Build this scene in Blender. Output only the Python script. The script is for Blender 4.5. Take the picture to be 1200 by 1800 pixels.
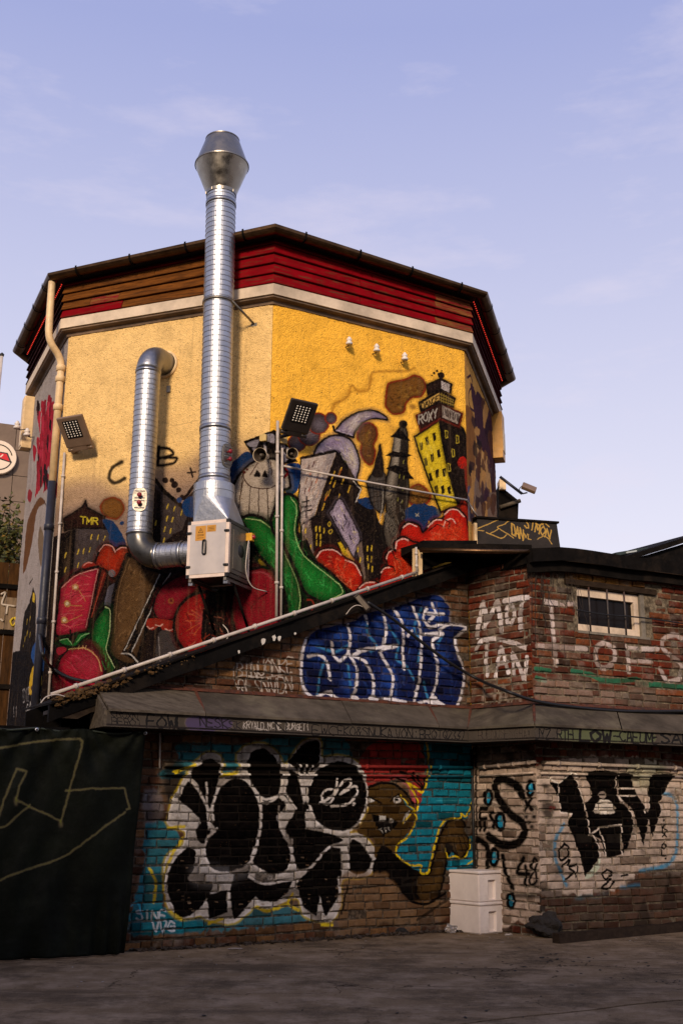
import bpy, bmesh, math, random
import numpy as np
from mathutils import Vector, Matrix

# ------------------------------------------------------------------ camera, sky, sun, exposure
scene = bpy.context.scene
for o in list(bpy.data.objects):
    bpy.data.objects.remove(o)
random.seed(7)
rng = np.random.default_rng(7)
R = math.radians
EYE = 1.6
F_PX, PITCH, ROLL = 1950.0, 14.9, 0.4        # focal length in pixels of the 1200x1800 photograph

cam_data = bpy.data.cameras.new('camera')
cam = bpy.data.objects.new('camera', cam_data)
scene.collection.objects.link(cam)
scene.camera = cam
cam_data.sensor_fit = 'VERTICAL'
cam_data.sensor_height = 36.0
cam_data.lens = 36.0 * F_PX / 1800.0
cam_data.clip_start = 0.1
cam_data.clip_end = 2000
cam.location = (0, 0, EYE)
cam.matrix_world = Matrix.Translation((0, 0, EYE)) @ Matrix.Rotation(R(90 + PITCH), 4, 'X') @ Matrix.Rotation(R(ROLL), 4, 'Z')

SUN_ELEV, SUN_AZ = 24.0, -10.0               # azimuth from straight behind the camera, towards the left
world = bpy.data.worlds.new('World')
scene.world = world
world.use_nodes = True
wn, wl = world.node_tree.nodes, world.node_tree.links
wn.clear()
w_out = wn.new('ShaderNodeOutputWorld')
w_bg = wn.new('ShaderNodeBackground')
w_sky = wn.new('ShaderNodeTexSky')
w_sky.sky_type = 'NISHITA'
w_sky.sun_disc = False
w_sky.sun_elevation = R(SUN_ELEV)
w_sky.sun_rotation = R(180 + SUN_AZ)
w_sky.altitude = 60
w_sky.air_density = 1.0
w_sky.dust_density = 2.2
w_sky.ozone_density = 2.4
w_bg.inputs['Strength'].default_value = 0.10
# evening air: the blue is veiled by an even, slightly violet high haze, a little paler low down
w_tc = wn.new('ShaderNodeTexCoord')
w_sep = wn.new('ShaderNodeSeparateXYZ')
wl.new(w_tc.outputs['Generated'], w_sep.inputs[0])
w_ramp = wn.new('ShaderNodeValToRGB')
w_ramp.color_ramp.elements[0].position = 0.20
w_ramp.color_ramp.elements[0].color = (9.3, 9.0, 10.3, 1)
w_ramp.color_ramp.elements[1].position = 0.62
w_ramp.color_ramp.elements[1].color = (4.2, 4.65, 8.0, 1)
wl.new(w_sep.outputs['Z'], w_ramp.inputs[0])
w_mix = wn.new('ShaderNodeMix')
w_mix.data_type = 'RGBA'
w_mix.inputs[0].default_value = 0.86
wl.new(w_sky.outputs[0], w_mix.inputs[6])
wl.new(w_ramp.outputs[0], w_mix.inputs[7])
# thin high cloud wisps
w_map = wn.new('ShaderNodeMapping')
w_map.inputs['Scale'].default_value = (1.5, 1.5, 5.5)
w_map.inputs['Rotation'].default_value = (0.15, 0.25, 0)
wl.new(w_tc.outputs['Generated'], w_map.inputs[0])
w_noise = wn.new('ShaderNodeTexNoise')
w_noise.inputs['Scale'].default_value = 3.4
w_noise.inputs['Detail'].default_value = 8
w_noise.inputs['Roughness'].default_value = 0.62
wl.new(w_map.outputs[0], w_noise.inputs[0])
w_cr = wn.new('ShaderNodeMapRange')
w_cr.inputs[1].default_value = 0.53
w_cr.inputs[2].default_value = 0.74
w_cr.inputs[4].default_value = 0.36
wl.new(w_noise.outputs['Fac'], w_cr.inputs[0])
w_mix2 = wn.new('ShaderNodeMix')
w_mix2.data_type = 'RGBA'
wl.new(w_cr.outputs[0], w_mix2.inputs[0])
wl.new(w_mix.outputs[2], w_mix2.inputs[6])
w_mix2.inputs[7].default_value = (8.4, 7.6, 8.8, 1)
wl.new(w_mix2.outputs[2], w_bg.inputs[0])
wl.new(w_bg.outputs[0], w_out.inputs[0])

sun_data = bpy.data.lights.new('sun', 'SUN')
sun_data.energy = 4.1
sun_data.angle = R(10)
sun_data.color = (1.0, 0.80, 0.60)
sun = bpy.data.objects.new('sun', sun_data)
scene.collection.objects.link(sun)
_to_sun = Vector((math.sin(R(SUN_AZ)) * math.cos(R(SUN_ELEV)), -math.cos(R(SUN_AZ)) * math.cos(R(SUN_ELEV)), math.sin(R(SUN_ELEV))))
sun.rotation_euler = _to_sun.to_track_quat('Z', 'Y').to_euler()
sun.location = (-20, -30, 30)

scene.view_settings.view_transform = 'Standard'
scene.view_settings.look = 'None'
scene.view_settings.exposure = 0.0
scene.view_settings.gamma = 1.0
scene.view_settings.use_curve_mapping = False

# ------------------------------------------------------------------ survey: photograph pixel -> point on a vertical wall plane
_p, _r = R(PITCH), R(ROLL)
_fw = np.array([0, math.cos(_p), math.sin(_p)])
_rt = np.array([1.0, 0, 0])
_up = np.cross(_rt, _fw)
_RT = math.cos(_r) * _rt + math.sin(_r) * _up
_UP = -math.sin(_r) * _rt + math.cos(_r) * _up

def ray(px, py):
    return _fw + _RT * (px - 600) / F_PX - _UP * (py - 900) / F_PX

def at_z(px, py, z=0.0):
    d = ray(px, py)
    return Vector(d * ((z - EYE) / d[2]) + np.array([0, 0, EYE]))

class Wall:
    """a vertical plane: local x along it, y into the building, z up"""
    def __init__(self, a, b):
        self.a = np.array(a[:2], float)
        d = np.array(b[:2], float) - self.a
        self.len = float(np.hypot(*d))
        self.d = d / self.len
        self.n = np.array([self.d[1], -self.d[0]])      # outwards, to the yard
        self.ang = math.atan2(d[1], d[0])
    def hit(self, px, py, off=0.0):
        r = ray(px, py)
        t = ((self.a + self.n * off) @ self.n) / (r[:2] @ self.n)
        return r * t + np.array([0, 0, EYE])
    def at(self, px, py, off=0.0):
        return Vector(self.hit(px, py, off))
    def loc(self, px, py, off=0.0):
        h = self.hit(px, py, off)
        return float((h[:2] - self.a) @ self.d), float(h[2])
    def w(self, u, out, z):
        p = self.a + self.d * u + self.n * out
        return Vector((p[0], p[1], z))

# octagon wall corners, clockwise seen from above starting far left
OCT = [(-5.56, 18.85), (-4.28, 16.089), (-1.018, 14.864), (1.943, 16.516), (2.88, 19.95), (1.5, 23.1), (-1.75, 24.5), (-4.8, 22.8)]
Z_WALLTOP = 8.728
FZ, FA, FB, FC = (Wall(OCT[i], OCT[i + 1]) for i in range(4))
P1 = Wall((-2.329, 13.493), (1.875, 16.10))            # gable / main yard wall
P2 = Wall((1.875, 16.10), (2.62, 15.20))               # short return
P3 = Wall((2.62, 15.20), (2.62 + 7.5 * math.cos(R(29)), 15.20 + 7.5 * math.sin(R(29))))

# ------------------------------------------------------------------ mesh and object helpers
COL = scene.collection
BASE = {}

class MB:
    def __init__(self):
        self.v, self.f, self.m, self.s = [], [], [], []
    def add(self, vs, fs, mi=0, smooth=False):
        n = len(self.v)
        self.v += [tuple(x) for x in vs]
        for f in fs:
            self.f.append(tuple(n + i for i in f))
            self.m.append(mi)
            self.s.append(smooth)
        return self
    def hexa(self, p, mi=0):
        """8 points: bottom ring 4, top ring 4 (same order)"""
        return self.add(p, [(3, 2, 1, 0), (4, 5, 6, 7), (0, 1, 5, 4), (1, 2, 6, 5), (2, 3, 7, 6), (3, 0, 4, 7)], mi)
    def box(self, c, sx, sy, sz, rz=0, mi=0, M=None):
        if M is None:
            M = Matrix.Translation(c) @ Matrix.Rotation(rz, 4, 'Z')
        p = [M @ Vector((x * sx / 2, y * sy / 2, z * sz / 2)) for z in (-1, 1) for x, y in ((-1, -1), (1, -1), (1, 1), (-1, 1))]
        return self.hexa(p, mi)
    def bbox(self, M, sx, sy, sz, b=0.01, mi=0, seg=2):
        """bevelled box"""
        bm = bmesh.new()
        bmesh.ops.create_cube(bm, size=1)
        bmesh.ops.scale(bm, vec=(sx, sy, sz), verts=bm.verts)
        bmesh.ops.bevel(bm, geom=bm.edges[:], offset=b, segments=seg, affect='EDGES', profile=0.6)
        bm.verts.index_update()
        self.add([M @ v.co for v in bm.verts], [[v.index for v in f.verts] for f in bm.faces], mi)
        bm.free()
        return self
    def tube(self, path, r, n=10, mi=0, caps=True, smooth=True):
        path = [Vector(p) for p in path]
        rs = r if isinstance(r, (list, tuple)) else [r] * len(path)
        rings, prev = [], None
        vs = []
        for i, p in enumerate(path):
            t = (path[min(i + 1, len(path) - 1)] - path[max(i - 1, 0)])
            t = t.normalized() if t.length > 1e-9 else Vector((0, 0, 1))
            if prev is None:
                ref = Vector((0, 0, 1)) if abs(t.z) < 0.9 else Vector((1, 0, 0))
                a = t.cross(ref).normalized()
            else:
                a = (prev - t * prev.dot(t)).normalized()
            prev = a
            b = t.cross(a)
            for k in range(n):
                th = 2 * math.pi * k / n
                vs.append(p + (a * math.cos(th) + b * math.sin(th)) * rs[i])
        fs = []
        for i in range(len(path) - 1):
            for k in range(n):
                k2 = (k + 1) % n
                fs.append((i * n + k, i * n + k2, (i + 1) * n + k2, (i + 1) * n + k))
        self.add(vs, fs, mi, smooth)
        if caps:
            m = len(self.v) - len(vs)
            self.f.append(tuple(m + k for k in reversed(range(n)))); self.m.append(mi); self.s.append(False)
            self.f.append(tuple(m + (len(path) - 1) * n + k for k in range(n))); self.m.append(mi); self.s.append(False)
        return self
    def lathe(self, M, prof, n=32, mi=0, smooth=True, cap0=False, cap1=False):
        vs, fs = [], []
        for (r, z) in prof:
            for k in range(n):
                th = 2 * math.pi * k / n
                vs.append(M @ Vector((r * math.cos(th), r * math.sin(th), z)))
        for i in range(len(prof) - 1):
            for k in range(n):
                k2 = (k + 1) % n
                fs.append((i * n + k, i * n + k2, (i + 1) * n + k2, (i + 1) * n + k))
        if cap0:
            fs.append(tuple(reversed(range(n))))
        if cap1:
            fs.append(tuple((len(prof) - 1) * n + k for k in range(n)))
        return self.add(vs, fs, mi, smooth)
    def prism(self, pts, dvec, mi=0):
        pts = [Vector(p) for p in pts]
        n = len(pts)
        d = Vector(dvec)
        fs = [tuple(reversed(range(n))), tuple(range(n, 2 * n))]
        fs += [(i, (i + 1) % n, n + (i + 1) % n, n + i) for i in range(n)]
        return self.add(pts + [p + d for p in pts], fs, mi)
    def build(self, name, mats, parent=None, base=None):
        if base is None:
            base = BASE.get(parent.name, Vector((0, 0, 0))) if parent else Vector((0, 0, 0))
            if parent is None and self.v:
                a = np.array(self.v)
                base = Vector(((a[:, 0].min() + a[:, 0].max()) / 2, (a[:, 1].min() + a[:, 1].max()) / 2, a[:, 2].min()))
        me = bpy.data.meshes.new(name)
        me.from_pydata([tuple(Vector(v) - base) for v in self.v], [], self.f)
        mats = mats if isinstance(mats, (list, tuple)) else [mats]
        for m in mats:
            me.materials.append(m)
        me.polygons.foreach_set('material_index', self.m)
        me.polygons.foreach_set('use_smooth', self.s)
        bm = bmesh.new()
        bm.from_mesh(me)
        bmesh.ops.recalc_face_normals(bm, faces=bm.faces[:])
        bm.to_mesh(me)
        bm.free()
        me.update()
        o = bpy.data.objects.new(name, me)
        COL.objects.link(o)
        if parent:
            o.parent = parent
        else:
            o.location = base
        BASE[o.name] = base
        return o

def thing(name, label, cat, loc=(0, 0, 0), group=None):
    o = bpy.data.objects.new(name, None)
    o.empty_display_size = 0.2
    COL.objects.link(o)
    o.location = loc
    BASE[o.name] = Vector(loc)
    return tag(o, label, cat, group)

def tag(o, label, cat, group=None):
    o['label'] = label
    o['category'] = cat
    if group:
        o['group'] = group
    return o

def structure(o, kind='structure'):
    o['kind'] = kind
    return o

def frame(origin, x, y=None, z=None):
    """matrix from axes"""
    x = Vector(x).normalized()
    if z is not None:
        z = Vector(z).normalized(); y = z.cross(x).normalized(); x = y.cross(z)
    else:
        y = Vector(y).normalized(); z = x.cross(y).normalized(); y = z.cross(x)
    M = Matrix((x, y, z)).transposed().to_4x4()
    M.translation = Vector(origin)
    return M

def bend(pts, n=8):
    """Catmull-Rom through 3D points"""
    P = [Vector(p) for p in pts]
    P = [P[0] * 2 - P[1]] + P + [P[-1] * 2 - P[-2]]
    out = []
    for i in range(1, len(P) - 2):
        for k in range(n):
            t = k / n
            a, b, c, d = P[i - 1], P[i], P[i + 1], P[i + 2]
            out.append(0.5 * ((2 * b) + (c - a) * t + (2 * a - 5 * b + 4 * c - d) * t * t + (3 * b - a - 3 * c + d) * t ** 3))
    out.append(P[-2])
    return out

# ------------------------------------------------------------------ colour and material helpers
def lin(h):
    h = h.lstrip('#')
    c = [int(h[i:i + 2], 16) / 255 for i in (0, 2, 4)]
    return tuple(x / 12.92 if x <= 0.04045 else ((x + 0.055) / 1.055) ** 2.4 for x in c)

class NT:
    def __init__(self, name):
        self.mat = bpy.data.materials.new(name)
        self.mat.use_nodes = True
        self.t = self.mat.node_tree
        self.n, self.l = self.t.nodes, self.t.links
        self.b = self.n['Principled BSDF']
    def new(self, kind, **kw):
        n = self.n.new(kind)
        for k, v in kw.items():
            setattr(n, k, v)
        return n
    def link(self, a, b):
        self.l.new(a, b)
    def noise(self, scale, detail=4, rough=0.55, vec=None, out='Fac'):
        n = self.new('ShaderNodeTexNoise')
        n.inputs['Scale'].default_value = scale
        n.inputs['Detail'].default_value = detail
        n.inputs['Roughness'].default_value = rough
        if vec is None:
            vec = self.coord()
        self.link(vec, n.inputs['Vector'])
        return n.outputs[out]
    def coord(self, ref=None, scale=None):
        tc = self.new('ShaderNodeTexCoord')
        if ref is not None:
            tc.object = ref
        v = tc.outputs['Object']
        if scale:
            mp = self.new('ShaderNodeMapping')
            mp.inputs['Scale'].default_value = scale
            self.link(v, mp.inputs[0])
            v = mp.outputs[0]
        return v
    def ramp(self, fac, stops, interp='LINEAR'):
        r = self.new('ShaderNodeValToRGB')
        cr = r.color_ramp
        cr.interpolation = interp
        while len(cr.elements) < len(stops):
            cr.elements.new(0.5)
        for e, (p, c) in zip(cr.elements, stops):
            e.position = p
            e.color = (*(lin(c) if isinstance(c, str) else (c if len(c) == 3 else c[:3])), 1)
        self.link(fac, r.inputs[0])
        return r.outputs[0]
    def rng(self, v, a, b, c=0.0, d=1.0):
        m = self.new('ShaderNodeMapRange')
        self.link(v, m.inputs[0])
        for i, x in enumerate((a, b, c, d)):
            m.inputs[i + 1].default_value = x
        return m.outputs[0]
    def mix(self, fac, a, b, blend='MIX'):
        m = self.new('ShaderNodeMix', data_type='RGBA', blend_type=blend)
        for s, x in ((m.inputs[0], fac), (m.inputs[6], a), (m.inputs[7], b)):
            if hasattr(x, 'is_linked') or hasattr(x, 'links'):
                self.link(x, s)
            elif isinstance(x, (int, float)):
                s.default_value = x
            else:
                s.default_value = (*(lin(x) if isinstance(x, str) else x), 1)
        return m.outputs[2]
    def math(self, op, a, b=None):
        m = self.new('ShaderNodeMath', operation=op)
        for s, x in ((m.inputs[0], a), (m.inputs[1], b)):
            if x is None:
                continue
            if isinstance(x, (int, float)):
                s.default_value = x
            else:
                self.link(x, s)
        return m.outputs[0]
    def bump(self, h, strength=0.3, dist=0.01):
        b = self.new('ShaderNodeBump')
        b.inputs['Strength'].default_value = strength
        b.inputs['Distance'].default_value = dist
        self.link(h, b.inputs['Height'])
        self.link(b.outputs[0], self.b.inputs['Normal'])
        return b
    def set(self, color=None, rough=None, metal=None, spec=None):
        for nm, x in (('Base Color', color), ('Roughness', rough), ('Metallic', metal), ('Specular IOR Level', spec)):
            if x is None:
                continue
            s = self.b.inputs[nm]
            if isinstance(x, (int, float)):
                s.default_value = x
            elif isinstance(x, (str, tuple)):
                s.default_value = (*(lin(x) if isinstance(x, str) else x), 1)
            else:
                self.link(x, s)
        return self.mat

MATS = {}
def simple(name, c, rough=0.6, metal=0.0, var=0.25, scale=9.0, spec=0.4, bump=0.15, grime=0.0, c2=None):
    """paint or metal with blotchy tone, fine relief and optional grime"""
    if name in MATS:
        return MATS[name]
    t = NT(name)
    c = lin(c) if isinstance(c, str) else c
    n1 = t.noise(scale, 6, 0.6)
    dark = tuple(x * (1 - var) for x in c)
    lite = tuple(min(0.95, x * (1 + var)) for x in c)
    col = t.ramp(n1, [(0.3, dark), (0.72, lite)])
    if c2:
        n3 = t.noise(scale * 0.45, 8, 0.7)
        col = t.mix(t.rng(n3, 0.5, 0.62), col, c2)
    if grime:
        n2 = t.noise(scale * 0.35, 8, 0.7)
        col = t.mix(t.math('MULTIPLY', t.rng(n2, 0.42, 0.7), grime), col, (0.02, 0.016, 0.012))
    rr = t.rng(t.noise(scale * 2.3, 4), 0.3, 0.7, max(0.05, rough - 0.12), min(1, rough + 0.12))
    t.set(col, rr, metal, spec)
    if bump:
        t.bump(t.noise(scale * 6, 4), bump, 0.004)
    MATS[name] = t.mat
    return t.mat
# ------------------------------------------------------------------ wall paint: a vector painter that fills a paint layer in wall metres
FONT = {
 'A': '06,20,46 14,34', 'B': '00,06 00,30,42,33,03 33,45,36,06', 'C': '41,20,02,04,26,45', 'D': '00,06 00,30,42,44,36,06', 'E': '40,00,06,46 03,33',
 'F': '40,00,06 03,33', 'G': '41,20,02,04,26,45,43,23', 'H': '00,06 40,46 03,43', 'I': '20,26', 'J': '40,45,26,05', 'K': '00,06 40,03,46',
 'L': '00,06,46', 'M': '06,00,24,40,46', 'N': '06,00,46,40', 'O': '20,02,04,26,44,42,20', 'P': '06,00,30,42,33,03', 'Q': '20,02,04,26,44,42,20 24,46',
 'R': '06,00,30,42,33,03 23,46', 'S': '41,20,01,12,33,45,26,05', 'T': '00,40 20,26', 'U': '00,05,26,45,40', 'V': '00,26,40', 'W': '00,16,22,36,40',
 'X': '00,46 40,06', 'Y': '00,23,40 23,26', 'Z': '00,40,06,46', '0': '20,02,04,26,44,42,20', '1': '11,20,26', '2': '01,20,41,42,06,46',
 '3': '00,40,23,44,26,05', '4': '30,04,44 30,36', '7': '00,40,16', '8': '23,01,20,41,23,05,26,45,23', '&': '46,11,20,31,04,26,43', '!': '20,24 25,26',
 '.': '25,26', '-': '03,43', ':': '21,22 25,26', '?': '01,20,41,23,24 25,26'}
FONT = {k: [[(int(c[0]) / 4, int(c[1]) / 6) for c in s.split(',')] for s in v.split()] for k, v in FONT.items()}

def catmull(pts, closed, n=6):
    """smooth curve through the points, with slightly tight tangents"""
    P = np.array(pts, float)
    if len(P) < 3:
        return P
    Q = np.vstack([P[-1], P, P[0], P[1]]) if closed else np.vstack([2 * P[0] - P[1], P, 2 * P[-1] - P[-2]])
    t = np.linspace(0, 1, n, endpoint=False)[:, None]
    out = []
    for i in range(1, len(Q) - 2):
        a, b, c, d = Q[i - 1], Q[i], Q[i + 1], Q[i + 2]
        m0, m1 = 0.42 * (c - a), 0.42 * (d - b)
        out.append((2 * t ** 3 - 3 * t ** 2 + 1) * b + (t ** 3 - 2 * t ** 2 + t) * m0 + (-2 * t ** 3 + 3 * t ** 2) * c + (t ** 3 - t ** 2) * m1)
    out = np.vstack(out)
    return out if closed else np.vstack([out, P[-1]])

class Mural:
    def __init__(self, wall, x0, x1, z0, z1, res=0.008, gain=1.6, base=(0.2, 0.15, 0.1), alpha=0.0, off=0.0):
        self.wall, self.x0, self.z0, self.res, self.off = wall, x0, z0, res, off
        self.W, self.H = int((x1 - x0) / res), int((z1 - z0) / res)
        self.rgb = np.empty((self.H, self.W, 3), np.float32)
        self.rgb[:] = base
        self.al = np.full((self.H, self.W), alpha, np.float32)
        self.gain = gain
        self.warp = 0.045
        self.ox, self.oy, self.k = 0, 0, 1.0
    def fr(self, ox, oy, k):
        self.ox, self.oy, self.k = ox, oy, k
        return self
    def c(self, pts):
        out = []
        for x, y in pts:
            u, z = self.wall.loc(self.ox + x / self.k, self.oy + y / self.k, self.off)
            out.append(((u - self.x0) / self.res, (z - self.z0) / self.res))
        return np.array(out)
    def col(self, h):
        c = lin(h) if isinstance(h, str) else h
        return np.array([min(0.82, x * self.gain) for x in c], np.float32)
    def lay(self, cov, ys, xs, color, a):
        k = (cov * a)[..., None]
        self.rgb[ys, xs] = self.rgb[ys, xs] * (1 - k) + self.col(color) * k
        self.al[ys, xs] = self.al[ys, xs] * (1 - k[..., 0]) + k[..., 0]
    def blur(self, cov, r):
        r = int(r)
        if r < 1:
            return cov
        for ax in (0, 1):
            p = np.concatenate([np.repeat(cov.take([0], ax), r + 1, ax), cov, np.repeat(cov.take([-1], ax), r, ax)], ax)
            s = np.cumsum(p, ax)
            n = cov.shape[ax]
            cov = (s.take(range(2 * r + 1, 2 * r + 1 + n), ax) - s.take(range(0, n), ax)) / (2 * r + 1)
        return cov
    def P(self, pts, color, a=1.0, smooth=True, soft=0, line=None, lw=8, jag=0):
        """filled shape, optionally outlined"""
        raw = pts
        pts = self.c(pts)
        if smooth:
            pts = catmull(pts, True)
        if jag:
            q = []
            for i in range(len(pts)):
                p0, p1 = pts[i], pts[(i + 1) % len(pts)]
                m = max(1, int(np.hypot(*(p1 - p0)) / 5))
                for j in range(m):
                    q.append(p0 + (p1 - p0) * j / m + rng.normal(0, jag, 2))
            pts = np.array(q)
        pad = int(soft * 2 + 2)
        x0 = max(0, int(pts[:, 0].min()) - pad); x1 = min(self.W, int(pts[:, 0].max()) + pad + 2)
        y0 = max(0, int(pts[:, 1].min()) - pad); y1 = min(self.H, int(pts[:, 1].max()) + pad + 2)
        if x1 > x0 and y1 > y0:
            ss = 2
            rows = y0 + (np.arange((y1 - y0) * ss) + 0.5) / ss
            X = np.arange(x0, x1)
            wn_ = np.zeros((len(rows), x1 - x0), np.float32)
            for (ax, ay), (bx, by) in zip(pts, np.roll(pts, -1, 0)):
                if ay == by:
                    continue
                s = 1 if by > ay else -1
                lo, hi = min(ay, by), max(ay, by)
                i0, i1 = np.searchsorted(rows, lo), np.searchsorted(rows, hi)
                if i1 > i0:
                    xc = ax + (rows[i0:i1] - ay) * (bx - ax) / (by - ay)
                    wn_[i0:i1] += s * np.clip(X[None] + 1 - xc[:, None], 0, 1)
            cov = np.clip(np.abs(wn_), 0, 1).reshape(y1 - y0, ss, x1 - x0).mean(1)
            cov = self.blur(self.blur(cov, soft), soft * 0.6)
            self.lay(cov, slice(y0, y1), slice(x0, x1), color, a)
        if line:
            # overspray: the fill darkens towards its outline and the line itself fades out softly
            c_ = lin(color) if isinstance(color, str) else color
            self.S(list(raw) + [raw[0]], lw * 3.4, tuple(x * 0.25 for x in c_), 0.42, smooth=smooth, soft=4)
            self.S(list(raw) + [raw[0]], lw * 1.5, line, 0.25, smooth=smooth, soft=3)
            self.S(list(raw) + [raw[0]], lw, line, smooth=smooth, soft=1.3)
        return self
    def S(self, pts, w, color, a=1.0, smooth=True, soft=0.8, taper=False):
        """stroke, w in zoomed picture units"""
        sc = np.linalg.norm(self.wall.hit(self.ox + pts[0][0] / self.k, self.oy + pts[0][1] / self.k, self.off) - [0, 0, EYE]) / F_PX
        hw = max(0.45, w / self.k * sc / self.res / 2)
        pts = self.c(pts)
        if smooth and len(pts) > 2:
            pts = catmull(pts, False)
        pad = hw + soft + 2
        x0 = max(0, int(pts[:, 0].min() - pad)); x1 = min(self.W, int(pts[:, 0].max() + pad) + 2)
        y0 = max(0, int(pts[:, 1].min() - pad)); y1 = min(self.H, int(pts[:, 1].max() + pad) + 2)
        if x1 <= x0 or y1 <= y0:
            return self
        buf = np.zeros((y1 - y0, x1 - x0), np.float32)
        for (ax, ay), (bx, by) in zip(pts[:-1], pts[1:]):
            u0 = max(x0, int(min(ax, bx) - pad)); u1 = min(x1, int(max(ax, bx) + pad) + 2)
            v0 = max(y0, int(min(ay, by) - pad)); v1 = min(y1, int(max(ay, by) + pad) + 2)
            if u1 <= u0 or v1 <= v0:
                continue
            X, Y = np.meshgrid(np.arange(u0, u1) + 0.5, np.arange(v0, v1) + 0.5)
            dx, dy = bx - ax, by - ay
            L = dx * dx + dy * dy + 1e-9
            t = np.clip(((X - ax) * dx + (Y - ay) * dy) / L, 0, 1)
            d = np.hypot(X - ax - t * dx, Y - ay - t * dy)
            cv = np.clip((hw - d) / max(0.6, soft) + 0.5, 0, 1)
            sl = buf[v0 - y0:v1 - y0, u0 - x0:u1 - x0]
            np.maximum(sl, cv, out=sl)
        self.lay(buf, slice(y0, y1), slice(x0, x1), color, a)
        return self
    def O(self, x, y, r, color, ry=None, a=1.0, line=None, lw=6, soft=0, rot=0.0):
        ry = ry or r
        pts = []
        for k in range(14):
            t = 2 * math.pi * k / 14
            ex, ey = r * math.cos(t), ry * math.sin(t)
            pts.append((x + ex * math.cos(rot) - ey * math.sin(rot), y + ex * math.sin(rot) + ey * math.cos(rot)))
        return self.P(pts, color, a, line=line, lw=lw, soft=soft)
    def T(self, s, x0, y0, x1, y1, h, w, color, a=1.0, soft=0.8, wob=0.06, slant=0.0, smooth=False):
        """hand lettering from (x0, y0) to (x1, y1) along its top edge, h tall"""
        n = len(s)
        dx, dy = (x1 - x0) / n, (y1 - y0) / n
        for i, ch in enumerate(s):
            jy = random.uniform(-wob, wob) * h
            for st in FONT.get(ch, []):
                p = []
                for gx, gy in st:
                    gx += random.uniform(-wob, wob); gy += random.uniform(-wob, wob) * 0.7
                    X = (i + 0.08 + gx * 0.8)
                    p.append((x0 + dx * X + slant * (1 - gy) * h, y0 + dy * X + gy * h + jy))
                if smooth and len(p) > 2:
                    self.S(p, w, color, a, True, soft)
                else:
                    self.S(p, w, color, a, False, soft)
        return self
    def hatch(self, poly, colors, n=40, ln=40, ang=1.2, spread=.4, w=5, a=.45, soft=1.2):
        """loose can strokes inside a shape"""
        q = np.array(poly, float)
        lo, hi = q.min(0), q.max(0)
        k = tries = 0
        while k < n and tries < n * 12:
            tries += 1
            x, y = random.uniform(lo[0], hi[0]), random.uniform(lo[1], hi[1])
            th = ang + random.gauss(0, spread)
            l = ln * random.uniform(.4, 1.2)
            e = (x + l * math.cos(th), y + l * math.sin(th))
            ok = True
            for (px, py) in ((x, y), e):
                ins = False
                for (ax, ay), (bx, by) in zip(q, np.roll(q, -1, 0)):
                    if (ay > py) != (by > py) and px < (bx - ax) * (py - ay) / (by - ay) + ax:
                        ins = not ins
                ok = ok and ins
            if not ok:
                continue
            k += 1
            mid = ((x + e[0]) / 2 + random.uniform(-3, 3), (y + e[1]) / 2 + random.uniform(-3, 3))
            self.S([(x, y), mid, e], w * random.uniform(.5, 1.4), random.choice(colors), a * random.uniform(.5, 1.3) if a < .75 else a, soft=soft)
        return self
    def windows(self, pts, color, w=7, h=22, dx=3):
        for x, y in pts:
            self.S([(x - dx, y + h / 2), (x + dx, y - h / 2)], w, color, smooth=False)
        return self
    def image(self, name):
        im = bpy.data.images.new(name, self.W, self.H, alpha=True, float_buffer=True)
        im.colorspace_settings.name = 'Non-Color'
        im.alpha_mode = 'CHANNEL_PACKED'
        buf = np.concatenate([self.rgb, self.al[..., None]], 2).astype(np.float32)
        im.pixels.foreach_set(buf.ravel())
        im.update()
        self.im = im
        return im
    def sample(self, t, ref=None):
        """colour and cover of the paint layer at a point of the wall"""
        v = t.coord(ref)
        # the spray can wavers: edges are nudged by a few millimetres
        nz = t.new('ShaderNodeTexNoise')
        nz.inputs['Scale'].default_value = 11
        nz.inputs['Detail'].default_value = 6
        nz.inputs['Roughness'].default_value = 0.7
        t.link(v, nz.inputs['Vector'])
        va = t.new('ShaderNodeVectorMath', operation='SUBTRACT')
        t.link(nz.outputs['Color'], va.inputs[0]); va.inputs[1].default_value = (0.5, 0.5, 0.5)
        vb = t.new('ShaderNodeVectorMath', operation='MULTIPLY_ADD')
        t.link(va.outputs[0], vb.inputs[0]); vb.inputs[1].default_value = (self.warp,) * 3; t.link(v, vb.inputs[2])
        v = vb.outputs[0]
        sp = t.new('ShaderNodeSeparateXYZ')
        t.link(v, sp.inputs[0])
        cb = t.new('ShaderNodeCombineXYZ')
        t.link(t.rng(sp.outputs[0], self.x0, self.x0 + self.W * self.res), cb.inputs[0])
        t.link(t.rng(sp.outputs[2], self.z0, self.z0 + self.H * self.res), cb.inputs[1])
        tx = t.new('ShaderNodeTexImage', image=self.im, extension='EXTEND', interpolation='Linear')
        t.link(cb.outputs[0], tx.inputs[0])
        return tx.outputs[0], tx.outputs[1]

BLK, WHT = '#0b0809', '#b9aea2'

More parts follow.
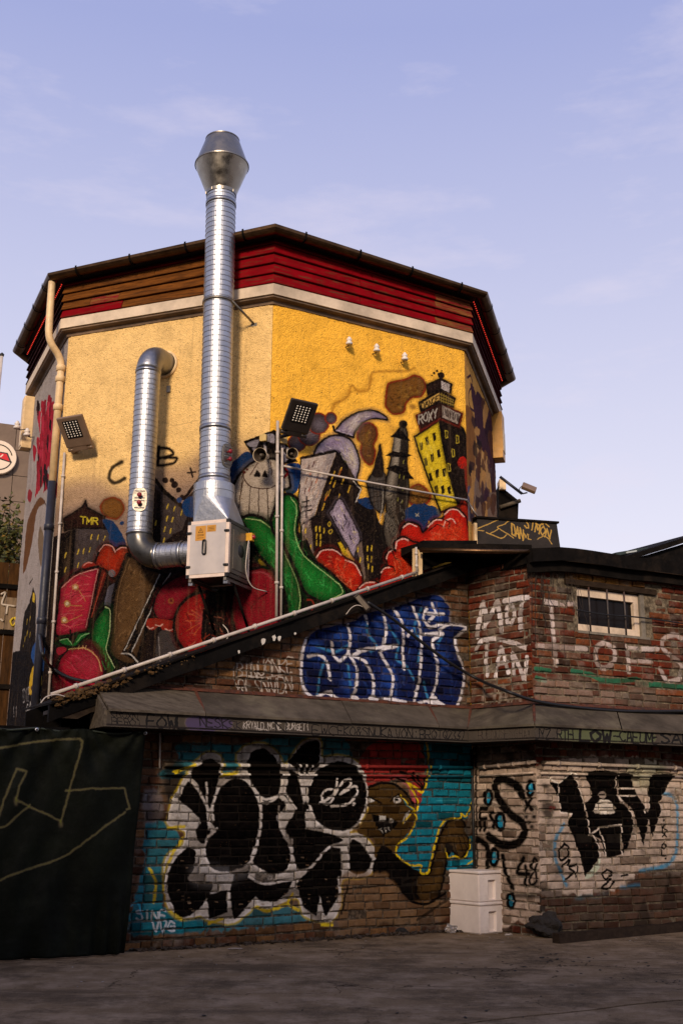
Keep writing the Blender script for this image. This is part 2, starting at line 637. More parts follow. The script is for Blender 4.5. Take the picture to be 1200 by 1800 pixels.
def corner_figures(m):
    """what is painted round the octagon's near corner, on both faces"""
    m.fr(400, 640, 2.727)
    m.P([(10, 500), (80, 425), (120, 430), (130, 470), (60, 530), (25, 590), (0, 620)], '#12305a')
    m.P([(275, 485), (345, 485), (335, 600), (300, 625), (270, 560)], '#14386a')
    m.O(300, 600, 26, '#123560')
    m.P([(78, 372), (222, 316), (245, 330), (335, 470), (262, 484), (240, 460), (120, 440), (95, 400)], BLK, smooth=False)
    for q in ([(95, 380), (150, 362), (140, 400), (110, 395)], [(165, 350), (215, 335), (222, 380), (190, 372), (180, 400)], [(120, 405), (150, 410), (140, 430)], [(245, 350), (275, 400), (255, 405)], [(262, 420), (290, 450), (268, 470)]):
        m.P(q, '#8d8790')
    m.P([(22, 600), (60, 530), (110, 480), (170, 452), (232, 462), (282, 520), (298, 590), (250, 620), (215, 770), (150, 735), (60, 730), (28, 660)], '#b5a695', line=BLK, lw=13)
    for q in ([(78, 500), (72, 560), (58, 690)], [(112, 590), (104, 722)], [(152, 595), (150, 730)], [(190, 595), (196, 750)], [(78, 560), (62, 640)], [(230, 590), (222, 660)]):
        m.S(q, 5, '#3d2a22')
    m.S([(78, 508), (84, 556), (120, 590), (190, 598), (262, 568)], 6, '#3d2018')
    m.P([(128, 538), (146, 508), (160, 540)], BLK); m.P([(168, 540), (182, 508), (192, 540)], BLK)
    m.S([(150, 470), (130, 500), (112, 530)], 5, '#4a2a1e'); m.S([(206, 470), (210, 530)], 5, '#4a2a1e')
    m.O(84, 520, 7, '#4a1a14'); m.O(98, 506, 6, '#4a1a14')
    m.S([(262, 478), (284, 520), (270, 545)], 12, '#6a1216')
    # dark ground, then the two long green pods and the tomato
    m.P([(0, 740), (60, 735), (200, 760), (360, 820), (430, 950), (600, 1090), (700, 1130), (500, 1260), (100, 1330), (-120, 1330), (-60, 900)], '#130d0d')
    m.P([(150, 940), (165, 930), (186, 968), (160, 962)], '#a08418')
    m.P([(80, 990), (170, 975), (215, 990), (235, 1040), (262, 1130), (262, 1200), (240, 1260), (60, 1300), (20, 1180), (40, 1060)], '#7e1420', line=BLK, lw=14)
    m.S([(120, 1000), (175, 1000), (210, 1030)], 8, '#a04a50', 0.6, soft=3)
    m.P([(65, 742), (110, 725), (172, 742), (232, 800), (292, 930), (340, 1030), (356, 1120), (350, 1190), (292, 1215), (272, 1100), (222, 1000), (140, 900), (108, 820)], '#12501c', line=BLK, lw=15)
    m.P([(120, 760), (170, 772), (220, 840), (270, 950), (300, 1050), (270, 1040), (230, 950), (160, 850)], '#1c7028', 0.7, soft=6)
    m.S([(90, 742), (160, 752), (220, 808), (280, 930), (325, 1030), (345, 1120), (338, 1185)], 4, '#a8c07a')
    m.P([(205, 742), (240, 652), (285, 622), (330, 645), (346, 700), (332, 800), (370, 908), (470, 985), (540, 1048), (568, 1100), (525, 1142), (440, 1138), (366, 1092), (330, 1000), (272, 880), (215, 800)], '#13541d', line=BLK, lw=15)
    m.P([(250, 680), (290, 650), (310, 690), (300, 800), (340, 920), (440, 1010), (510, 1070), (480, 1110), (400, 1080), (350, 1000), (300, 880), (250, 780)], '#1d7a2b', 0.7, soft=6)
    m.S([(300, 640), (330, 690), (318, 800), (356, 910), (460, 1000), (530, 1056), (548, 1098), (500, 1125)], 4, '#a9c27c')
    m.S([(378, 1130), (400, 1132), (412, 1160), (400, 1180)], 8, '#7a2418')

def mural_A():
    m = Mural(FA, -0.12, FA.len + 0.12, 2.4, 9.0, 0.0085, 0.70, (0.84, 0.56, 0.22), 1.0)
    m.fr(80, 700, 2.857)
    # older light patches high up, then the sprayed fade into the picture
    m.P([(60, 430), (250, 400), (420, 470), (560, 330), (700, 330), (800, 260), (1000, 230), (1150, 380), (1150, 1300), (0, 1400), (0, 440)], '#a88a76', 0.85, soft=16)
    m.P([(60, 560), (260, 520), (420, 560), (700, 430), (1000, 420), (1160, 500), (1160, 1300), (0, 1400), (0, 600)], '#8b7468', 0.8, soft=10)
    m.P([(60, 690), (330, 640), (420, 800), (540, 560), (760, 560), (1160, 700), (1200, 1300), (20, 1600), (20, 800)], '#191112')
    m.S([(385, 322), (340, 350), (322, 400), (350, 427), (402, 405)], 20, BLK, 0.95, soft=3)
    m.S([(385, 322), (372, 330)], 30, BLK, 0.5, soft=5)
    m.S([(572, 245), (566, 335)], 20, BLK, soft=3); m.S([(570, 250), (622, 256), (645, 282), (590, 300), (572, 300)], 16, BLK, soft=3); m.S([(600, 300), (662, 302), (640, 330), (568, 340)], 16, BLK, soft=3)
    m.S([(590, 120), (650, 140), (780, 110)], 3, '#6a5030', 0.5, smooth=False)
    m.P([(278, 545), (300, 512), (345, 500), (385, 520), (396, 560), (362, 606), (300, 592)], '#7a4f22', line='#7d3216', lw=7)
    # house with the yellow tag
    m.P([(95, 605), (188, 548), (203, 515), (214, 550), (302, 598), (294, 655), (150, 655), (98, 668)], '#2c1713', smooth=False, line=BLK, lw=8)
    m.P([(150, 656), (320, 662), (322, 720), (250, 810), (140, 880)], '#453c3c', smooth=False)
    m.P([(80, 722), (150, 660), (140, 880), (66, 940)], '#17100f', smooth=False, line=BLK, lw=8)
    m.T('TMR', 178, 596, 270, 604, 32, 6, '#c9b431')
    m.T('RIP', 98, 622, 160, 612, 30, 6, '#150c0b')
    m.windows([(236, 698), (268, 700), (168, 772), (196, 768), (226, 762), (104, 790), (104, 862), (300, 705), (168, 840)], '#c7a93c')
    m.P([(290, 612), (345, 622), (398, 705), (402, 748), (330, 738), (318, 672)], '#123560')
    m.O(386, 628, 10, '#123a6a')
    m.P([(250, 842), (265, 790), (290, 745), (330, 735), (352, 768), (380, 742), (420, 755), (420, 820), (352, 905), (318, 872)], '#a02912', line=BLK, lw=12)
    m.S([(274, 768), (298, 740), (334, 742), (354, 772)], 5, '#d69a8c'); m.S([(362, 764), (384, 750), (408, 754)], 5, '#d69a8c')
    m.P([(186, 850), (205, 828), (240, 826), (262, 846), (230, 862)], '#a02a18'); m.S([(196, 842), (214, 828), (238, 828)], 5, '#d69a8c')
    # tomato slice
    m.P([(78, 945), (150, 882), (262, 848), (278, 862), (252, 990), (216, 1165), (160, 1182), (58, 1195), (60, 1100)], '#9b1c34', line=BLK, lw=15)
    m.P([(110, 950), (200, 890), (250, 900), (220, 1040), (180, 1120), (100, 1100)], '#b02838', 0.6, soft=8)
    m.S([(86, 952), (160, 890), (262, 858)], 3, '#d0a090'); m.S([(268, 862), (240, 1000), (208, 1150)], 3, '#d0a090')
    m.P([(284, 852), (316, 880), (292, 960), (244, 1062), (222, 1170), (226, 1100), (262, 960)], '#64221a', line=BLK, lw=9)
    m.S([(300, 880), (270, 980), (236, 1100)], 4, '#a0402c')
    for x, y, q in ((155, 950, (205, 1018)), (114, 1033, (186, 1044)), (99, 1115, (186, 1090))):
        m.O(x, y, 17, '#b08048'); m.O(x, y, 9, '#d0c09a'); m.S([(x + 14, y + 8), q], 4, '#b07a44')
    m.S([(100, 990), (190, 960)], 2, '#c06a50', 0.6); m.S([(110, 1070), (200, 1060)], 2, '#c06a50', 0.6); m.S([(130, 1150), (190, 1130)], 2, '#c06a50', 0.6)
    m.P([(316, 960), (350, 930), (360, 960), (335, 1040), (300, 1045)], '#575664'); m.O(338, 880, 18, '#6a6468')
    # brown pod
    m.P([(412, 785), (372, 900), (345, 1000), (330, 1150), (328, 1290), (420, 1340), (470, 1300), (545, 1000), (585, 880), (500, 850), (450, 800)], '#4d3722', line=BLK, lw=20)
    m.P([(430, 850), (400, 960), (372, 1100), (372, 1250), (410, 1280), (440, 1200), (500, 980), (520, 900)], '#6a4c2c', 0.55, soft=9)
    m.S([(424, 806), (388, 910), (364, 1010), (350, 1180)], 3, '#8a6a48', 0.7)
    # green pod, leaf and whole tomato
    m.P([(300, 1048), (326, 1060), (330, 1180), (314, 1262), (352, 1358), (310, 1410), (285, 1310), (232, 1222), (250, 1120)], '#12501f', line=BLK, lw=14)
    m.P([(290, 1090), (312, 1100), (312, 1200), (300, 1280), (270, 1220)], '#1e7a30', 0.6, soft=5)
    m.S([(304, 1050), (328, 1070), (324, 1180), (308, 1262), (350, 1355)], 4, '#b0c48a')
    m.O(180, 1375, 122, '#93142a', 135, line=BLK, lw=20)
    m.O(210, 1330, 60, '#b03a4a', 60, 0.5, soft=14); m.O(140, 1420, 70, '#a8182c', 60, 0.6, soft=12)
    m.S([(120, 1262), (200, 1256), (262, 1300), (286, 1372)], 4, '#c8a468')
    for x in (150, 170, 190, 205):
        m.S([(x, 1262), (x + 3, 1244)], 3, '#c8a468')
    m.P([(62, 1222), (110, 1200), (140, 1232), (168, 1182), (232, 1176), (182, 1222), (150, 1250), (92, 1240)], '#176328', line=BLK, lw=9)
    m.S([(132, 1228), (128, 1165)], 9, BLK); m.S([(76, 1216), (112, 1208), (136, 1236)], 3, '#8ec080'); m.S([(160, 1224), (190, 1192), (226, 1182)], 3, '#8ec080')
    m.P([(60, 1256), (96, 1250), (110, 1266), (76, 1290), (60, 1280)], '#8a1a2c')
    # pen
    m.P([(572, 886), (632, 878), (588, 955), (588, 985), (545, 1052), (440, 1270), (472, 1328), (384, 1282)], '#0a0809', smooth=False)
    m.S([(576, 886), (400, 1266)], 5, '#b9b4ae', smooth=False)
    m.S([(630, 880), (572, 968), (588, 970), (560, 1020), (540, 1048), (437, 1272)], 5, '#b9b4ae', smooth=False)
    m.S([(384, 1282), (430, 1286), (466, 1326)], 6, '#b9b4ae')
    # red fruit in the middle
    m.P([(540, 1060), (556, 1000), (600, 935), (720, 880), (770, 950), (720, 1000), (650, 1105), (570, 1112)], '#7d1624', line=BLK, lw=10)
    m.O(632, 1018, 15, '#8a4a28'); m.O(632, 1018, 7, '#64181c')
    m.P([(508, 1132), (528, 1106), (645, 1120), (648, 1172), (600, 1170), (575, 1146), (545, 1164), (515, 1156)], '#8d2418')
    for q in ([(512, 1146), (528, 1158), (546, 1154)], [(556, 1140), (576, 1146), (592, 1136)], [(604, 1158), (622, 1168), (640, 1160)]):
        m.S(q, 5, '#d6a89a')
    m.P([(570, 1180), (640, 1180), (660, 1320), (560, 1340)], '#3c3636'); m.S([(570, 1200), (580, 1330)], 4, '#8a8280')
    m.O(806, 1142, 158, '#8f1719', 168, line=BLK, lw=17)
    for k in range(15):
        t = k * 0.42 + 0.2
        m.S([(806 + 22 * math.cos(t), 1118 + 22 * math.sin(t)), (806 + random.uniform(70, 130) * math.cos(t), 1118 + random.uniform(70, 130) * math.sin(t))], 4, '#c05a2c', 0.75)
    m.O(806, 1112, 34, '#a84a50', 44, 0.7, soft=7)
    m.S([(920, 1020), (952, 1110), (950, 1200)], 6, '#6a1416')
    # grey house behind the duct
    m.P([(540, 420), (600, 475), (722, 572), (690, 660), (560, 745), (530, 720)], '#443b3a', smooth=False)
    m.S([(545, 400), (600, 470), (724, 574)], 20, BLK, smooth=False); m.P([(535, 450), (580, 470), (580, 740), (540, 735)], '#1b1413', smooth=False)
    m.windows([(616, 545), (650, 556), (686, 576), (612, 606), (640, 610), (600, 658), (630, 668), (556, 628), (596, 715)], '#c2a63a')
    for x, y, r in ((604, 414, 15), (638, 414, 13), (652, 436, 18), (672, 462, 13), (690, 500, 14), (706, 516, 9), (650, 690, 12), (668, 680, 9)):
        m.O(x, y, r, '#1a1010')
    m.S([(716, 376), (756, 372)], 10, '#1a1010', smooth=False); m.S([(730, 352), (742, 396)], 10, '#1a1010', smooth=False)
    m.P([(700, 520), (770, 440), (780, 400), (800, 600), (720, 590)], '#221616'); m.S([(700, 505), (780, 400)], 18, '#1c1211', smooth=False)
    m.P([(690, 525), (748, 492), (760, 590), (704, 590)], '#143868'); m.O(676, 512, 14, '#173f74')
    corner_figures(m)
    m.fr(80, 700, 2.857)
    m.hatch([(100, 950), (160, 892), (250, 862), (240, 980), (205, 1150), (150, 1170), (72, 1180), (72, 1100)], ['#c0485a', '#5e0f1c', '#d07a70', '#7a1426'], 60, 60, -.5, .5, 4, .5)
    m.hatch([(415, 830), (380, 940), (352, 1100), (350, 1270), (410, 1310), (450, 1280), (520, 1010), (560, 890), (480, 850)], ['#2a1c10', '#7d5c38', '#1c130b', '#8f6e48'], 130, 26, 1.9, .5, 4, .55)
    m.hatch([(295, 1070), (320, 1080), (322, 1180), (306, 1262), (330, 1350), (300, 1370), (250, 1230)], ['#2f8f42', '#0a3012'], 30, 40, 1.6, .4, 4, .5)
    m.hatch([(90, 1310), (150, 1262), (230, 1275), (280, 1360), (260, 1450), (180, 1495), (90, 1450)], ['#5c0a18', '#c2445a', '#7a1020'], 70, 40, .3, .6, 4, .45)
    m.hatch([(690, 1060), (760, 1000), (860, 1000), (930, 1080), (940, 1200), (860, 1290), (720, 1270), (670, 1160)], ['#5a0c0e', '#b8442c', '#d0785c'], 80, 34, .8, 1.2, 3, .5)
    m.hatch([(150, 660), (318, 664), (318, 720), (250, 806), (145, 870)], ['#2a2424', '#5d5454', '#1a1414'], 60, 26, 1.4, .4, 5, .5)
    m.hatch([(575, 480), (700, 580), (680, 650), (570, 735)], ['#2a2424', '#5d5454', '#1a1414'], 50, 26, 1.4, .4, 5, .5)
    m.hatch([(320, 950), (540, 870), (1150, 900), (1150, 1150), (500, 1330), (330, 1320)], ['#050404', '#2c1c1c', '#3a1a1a'], 80, 40, 1.2, .8, 7, .35)
    m.hatch([(255, 840), (290, 750), (350, 770), (415, 760), (410, 820), (350, 895)], ['#6a160a', '#c24a2a'], 30, 26, 1.0, .6, 4, .5)
    m.image('paint_octagon_front_left')
    return m

def mural_B():
    m = Mural(FB, -0.12, FB.len + 0.12, 2.8, 9.0, 0.0085, 0.92, (0.95, 0.50, 0.055), 1.0)
    m.fr(400, 640, 2.727)
    red, edge = '#b31b0f', '#7c2412'
    m.P([(560, 640), (1140, 640), (1160, 900), (900, 900), (560, 1100)], '#8a6230', 0.35, soft=14)
    # brown weather stain climbing the wall
    m.S([(892, 20), (860, 34), (770, 36), (692, 44), (682, 90), (668, 126), (620, 130), (592, 104), (576, 150), (556, 172), (512, 190), (500, 236), (494, 262)], 13, '#8f5512', 0.6, soft=4)
    m.S([(690, 70), (640, 128), (580, 130), (500, 210)], 30, '#a86a18', 0.3, soft=8)
    m.S([(780, 300), (800, 360), (790, 500)], 40, '#8a6030', 0.4, soft=14)
    for pts, f in (([(755, 160), (765, 100), (800, 84), (850, 74), (890, 55), (930, 70), (946, 110), (925, 155), (880, 162), (852, 190), (842, 230), (790, 240), (756, 204)], '#71481b'),
                   ([(620, 330), (640, 290), (680, 284), (710, 310), (713, 350), (696, 390), (706, 420), (700, 460), (680, 485), (650, 460), (634, 420), (640, 380), (620, 360)], '#603a1e'),
                   ([(864, 620), (880, 590), (915, 577), (950, 600), (972, 636), (950, 670), (900, 682), (864, 656)], '#6d431b')):
        m.P(pts, f, line=edge, lw=8)
        cx, cy = np.mean(np.array(pts), 0)
        m.O(cx - 10, cy - 10, 28, '#8a6226', 32, 0.5, soft=8)
    m.O(884, 206, 18, '#7a5020', 14, 0.8, soft=3)
    for x, y, r in ((330, 378, 38), (388, 338, 50), (432, 286, 46), (492, 260, 24)):
        m.O(x, y, r + 7, edge); m.O(x, y, r, '#3b3032')
        m.O(x + 6, y + 8, r * 0.6, '#6d646c', a=0.7, soft=5)
    # horn on a dome
    m.P([(512, 322), (556, 270), (620, 234), (690, 223), (742, 243), (764, 268), (692, 262), (642, 282), (606, 330), (594, 352)], '#8d7d93', line=BLK, lw=10)
    m.P([(560, 300), (620, 252), (690, 236), (640, 268), (600, 320)], '#c3b49a', 0.7, soft=5)
    m.P([(408, 440), (430, 390), (480, 350), (540, 343), (592, 370), (622, 430), (630, 492), (606, 560), (560, 470), (520, 416)], '#a79aa9', line=BLK, lw=11)
    m.P([(440, 410), (490, 366), (550, 364), (530, 392)], '#6f5a80', 0.7, soft=5); m.P([(580, 400), (606, 440), (606, 510), (580, 460)], '#cfc39a', 0.7, soft=5)
    m.S([(504, 300), (516, 326), (600, 352)], 12, BLK); m.S([(520, 318), (596, 342)], 6, '#a89aa8')
    # leaning house, light side and dark side
    m.P([(350, 452), (520, 420), (452, 610), (410, 742), (352, 900), (338, 640)], '#b8a89d', smooth=False)
    m.P([(470, 440), (515, 425), (455, 600), (420, 720), (400, 735), (440, 580)], '#6c6468', 0.7, soft=5)
    m.P([(520, 420), (636, 600), (604, 690), (640, 760), (560, 900), (480, 760), (414, 735), (452, 610)], '#171010', smooth=False)
    m.S([(350, 452), (522, 418), (636, 600), (604, 684)], 14, BLK, smooth=False); m.S([(350, 452), (338, 640), (352, 860)], 8, BLK, smooth=False)
    m.windows([(536, 512), (510, 575), (494, 560), (484, 618), (456, 684), (470, 625), (550, 560), (505, 530), (580, 600), (530, 640)], '#c99d2c', 6, 30, 6)
    m.windows([(536, 520), (470, 640)], '#c06a24', 6, 26, 6)
    m.windows([(410, 480), (385, 500), (376, 560), (400, 575), (430, 530), (370, 610)], '#4a2018', 6, 26, 4); m.windows([(396, 520), (424, 560), (390, 600)], '#b05a3a', 6, 22, 4)
    m.S([(600, 562), (638, 602), (604, 684)], 5, '#c7bcae', smooth=False)
    for q in ([(376, 636), (376, 738)], [(356, 662), (396, 655)], [(356, 687), (396, 680)], [(354, 708), (400, 700)]):
        m.S(q, 8, BLK, smooth=False)
    m.P([(590, 700), (640, 655), (700, 690), (724, 760), (772, 800), (780, 900), (722, 1034), (660, 1034), (640, 990), (600, 930)], '#130e0d')
    m.P([(620, 650), (700, 640), (720, 690), (660, 690)], '#143058')
    m.P([(484, 716), (530, 644), (546, 650), (628, 810), (632, 842), (602, 932), (574, 880)], '#a393a4', smooth=False, line=BLK, lw=7)
    m.P([(540, 680), (610, 800), (600, 880), (560, 780)], '#6c5c74', 0.6, soft=5)
    m.windows([(512, 742), (584, 830), (560, 735), (548, 790), (600, 790)], BLK, 7, 22, -5)
    m.P([(350, 772), (420, 728), (472, 745), (532, 830), (540, 905), (430, 945), (372, 915)], '#1a1110', smooth=False, line=BLK, lw=8)
    m.P([(352, 776), (396, 748), (412, 930), (362, 890)], '#6f5e54', smooth=False)
    m.windows([(422, 790), (440, 792), (460, 800), (424, 825), (442, 828), (424, 858), (442, 862), (372, 800), (374, 850), (396, 880)], '#c9a82e', 6, 22, 1)
    m.S([(478, 768), (486, 758), (492, 768), (484, 778), (478, 768)], 4, '#c0a22c'); m.S([(482, 800), (494, 794), (498, 808), (486, 814), (482, 800)], 4, '#c0a22c')
    m.P([(524, 858), (540, 853), (578, 922), (556, 918)], '#c6a51b', smooth=False)
    # slender towers
    m.P([(664, 566), (690, 520), (714, 470), (728, 388), (740, 470), (746, 520), (758, 560), (742, 710), (700, 690), (678, 640)], '#45403c', line=BLK, lw=7)
    m.P([(690, 530), (728, 400), (742, 530), (720, 545)], '#191312')
    for y in range(570, 690, 24):
        m.S([(670, y), (752, y - 12)], 3, BLK)
    for x in range(676, 750, 16):
        m.S([(x, 560), (x + 10, 690)], 3, BLK)
    m.P([(796, 352), (820, 310), (852, 310), (860, 372), (858, 432), (856, 480), (862, 530), (866, 640), (836, 800), (790, 930), (742, 810), (758, 700), (750, 600), (772, 490), (786, 420)], '#4e463c', line=BLK, lw=8)
    m.P([(800, 352), (828, 330), (824, 420), (780, 610), (758, 640), (790, 480)], '#a09482', 0.75, soft=4)
    m.P([(832, 320), (856, 400), (856, 560), (840, 760), (800, 900), (806, 640)], '#171210', 0.9)
    for q in ([(774, 352), (820, 308), (876, 372), (846, 366), (796, 352)], [(750, 440), (790, 418), (858, 430), (882, 440), (840, 452)], [(752, 500), (800, 484), (858, 508), (892, 556), (850, 548)]):
        m.P(q, BLK, smooth=False)
    m.O(838, 290, 19, '#0e0a0a', line='#40382e', lw=2)
    for i in range(9):
        m.S([(762 + i * 3, 600 + i * 30), (830 - i * 2, 586 + i * 26)], 3, BLK)
        m.S([(740 + i * 8, 700 + i * 8), (760 + i * 8, 790 + i * 8)], 3, '#8a8070', 0.7); m.S([(776 + i * 4, 690 + i * 10), (742 + i * 5, 740 + i * 12)], 3, BLK)
    m.windows([(840, 470), (820, 540), (842, 545), (816, 590), (838, 600), (812, 650), (834, 660)], '#8f8a3a', 4, 14, 1)
    m.S([(742, 600), (738, 690), (724, 760)], 4, '#a8a090')
    # tower block on the right
    m.P([(858, 690), (930, 668), (1000, 688), (1024, 722), (960, 762), (942, 806), (900, 772), (850, 752)], '#123058', jag=1.5)
    m.S([(898, 718), (914, 730)], 4, '#b0a890'); m.S([(914, 716), (900, 732)], 4, '#b0a890')
    m.P([(893, 350), (1012, 268), (1030, 400), (1058, 530), (1096, 632), (1100, 684), (1018, 712), (962, 560), (908, 410)], '#d9bb25', smooth=False, line=BLK, lw=11)
    m.P([(1012, 268), (1112, 300), (1140, 350), (1150, 520), (1156, 650), (1104, 684), (1062, 540), (1032, 400)], '#17100e', line=BLK, lw=8)
    for x, y in ((925, 395), (952, 370), (986, 350), (945, 470), (977, 450), (1008, 430), (970, 542), (1001, 525), (1034, 520), (998, 602), (1028, 602), (1058, 606)):
        dk = '#1b140c' if random.random() < 0.7 else '#5e5220'
        m.P([(x - 10, y - 16), (x + 5, y - 22), (x + 10, y + 16), (x - 4, y + 22)], dk, smooth=False)
    for x, y in ((1045, 336), (1098, 360), (1077, 425), (1057, 495)):
        m.S([(x - 6, y - 18), (x + 6, y - 14), (x + 7, y + 18), (x - 4, y + 20), (x - 6, y - 18)], 4, '#b7a030', smooth=False)
    m.P([(900, 250), (1012, 184), (1122, 240), (1106, 302), (1014, 264), (920, 322)], '#2a1411', smooth=False, line='#571a12', lw=9)
    m.T('ROXY', 912, 244, 1004, 216, 44, 6, '#a39a8d')
    m.P([(1026, 198), (1112, 242), (1100, 288), (1026, 256)], '#93867a', smooth=False)
    for i in range(14):
        x = 1032 + i * 5.6
        m.S([(x, 206 + i * 2.9 + random.uniform(0, 8)), (x + random.uniform(-6, 6), 246 + i * 2.6)], 4, '#241412', smooth=False)
    m.P([(914, 186), (1012, 124), (1088, 164), (1078, 208), (1012, 186), (925, 228)], '#1d100e', smooth=False, line=BLK, lw=7)
    m.P([(922, 190), (1012, 138), (1012, 176), (928, 218)], '#b58f48', smooth=False)
    m.T('DANCE', 926, 190, 1010, 152, 26, 5, BLK)
    for i in range(6):
        m.S([(1022 + i * 11, 140 + i * 6), (1020 + i * 11, 182 + i * 4)], 4, '#8a7430')
    for i in range(3):
        m.S([(1016, 146 + i * 14), (1080, 174 + i * 12)], 4, '#8a7430')
    m.P([(950, 100), (1022, 68), (1072, 98), (1066, 142), (1012, 120), (956, 150)], '#211412', smooth=False, line=BLK, lw=7)
    m.P([(1022, 82), (1062, 100), (1058, 136), (1022, 118)], '#b0a5a0', smooth=False); m.S([(1030, 104), (1044, 94), (1052, 114)], 3, '#4a4040')
    m.O(1020, 56, 16, '#1d100c')
    for x, y, r in ((986, 44, 6), (1000, 34, 6), (976, 56, 4), (1006, 48, 5), (1022, 34, 4)):
        m.O(x, y, r, '#1d100c')
    # red clouds
    def hl(*qs):
        for q in qs:
            m.S(q, 6, '#dcae9f')
    m.O(1122, 474, 24, '#b31f14', 30); m.P([(1130, 500), (1148, 500), (1158, 620), (1140, 600)], '#7c2a1c')
    m.P([(1105, 690), (1130, 652), (1152, 690), (1180, 870), (1138, 870)], '#94200f', line=BLK, lw=7)
    m.P([(950, 790), (985, 745), (1028, 738), (1040, 702), (1082, 688), (1130, 722), (1148, 765), (1144, 880), (900, 900), (826, 840), (830, 790), (862, 758), (912, 770), (932, 806)], red, line=BLK, lw=10)
    m.P([(1000, 800), (1100, 780), (1130, 850), (960, 860)], '#d2401a', 0.5, soft=9)
    hl([(1036, 722), (1060, 700), (1096, 700), (1128, 732)], [(956, 782), (990, 750), (1022, 748)], [(1030, 780), (1044, 750), (1072, 744), (1088, 764)], [(838, 784), (866, 766), (904, 778)])
    m.S([(1030, 745), (1060, 760), (1056, 790)], 6, BLK); m.S([(960, 800), (1000, 770), (1028, 780)], 5, BLK)
    m.P([(720, 1050), (736, 985), (762, 962), (752, 920), (782, 888), (800, 898), (796, 852), (838, 828), (884, 850), (950, 880), (960, 1030), (740, 1080)], red, line=BLK, lw=10)
    m.P([(780, 980), (860, 900), (880, 980), (800, 1020)], '#d2401a', 0.5, soft=9)
    hl([(732, 1000), (748, 980), (776, 976)], [(758, 934), (768, 904), (784, 896)], [(802, 884), (810, 850), (838, 838), (862, 846)])
    m.S([(784, 898), (800, 930), (828, 944)], 7, BLK); m.S([(752, 962), (790, 975), (800, 1000)], 7, BLK)
    m.P([(412, 940), (440, 895), (500, 884), (546, 920), (602, 950), (642, 1010), (638, 1085), (590, 1120), (540, 1044), (450, 982)], red, line=BLK, lw=11)
    m.P([(500, 930), (590, 970), (610, 1050), (560, 1030)], '#cf3a18', 0.5, soft=9); m.P([(420, 930), (480, 900), (540, 930), (470, 950)], '#7d120d', 0.7, soft=6)
    hl([(422, 928), (452, 894), (506, 892), (540, 916)], [(560, 940), (606, 960), (636, 1014)])
    m.P([(614, 1090), (650, 1046), (700, 1038), (726, 1062), (700, 1120), (620, 1130)], '#a01f14', line=BLK, lw=8); hl([(628, 1074), (656, 1052), (700, 1046)])
    m.P([(610, 872), (648, 836), (662, 776), (668, 830), (744, 880), (722, 1024), (652, 1040)], '#171010', smooth=False)
    m.P([(612, 874), (640, 850), (660, 1030), (652, 1034)], '#6d5b50', smooth=False)
    m.windows([(668, 884), (688, 884), (668, 930), (686, 936), (672, 970), (690, 984), (622, 890), (632, 940)], '#c7a62e', 7, 22, 1)
    corner_figures(m)
    m.fr(400, 640, 2.727)
    m.hatch([(360, 460), (505, 428), (450, 600), (410, 730), (355, 880), (345, 640)], ['#8a7a78', '#d6cabc', '#6a5c60', '#c9a890'], 110, 40, 1.9, .25, 5, .5)
    m.hatch([(525, 440), (626, 600), (600, 690), (560, 880), (480, 750), (430, 730), (460, 610)], ['#2e2422', '#050404', '#4a3a34'], 70, 34, 1.9, .3, 5, .5)
    m.hatch([(1020, 280), (1108, 310), (1136, 360), (1146, 640), (1104, 670), (1062, 540)], ['#2c211d', '#050404', '#3a2c26'], 60, 40, 1.5, .2, 5, .5)
    m.hatch([(900, 356), (1006, 285), (1026, 400), (1090, 640), (1020, 700), (965, 560)], ['#a88c14', '#f0d860', '#8a7010'], 70, 40, 1.3, .25, 4, .45)
    for poly in ([(960, 800), (1030, 745), (1120, 730), (1140, 860), (930, 870)], [(745, 1040), (800, 900), (870, 850), (940, 890), (940, 1020)], [(425, 940), (500, 895), (600, 960), (630, 1060), (590, 1100), (500, 1000)]):
        m.hatch(poly, ['#7c0d08', '#d8502a', '#e07a50', '#5a0806'], 70, 36, .9, .8, 5, .45)
    for poly in ([(230, 680), (330, 650), (330, 800), (380, 920), (540, 1060), (500, 1120), (370, 1060), (270, 860)], [(80, 745), (170, 750), (290, 950), (345, 1110), (300, 1190), (230, 1000), (120, 830)]):
        m.hatch(poly, ['#2f9a40', '#08280e', '#48b058'], 70, 44, 1.0, .4, 4, .4)
    for poly in ([(760, 170), (800, 95), (930, 80), (930, 150), (840, 225), (770, 210)], [(625, 340), (700, 300), (700, 460), (660, 460)], [(870, 620), (960, 620), (940, 670), (880, 670)]):
        m.hatch(poly, ['#3f280e', '#96702c', '#2c1c0a'], 50, 14, 1.2, 1.5, 6, .5)
    m.hatch([(420, 440), (500, 352), (600, 380), (622, 480), (590, 520), (520, 410)], ['#5f4c72', '#d8ccc8', '#b0a060', '#7a6a88'], 60, 30, .8, .5, 4, .5)
    m.hatch([(530, 320), (620, 240), (740, 248), (640, 275), (590, 345)], ['#5f4c72', '#d8ccc8', '#7a6a88'], 40, 30, -.6, .3, 4, .5)
    m.hatch([(500, 720), (535, 655), (622, 815), (600, 910)], ['#5f5066', '#cbbcc4', '#c8b878'], 40, 30, 1.1, .3, 4, .5)
    m.hatch([(775, 600), (860, 480), (850, 700), (790, 900), (750, 800)], ['#0b0807', '#8a7f6c', '#2a2420'], 60, 26, 1.7, .5, 4, .55)
    m.hatch([(590, 700), (700, 690), (770, 810), (720, 1020), (640, 980)], ['#050404', '#33261f', '#221a16'], 50, 36, 1.4, .5, 6, .5)
    m.hatch([(40, 600), (110, 490), (230, 475), (285, 580), (200, 740), (60, 710)], ['#857868', '#d3c6b4', '#94806a'], 70, 30, 1.4, .4, 5, .45)
    m.image('paint_octagon_front_right')
    return m

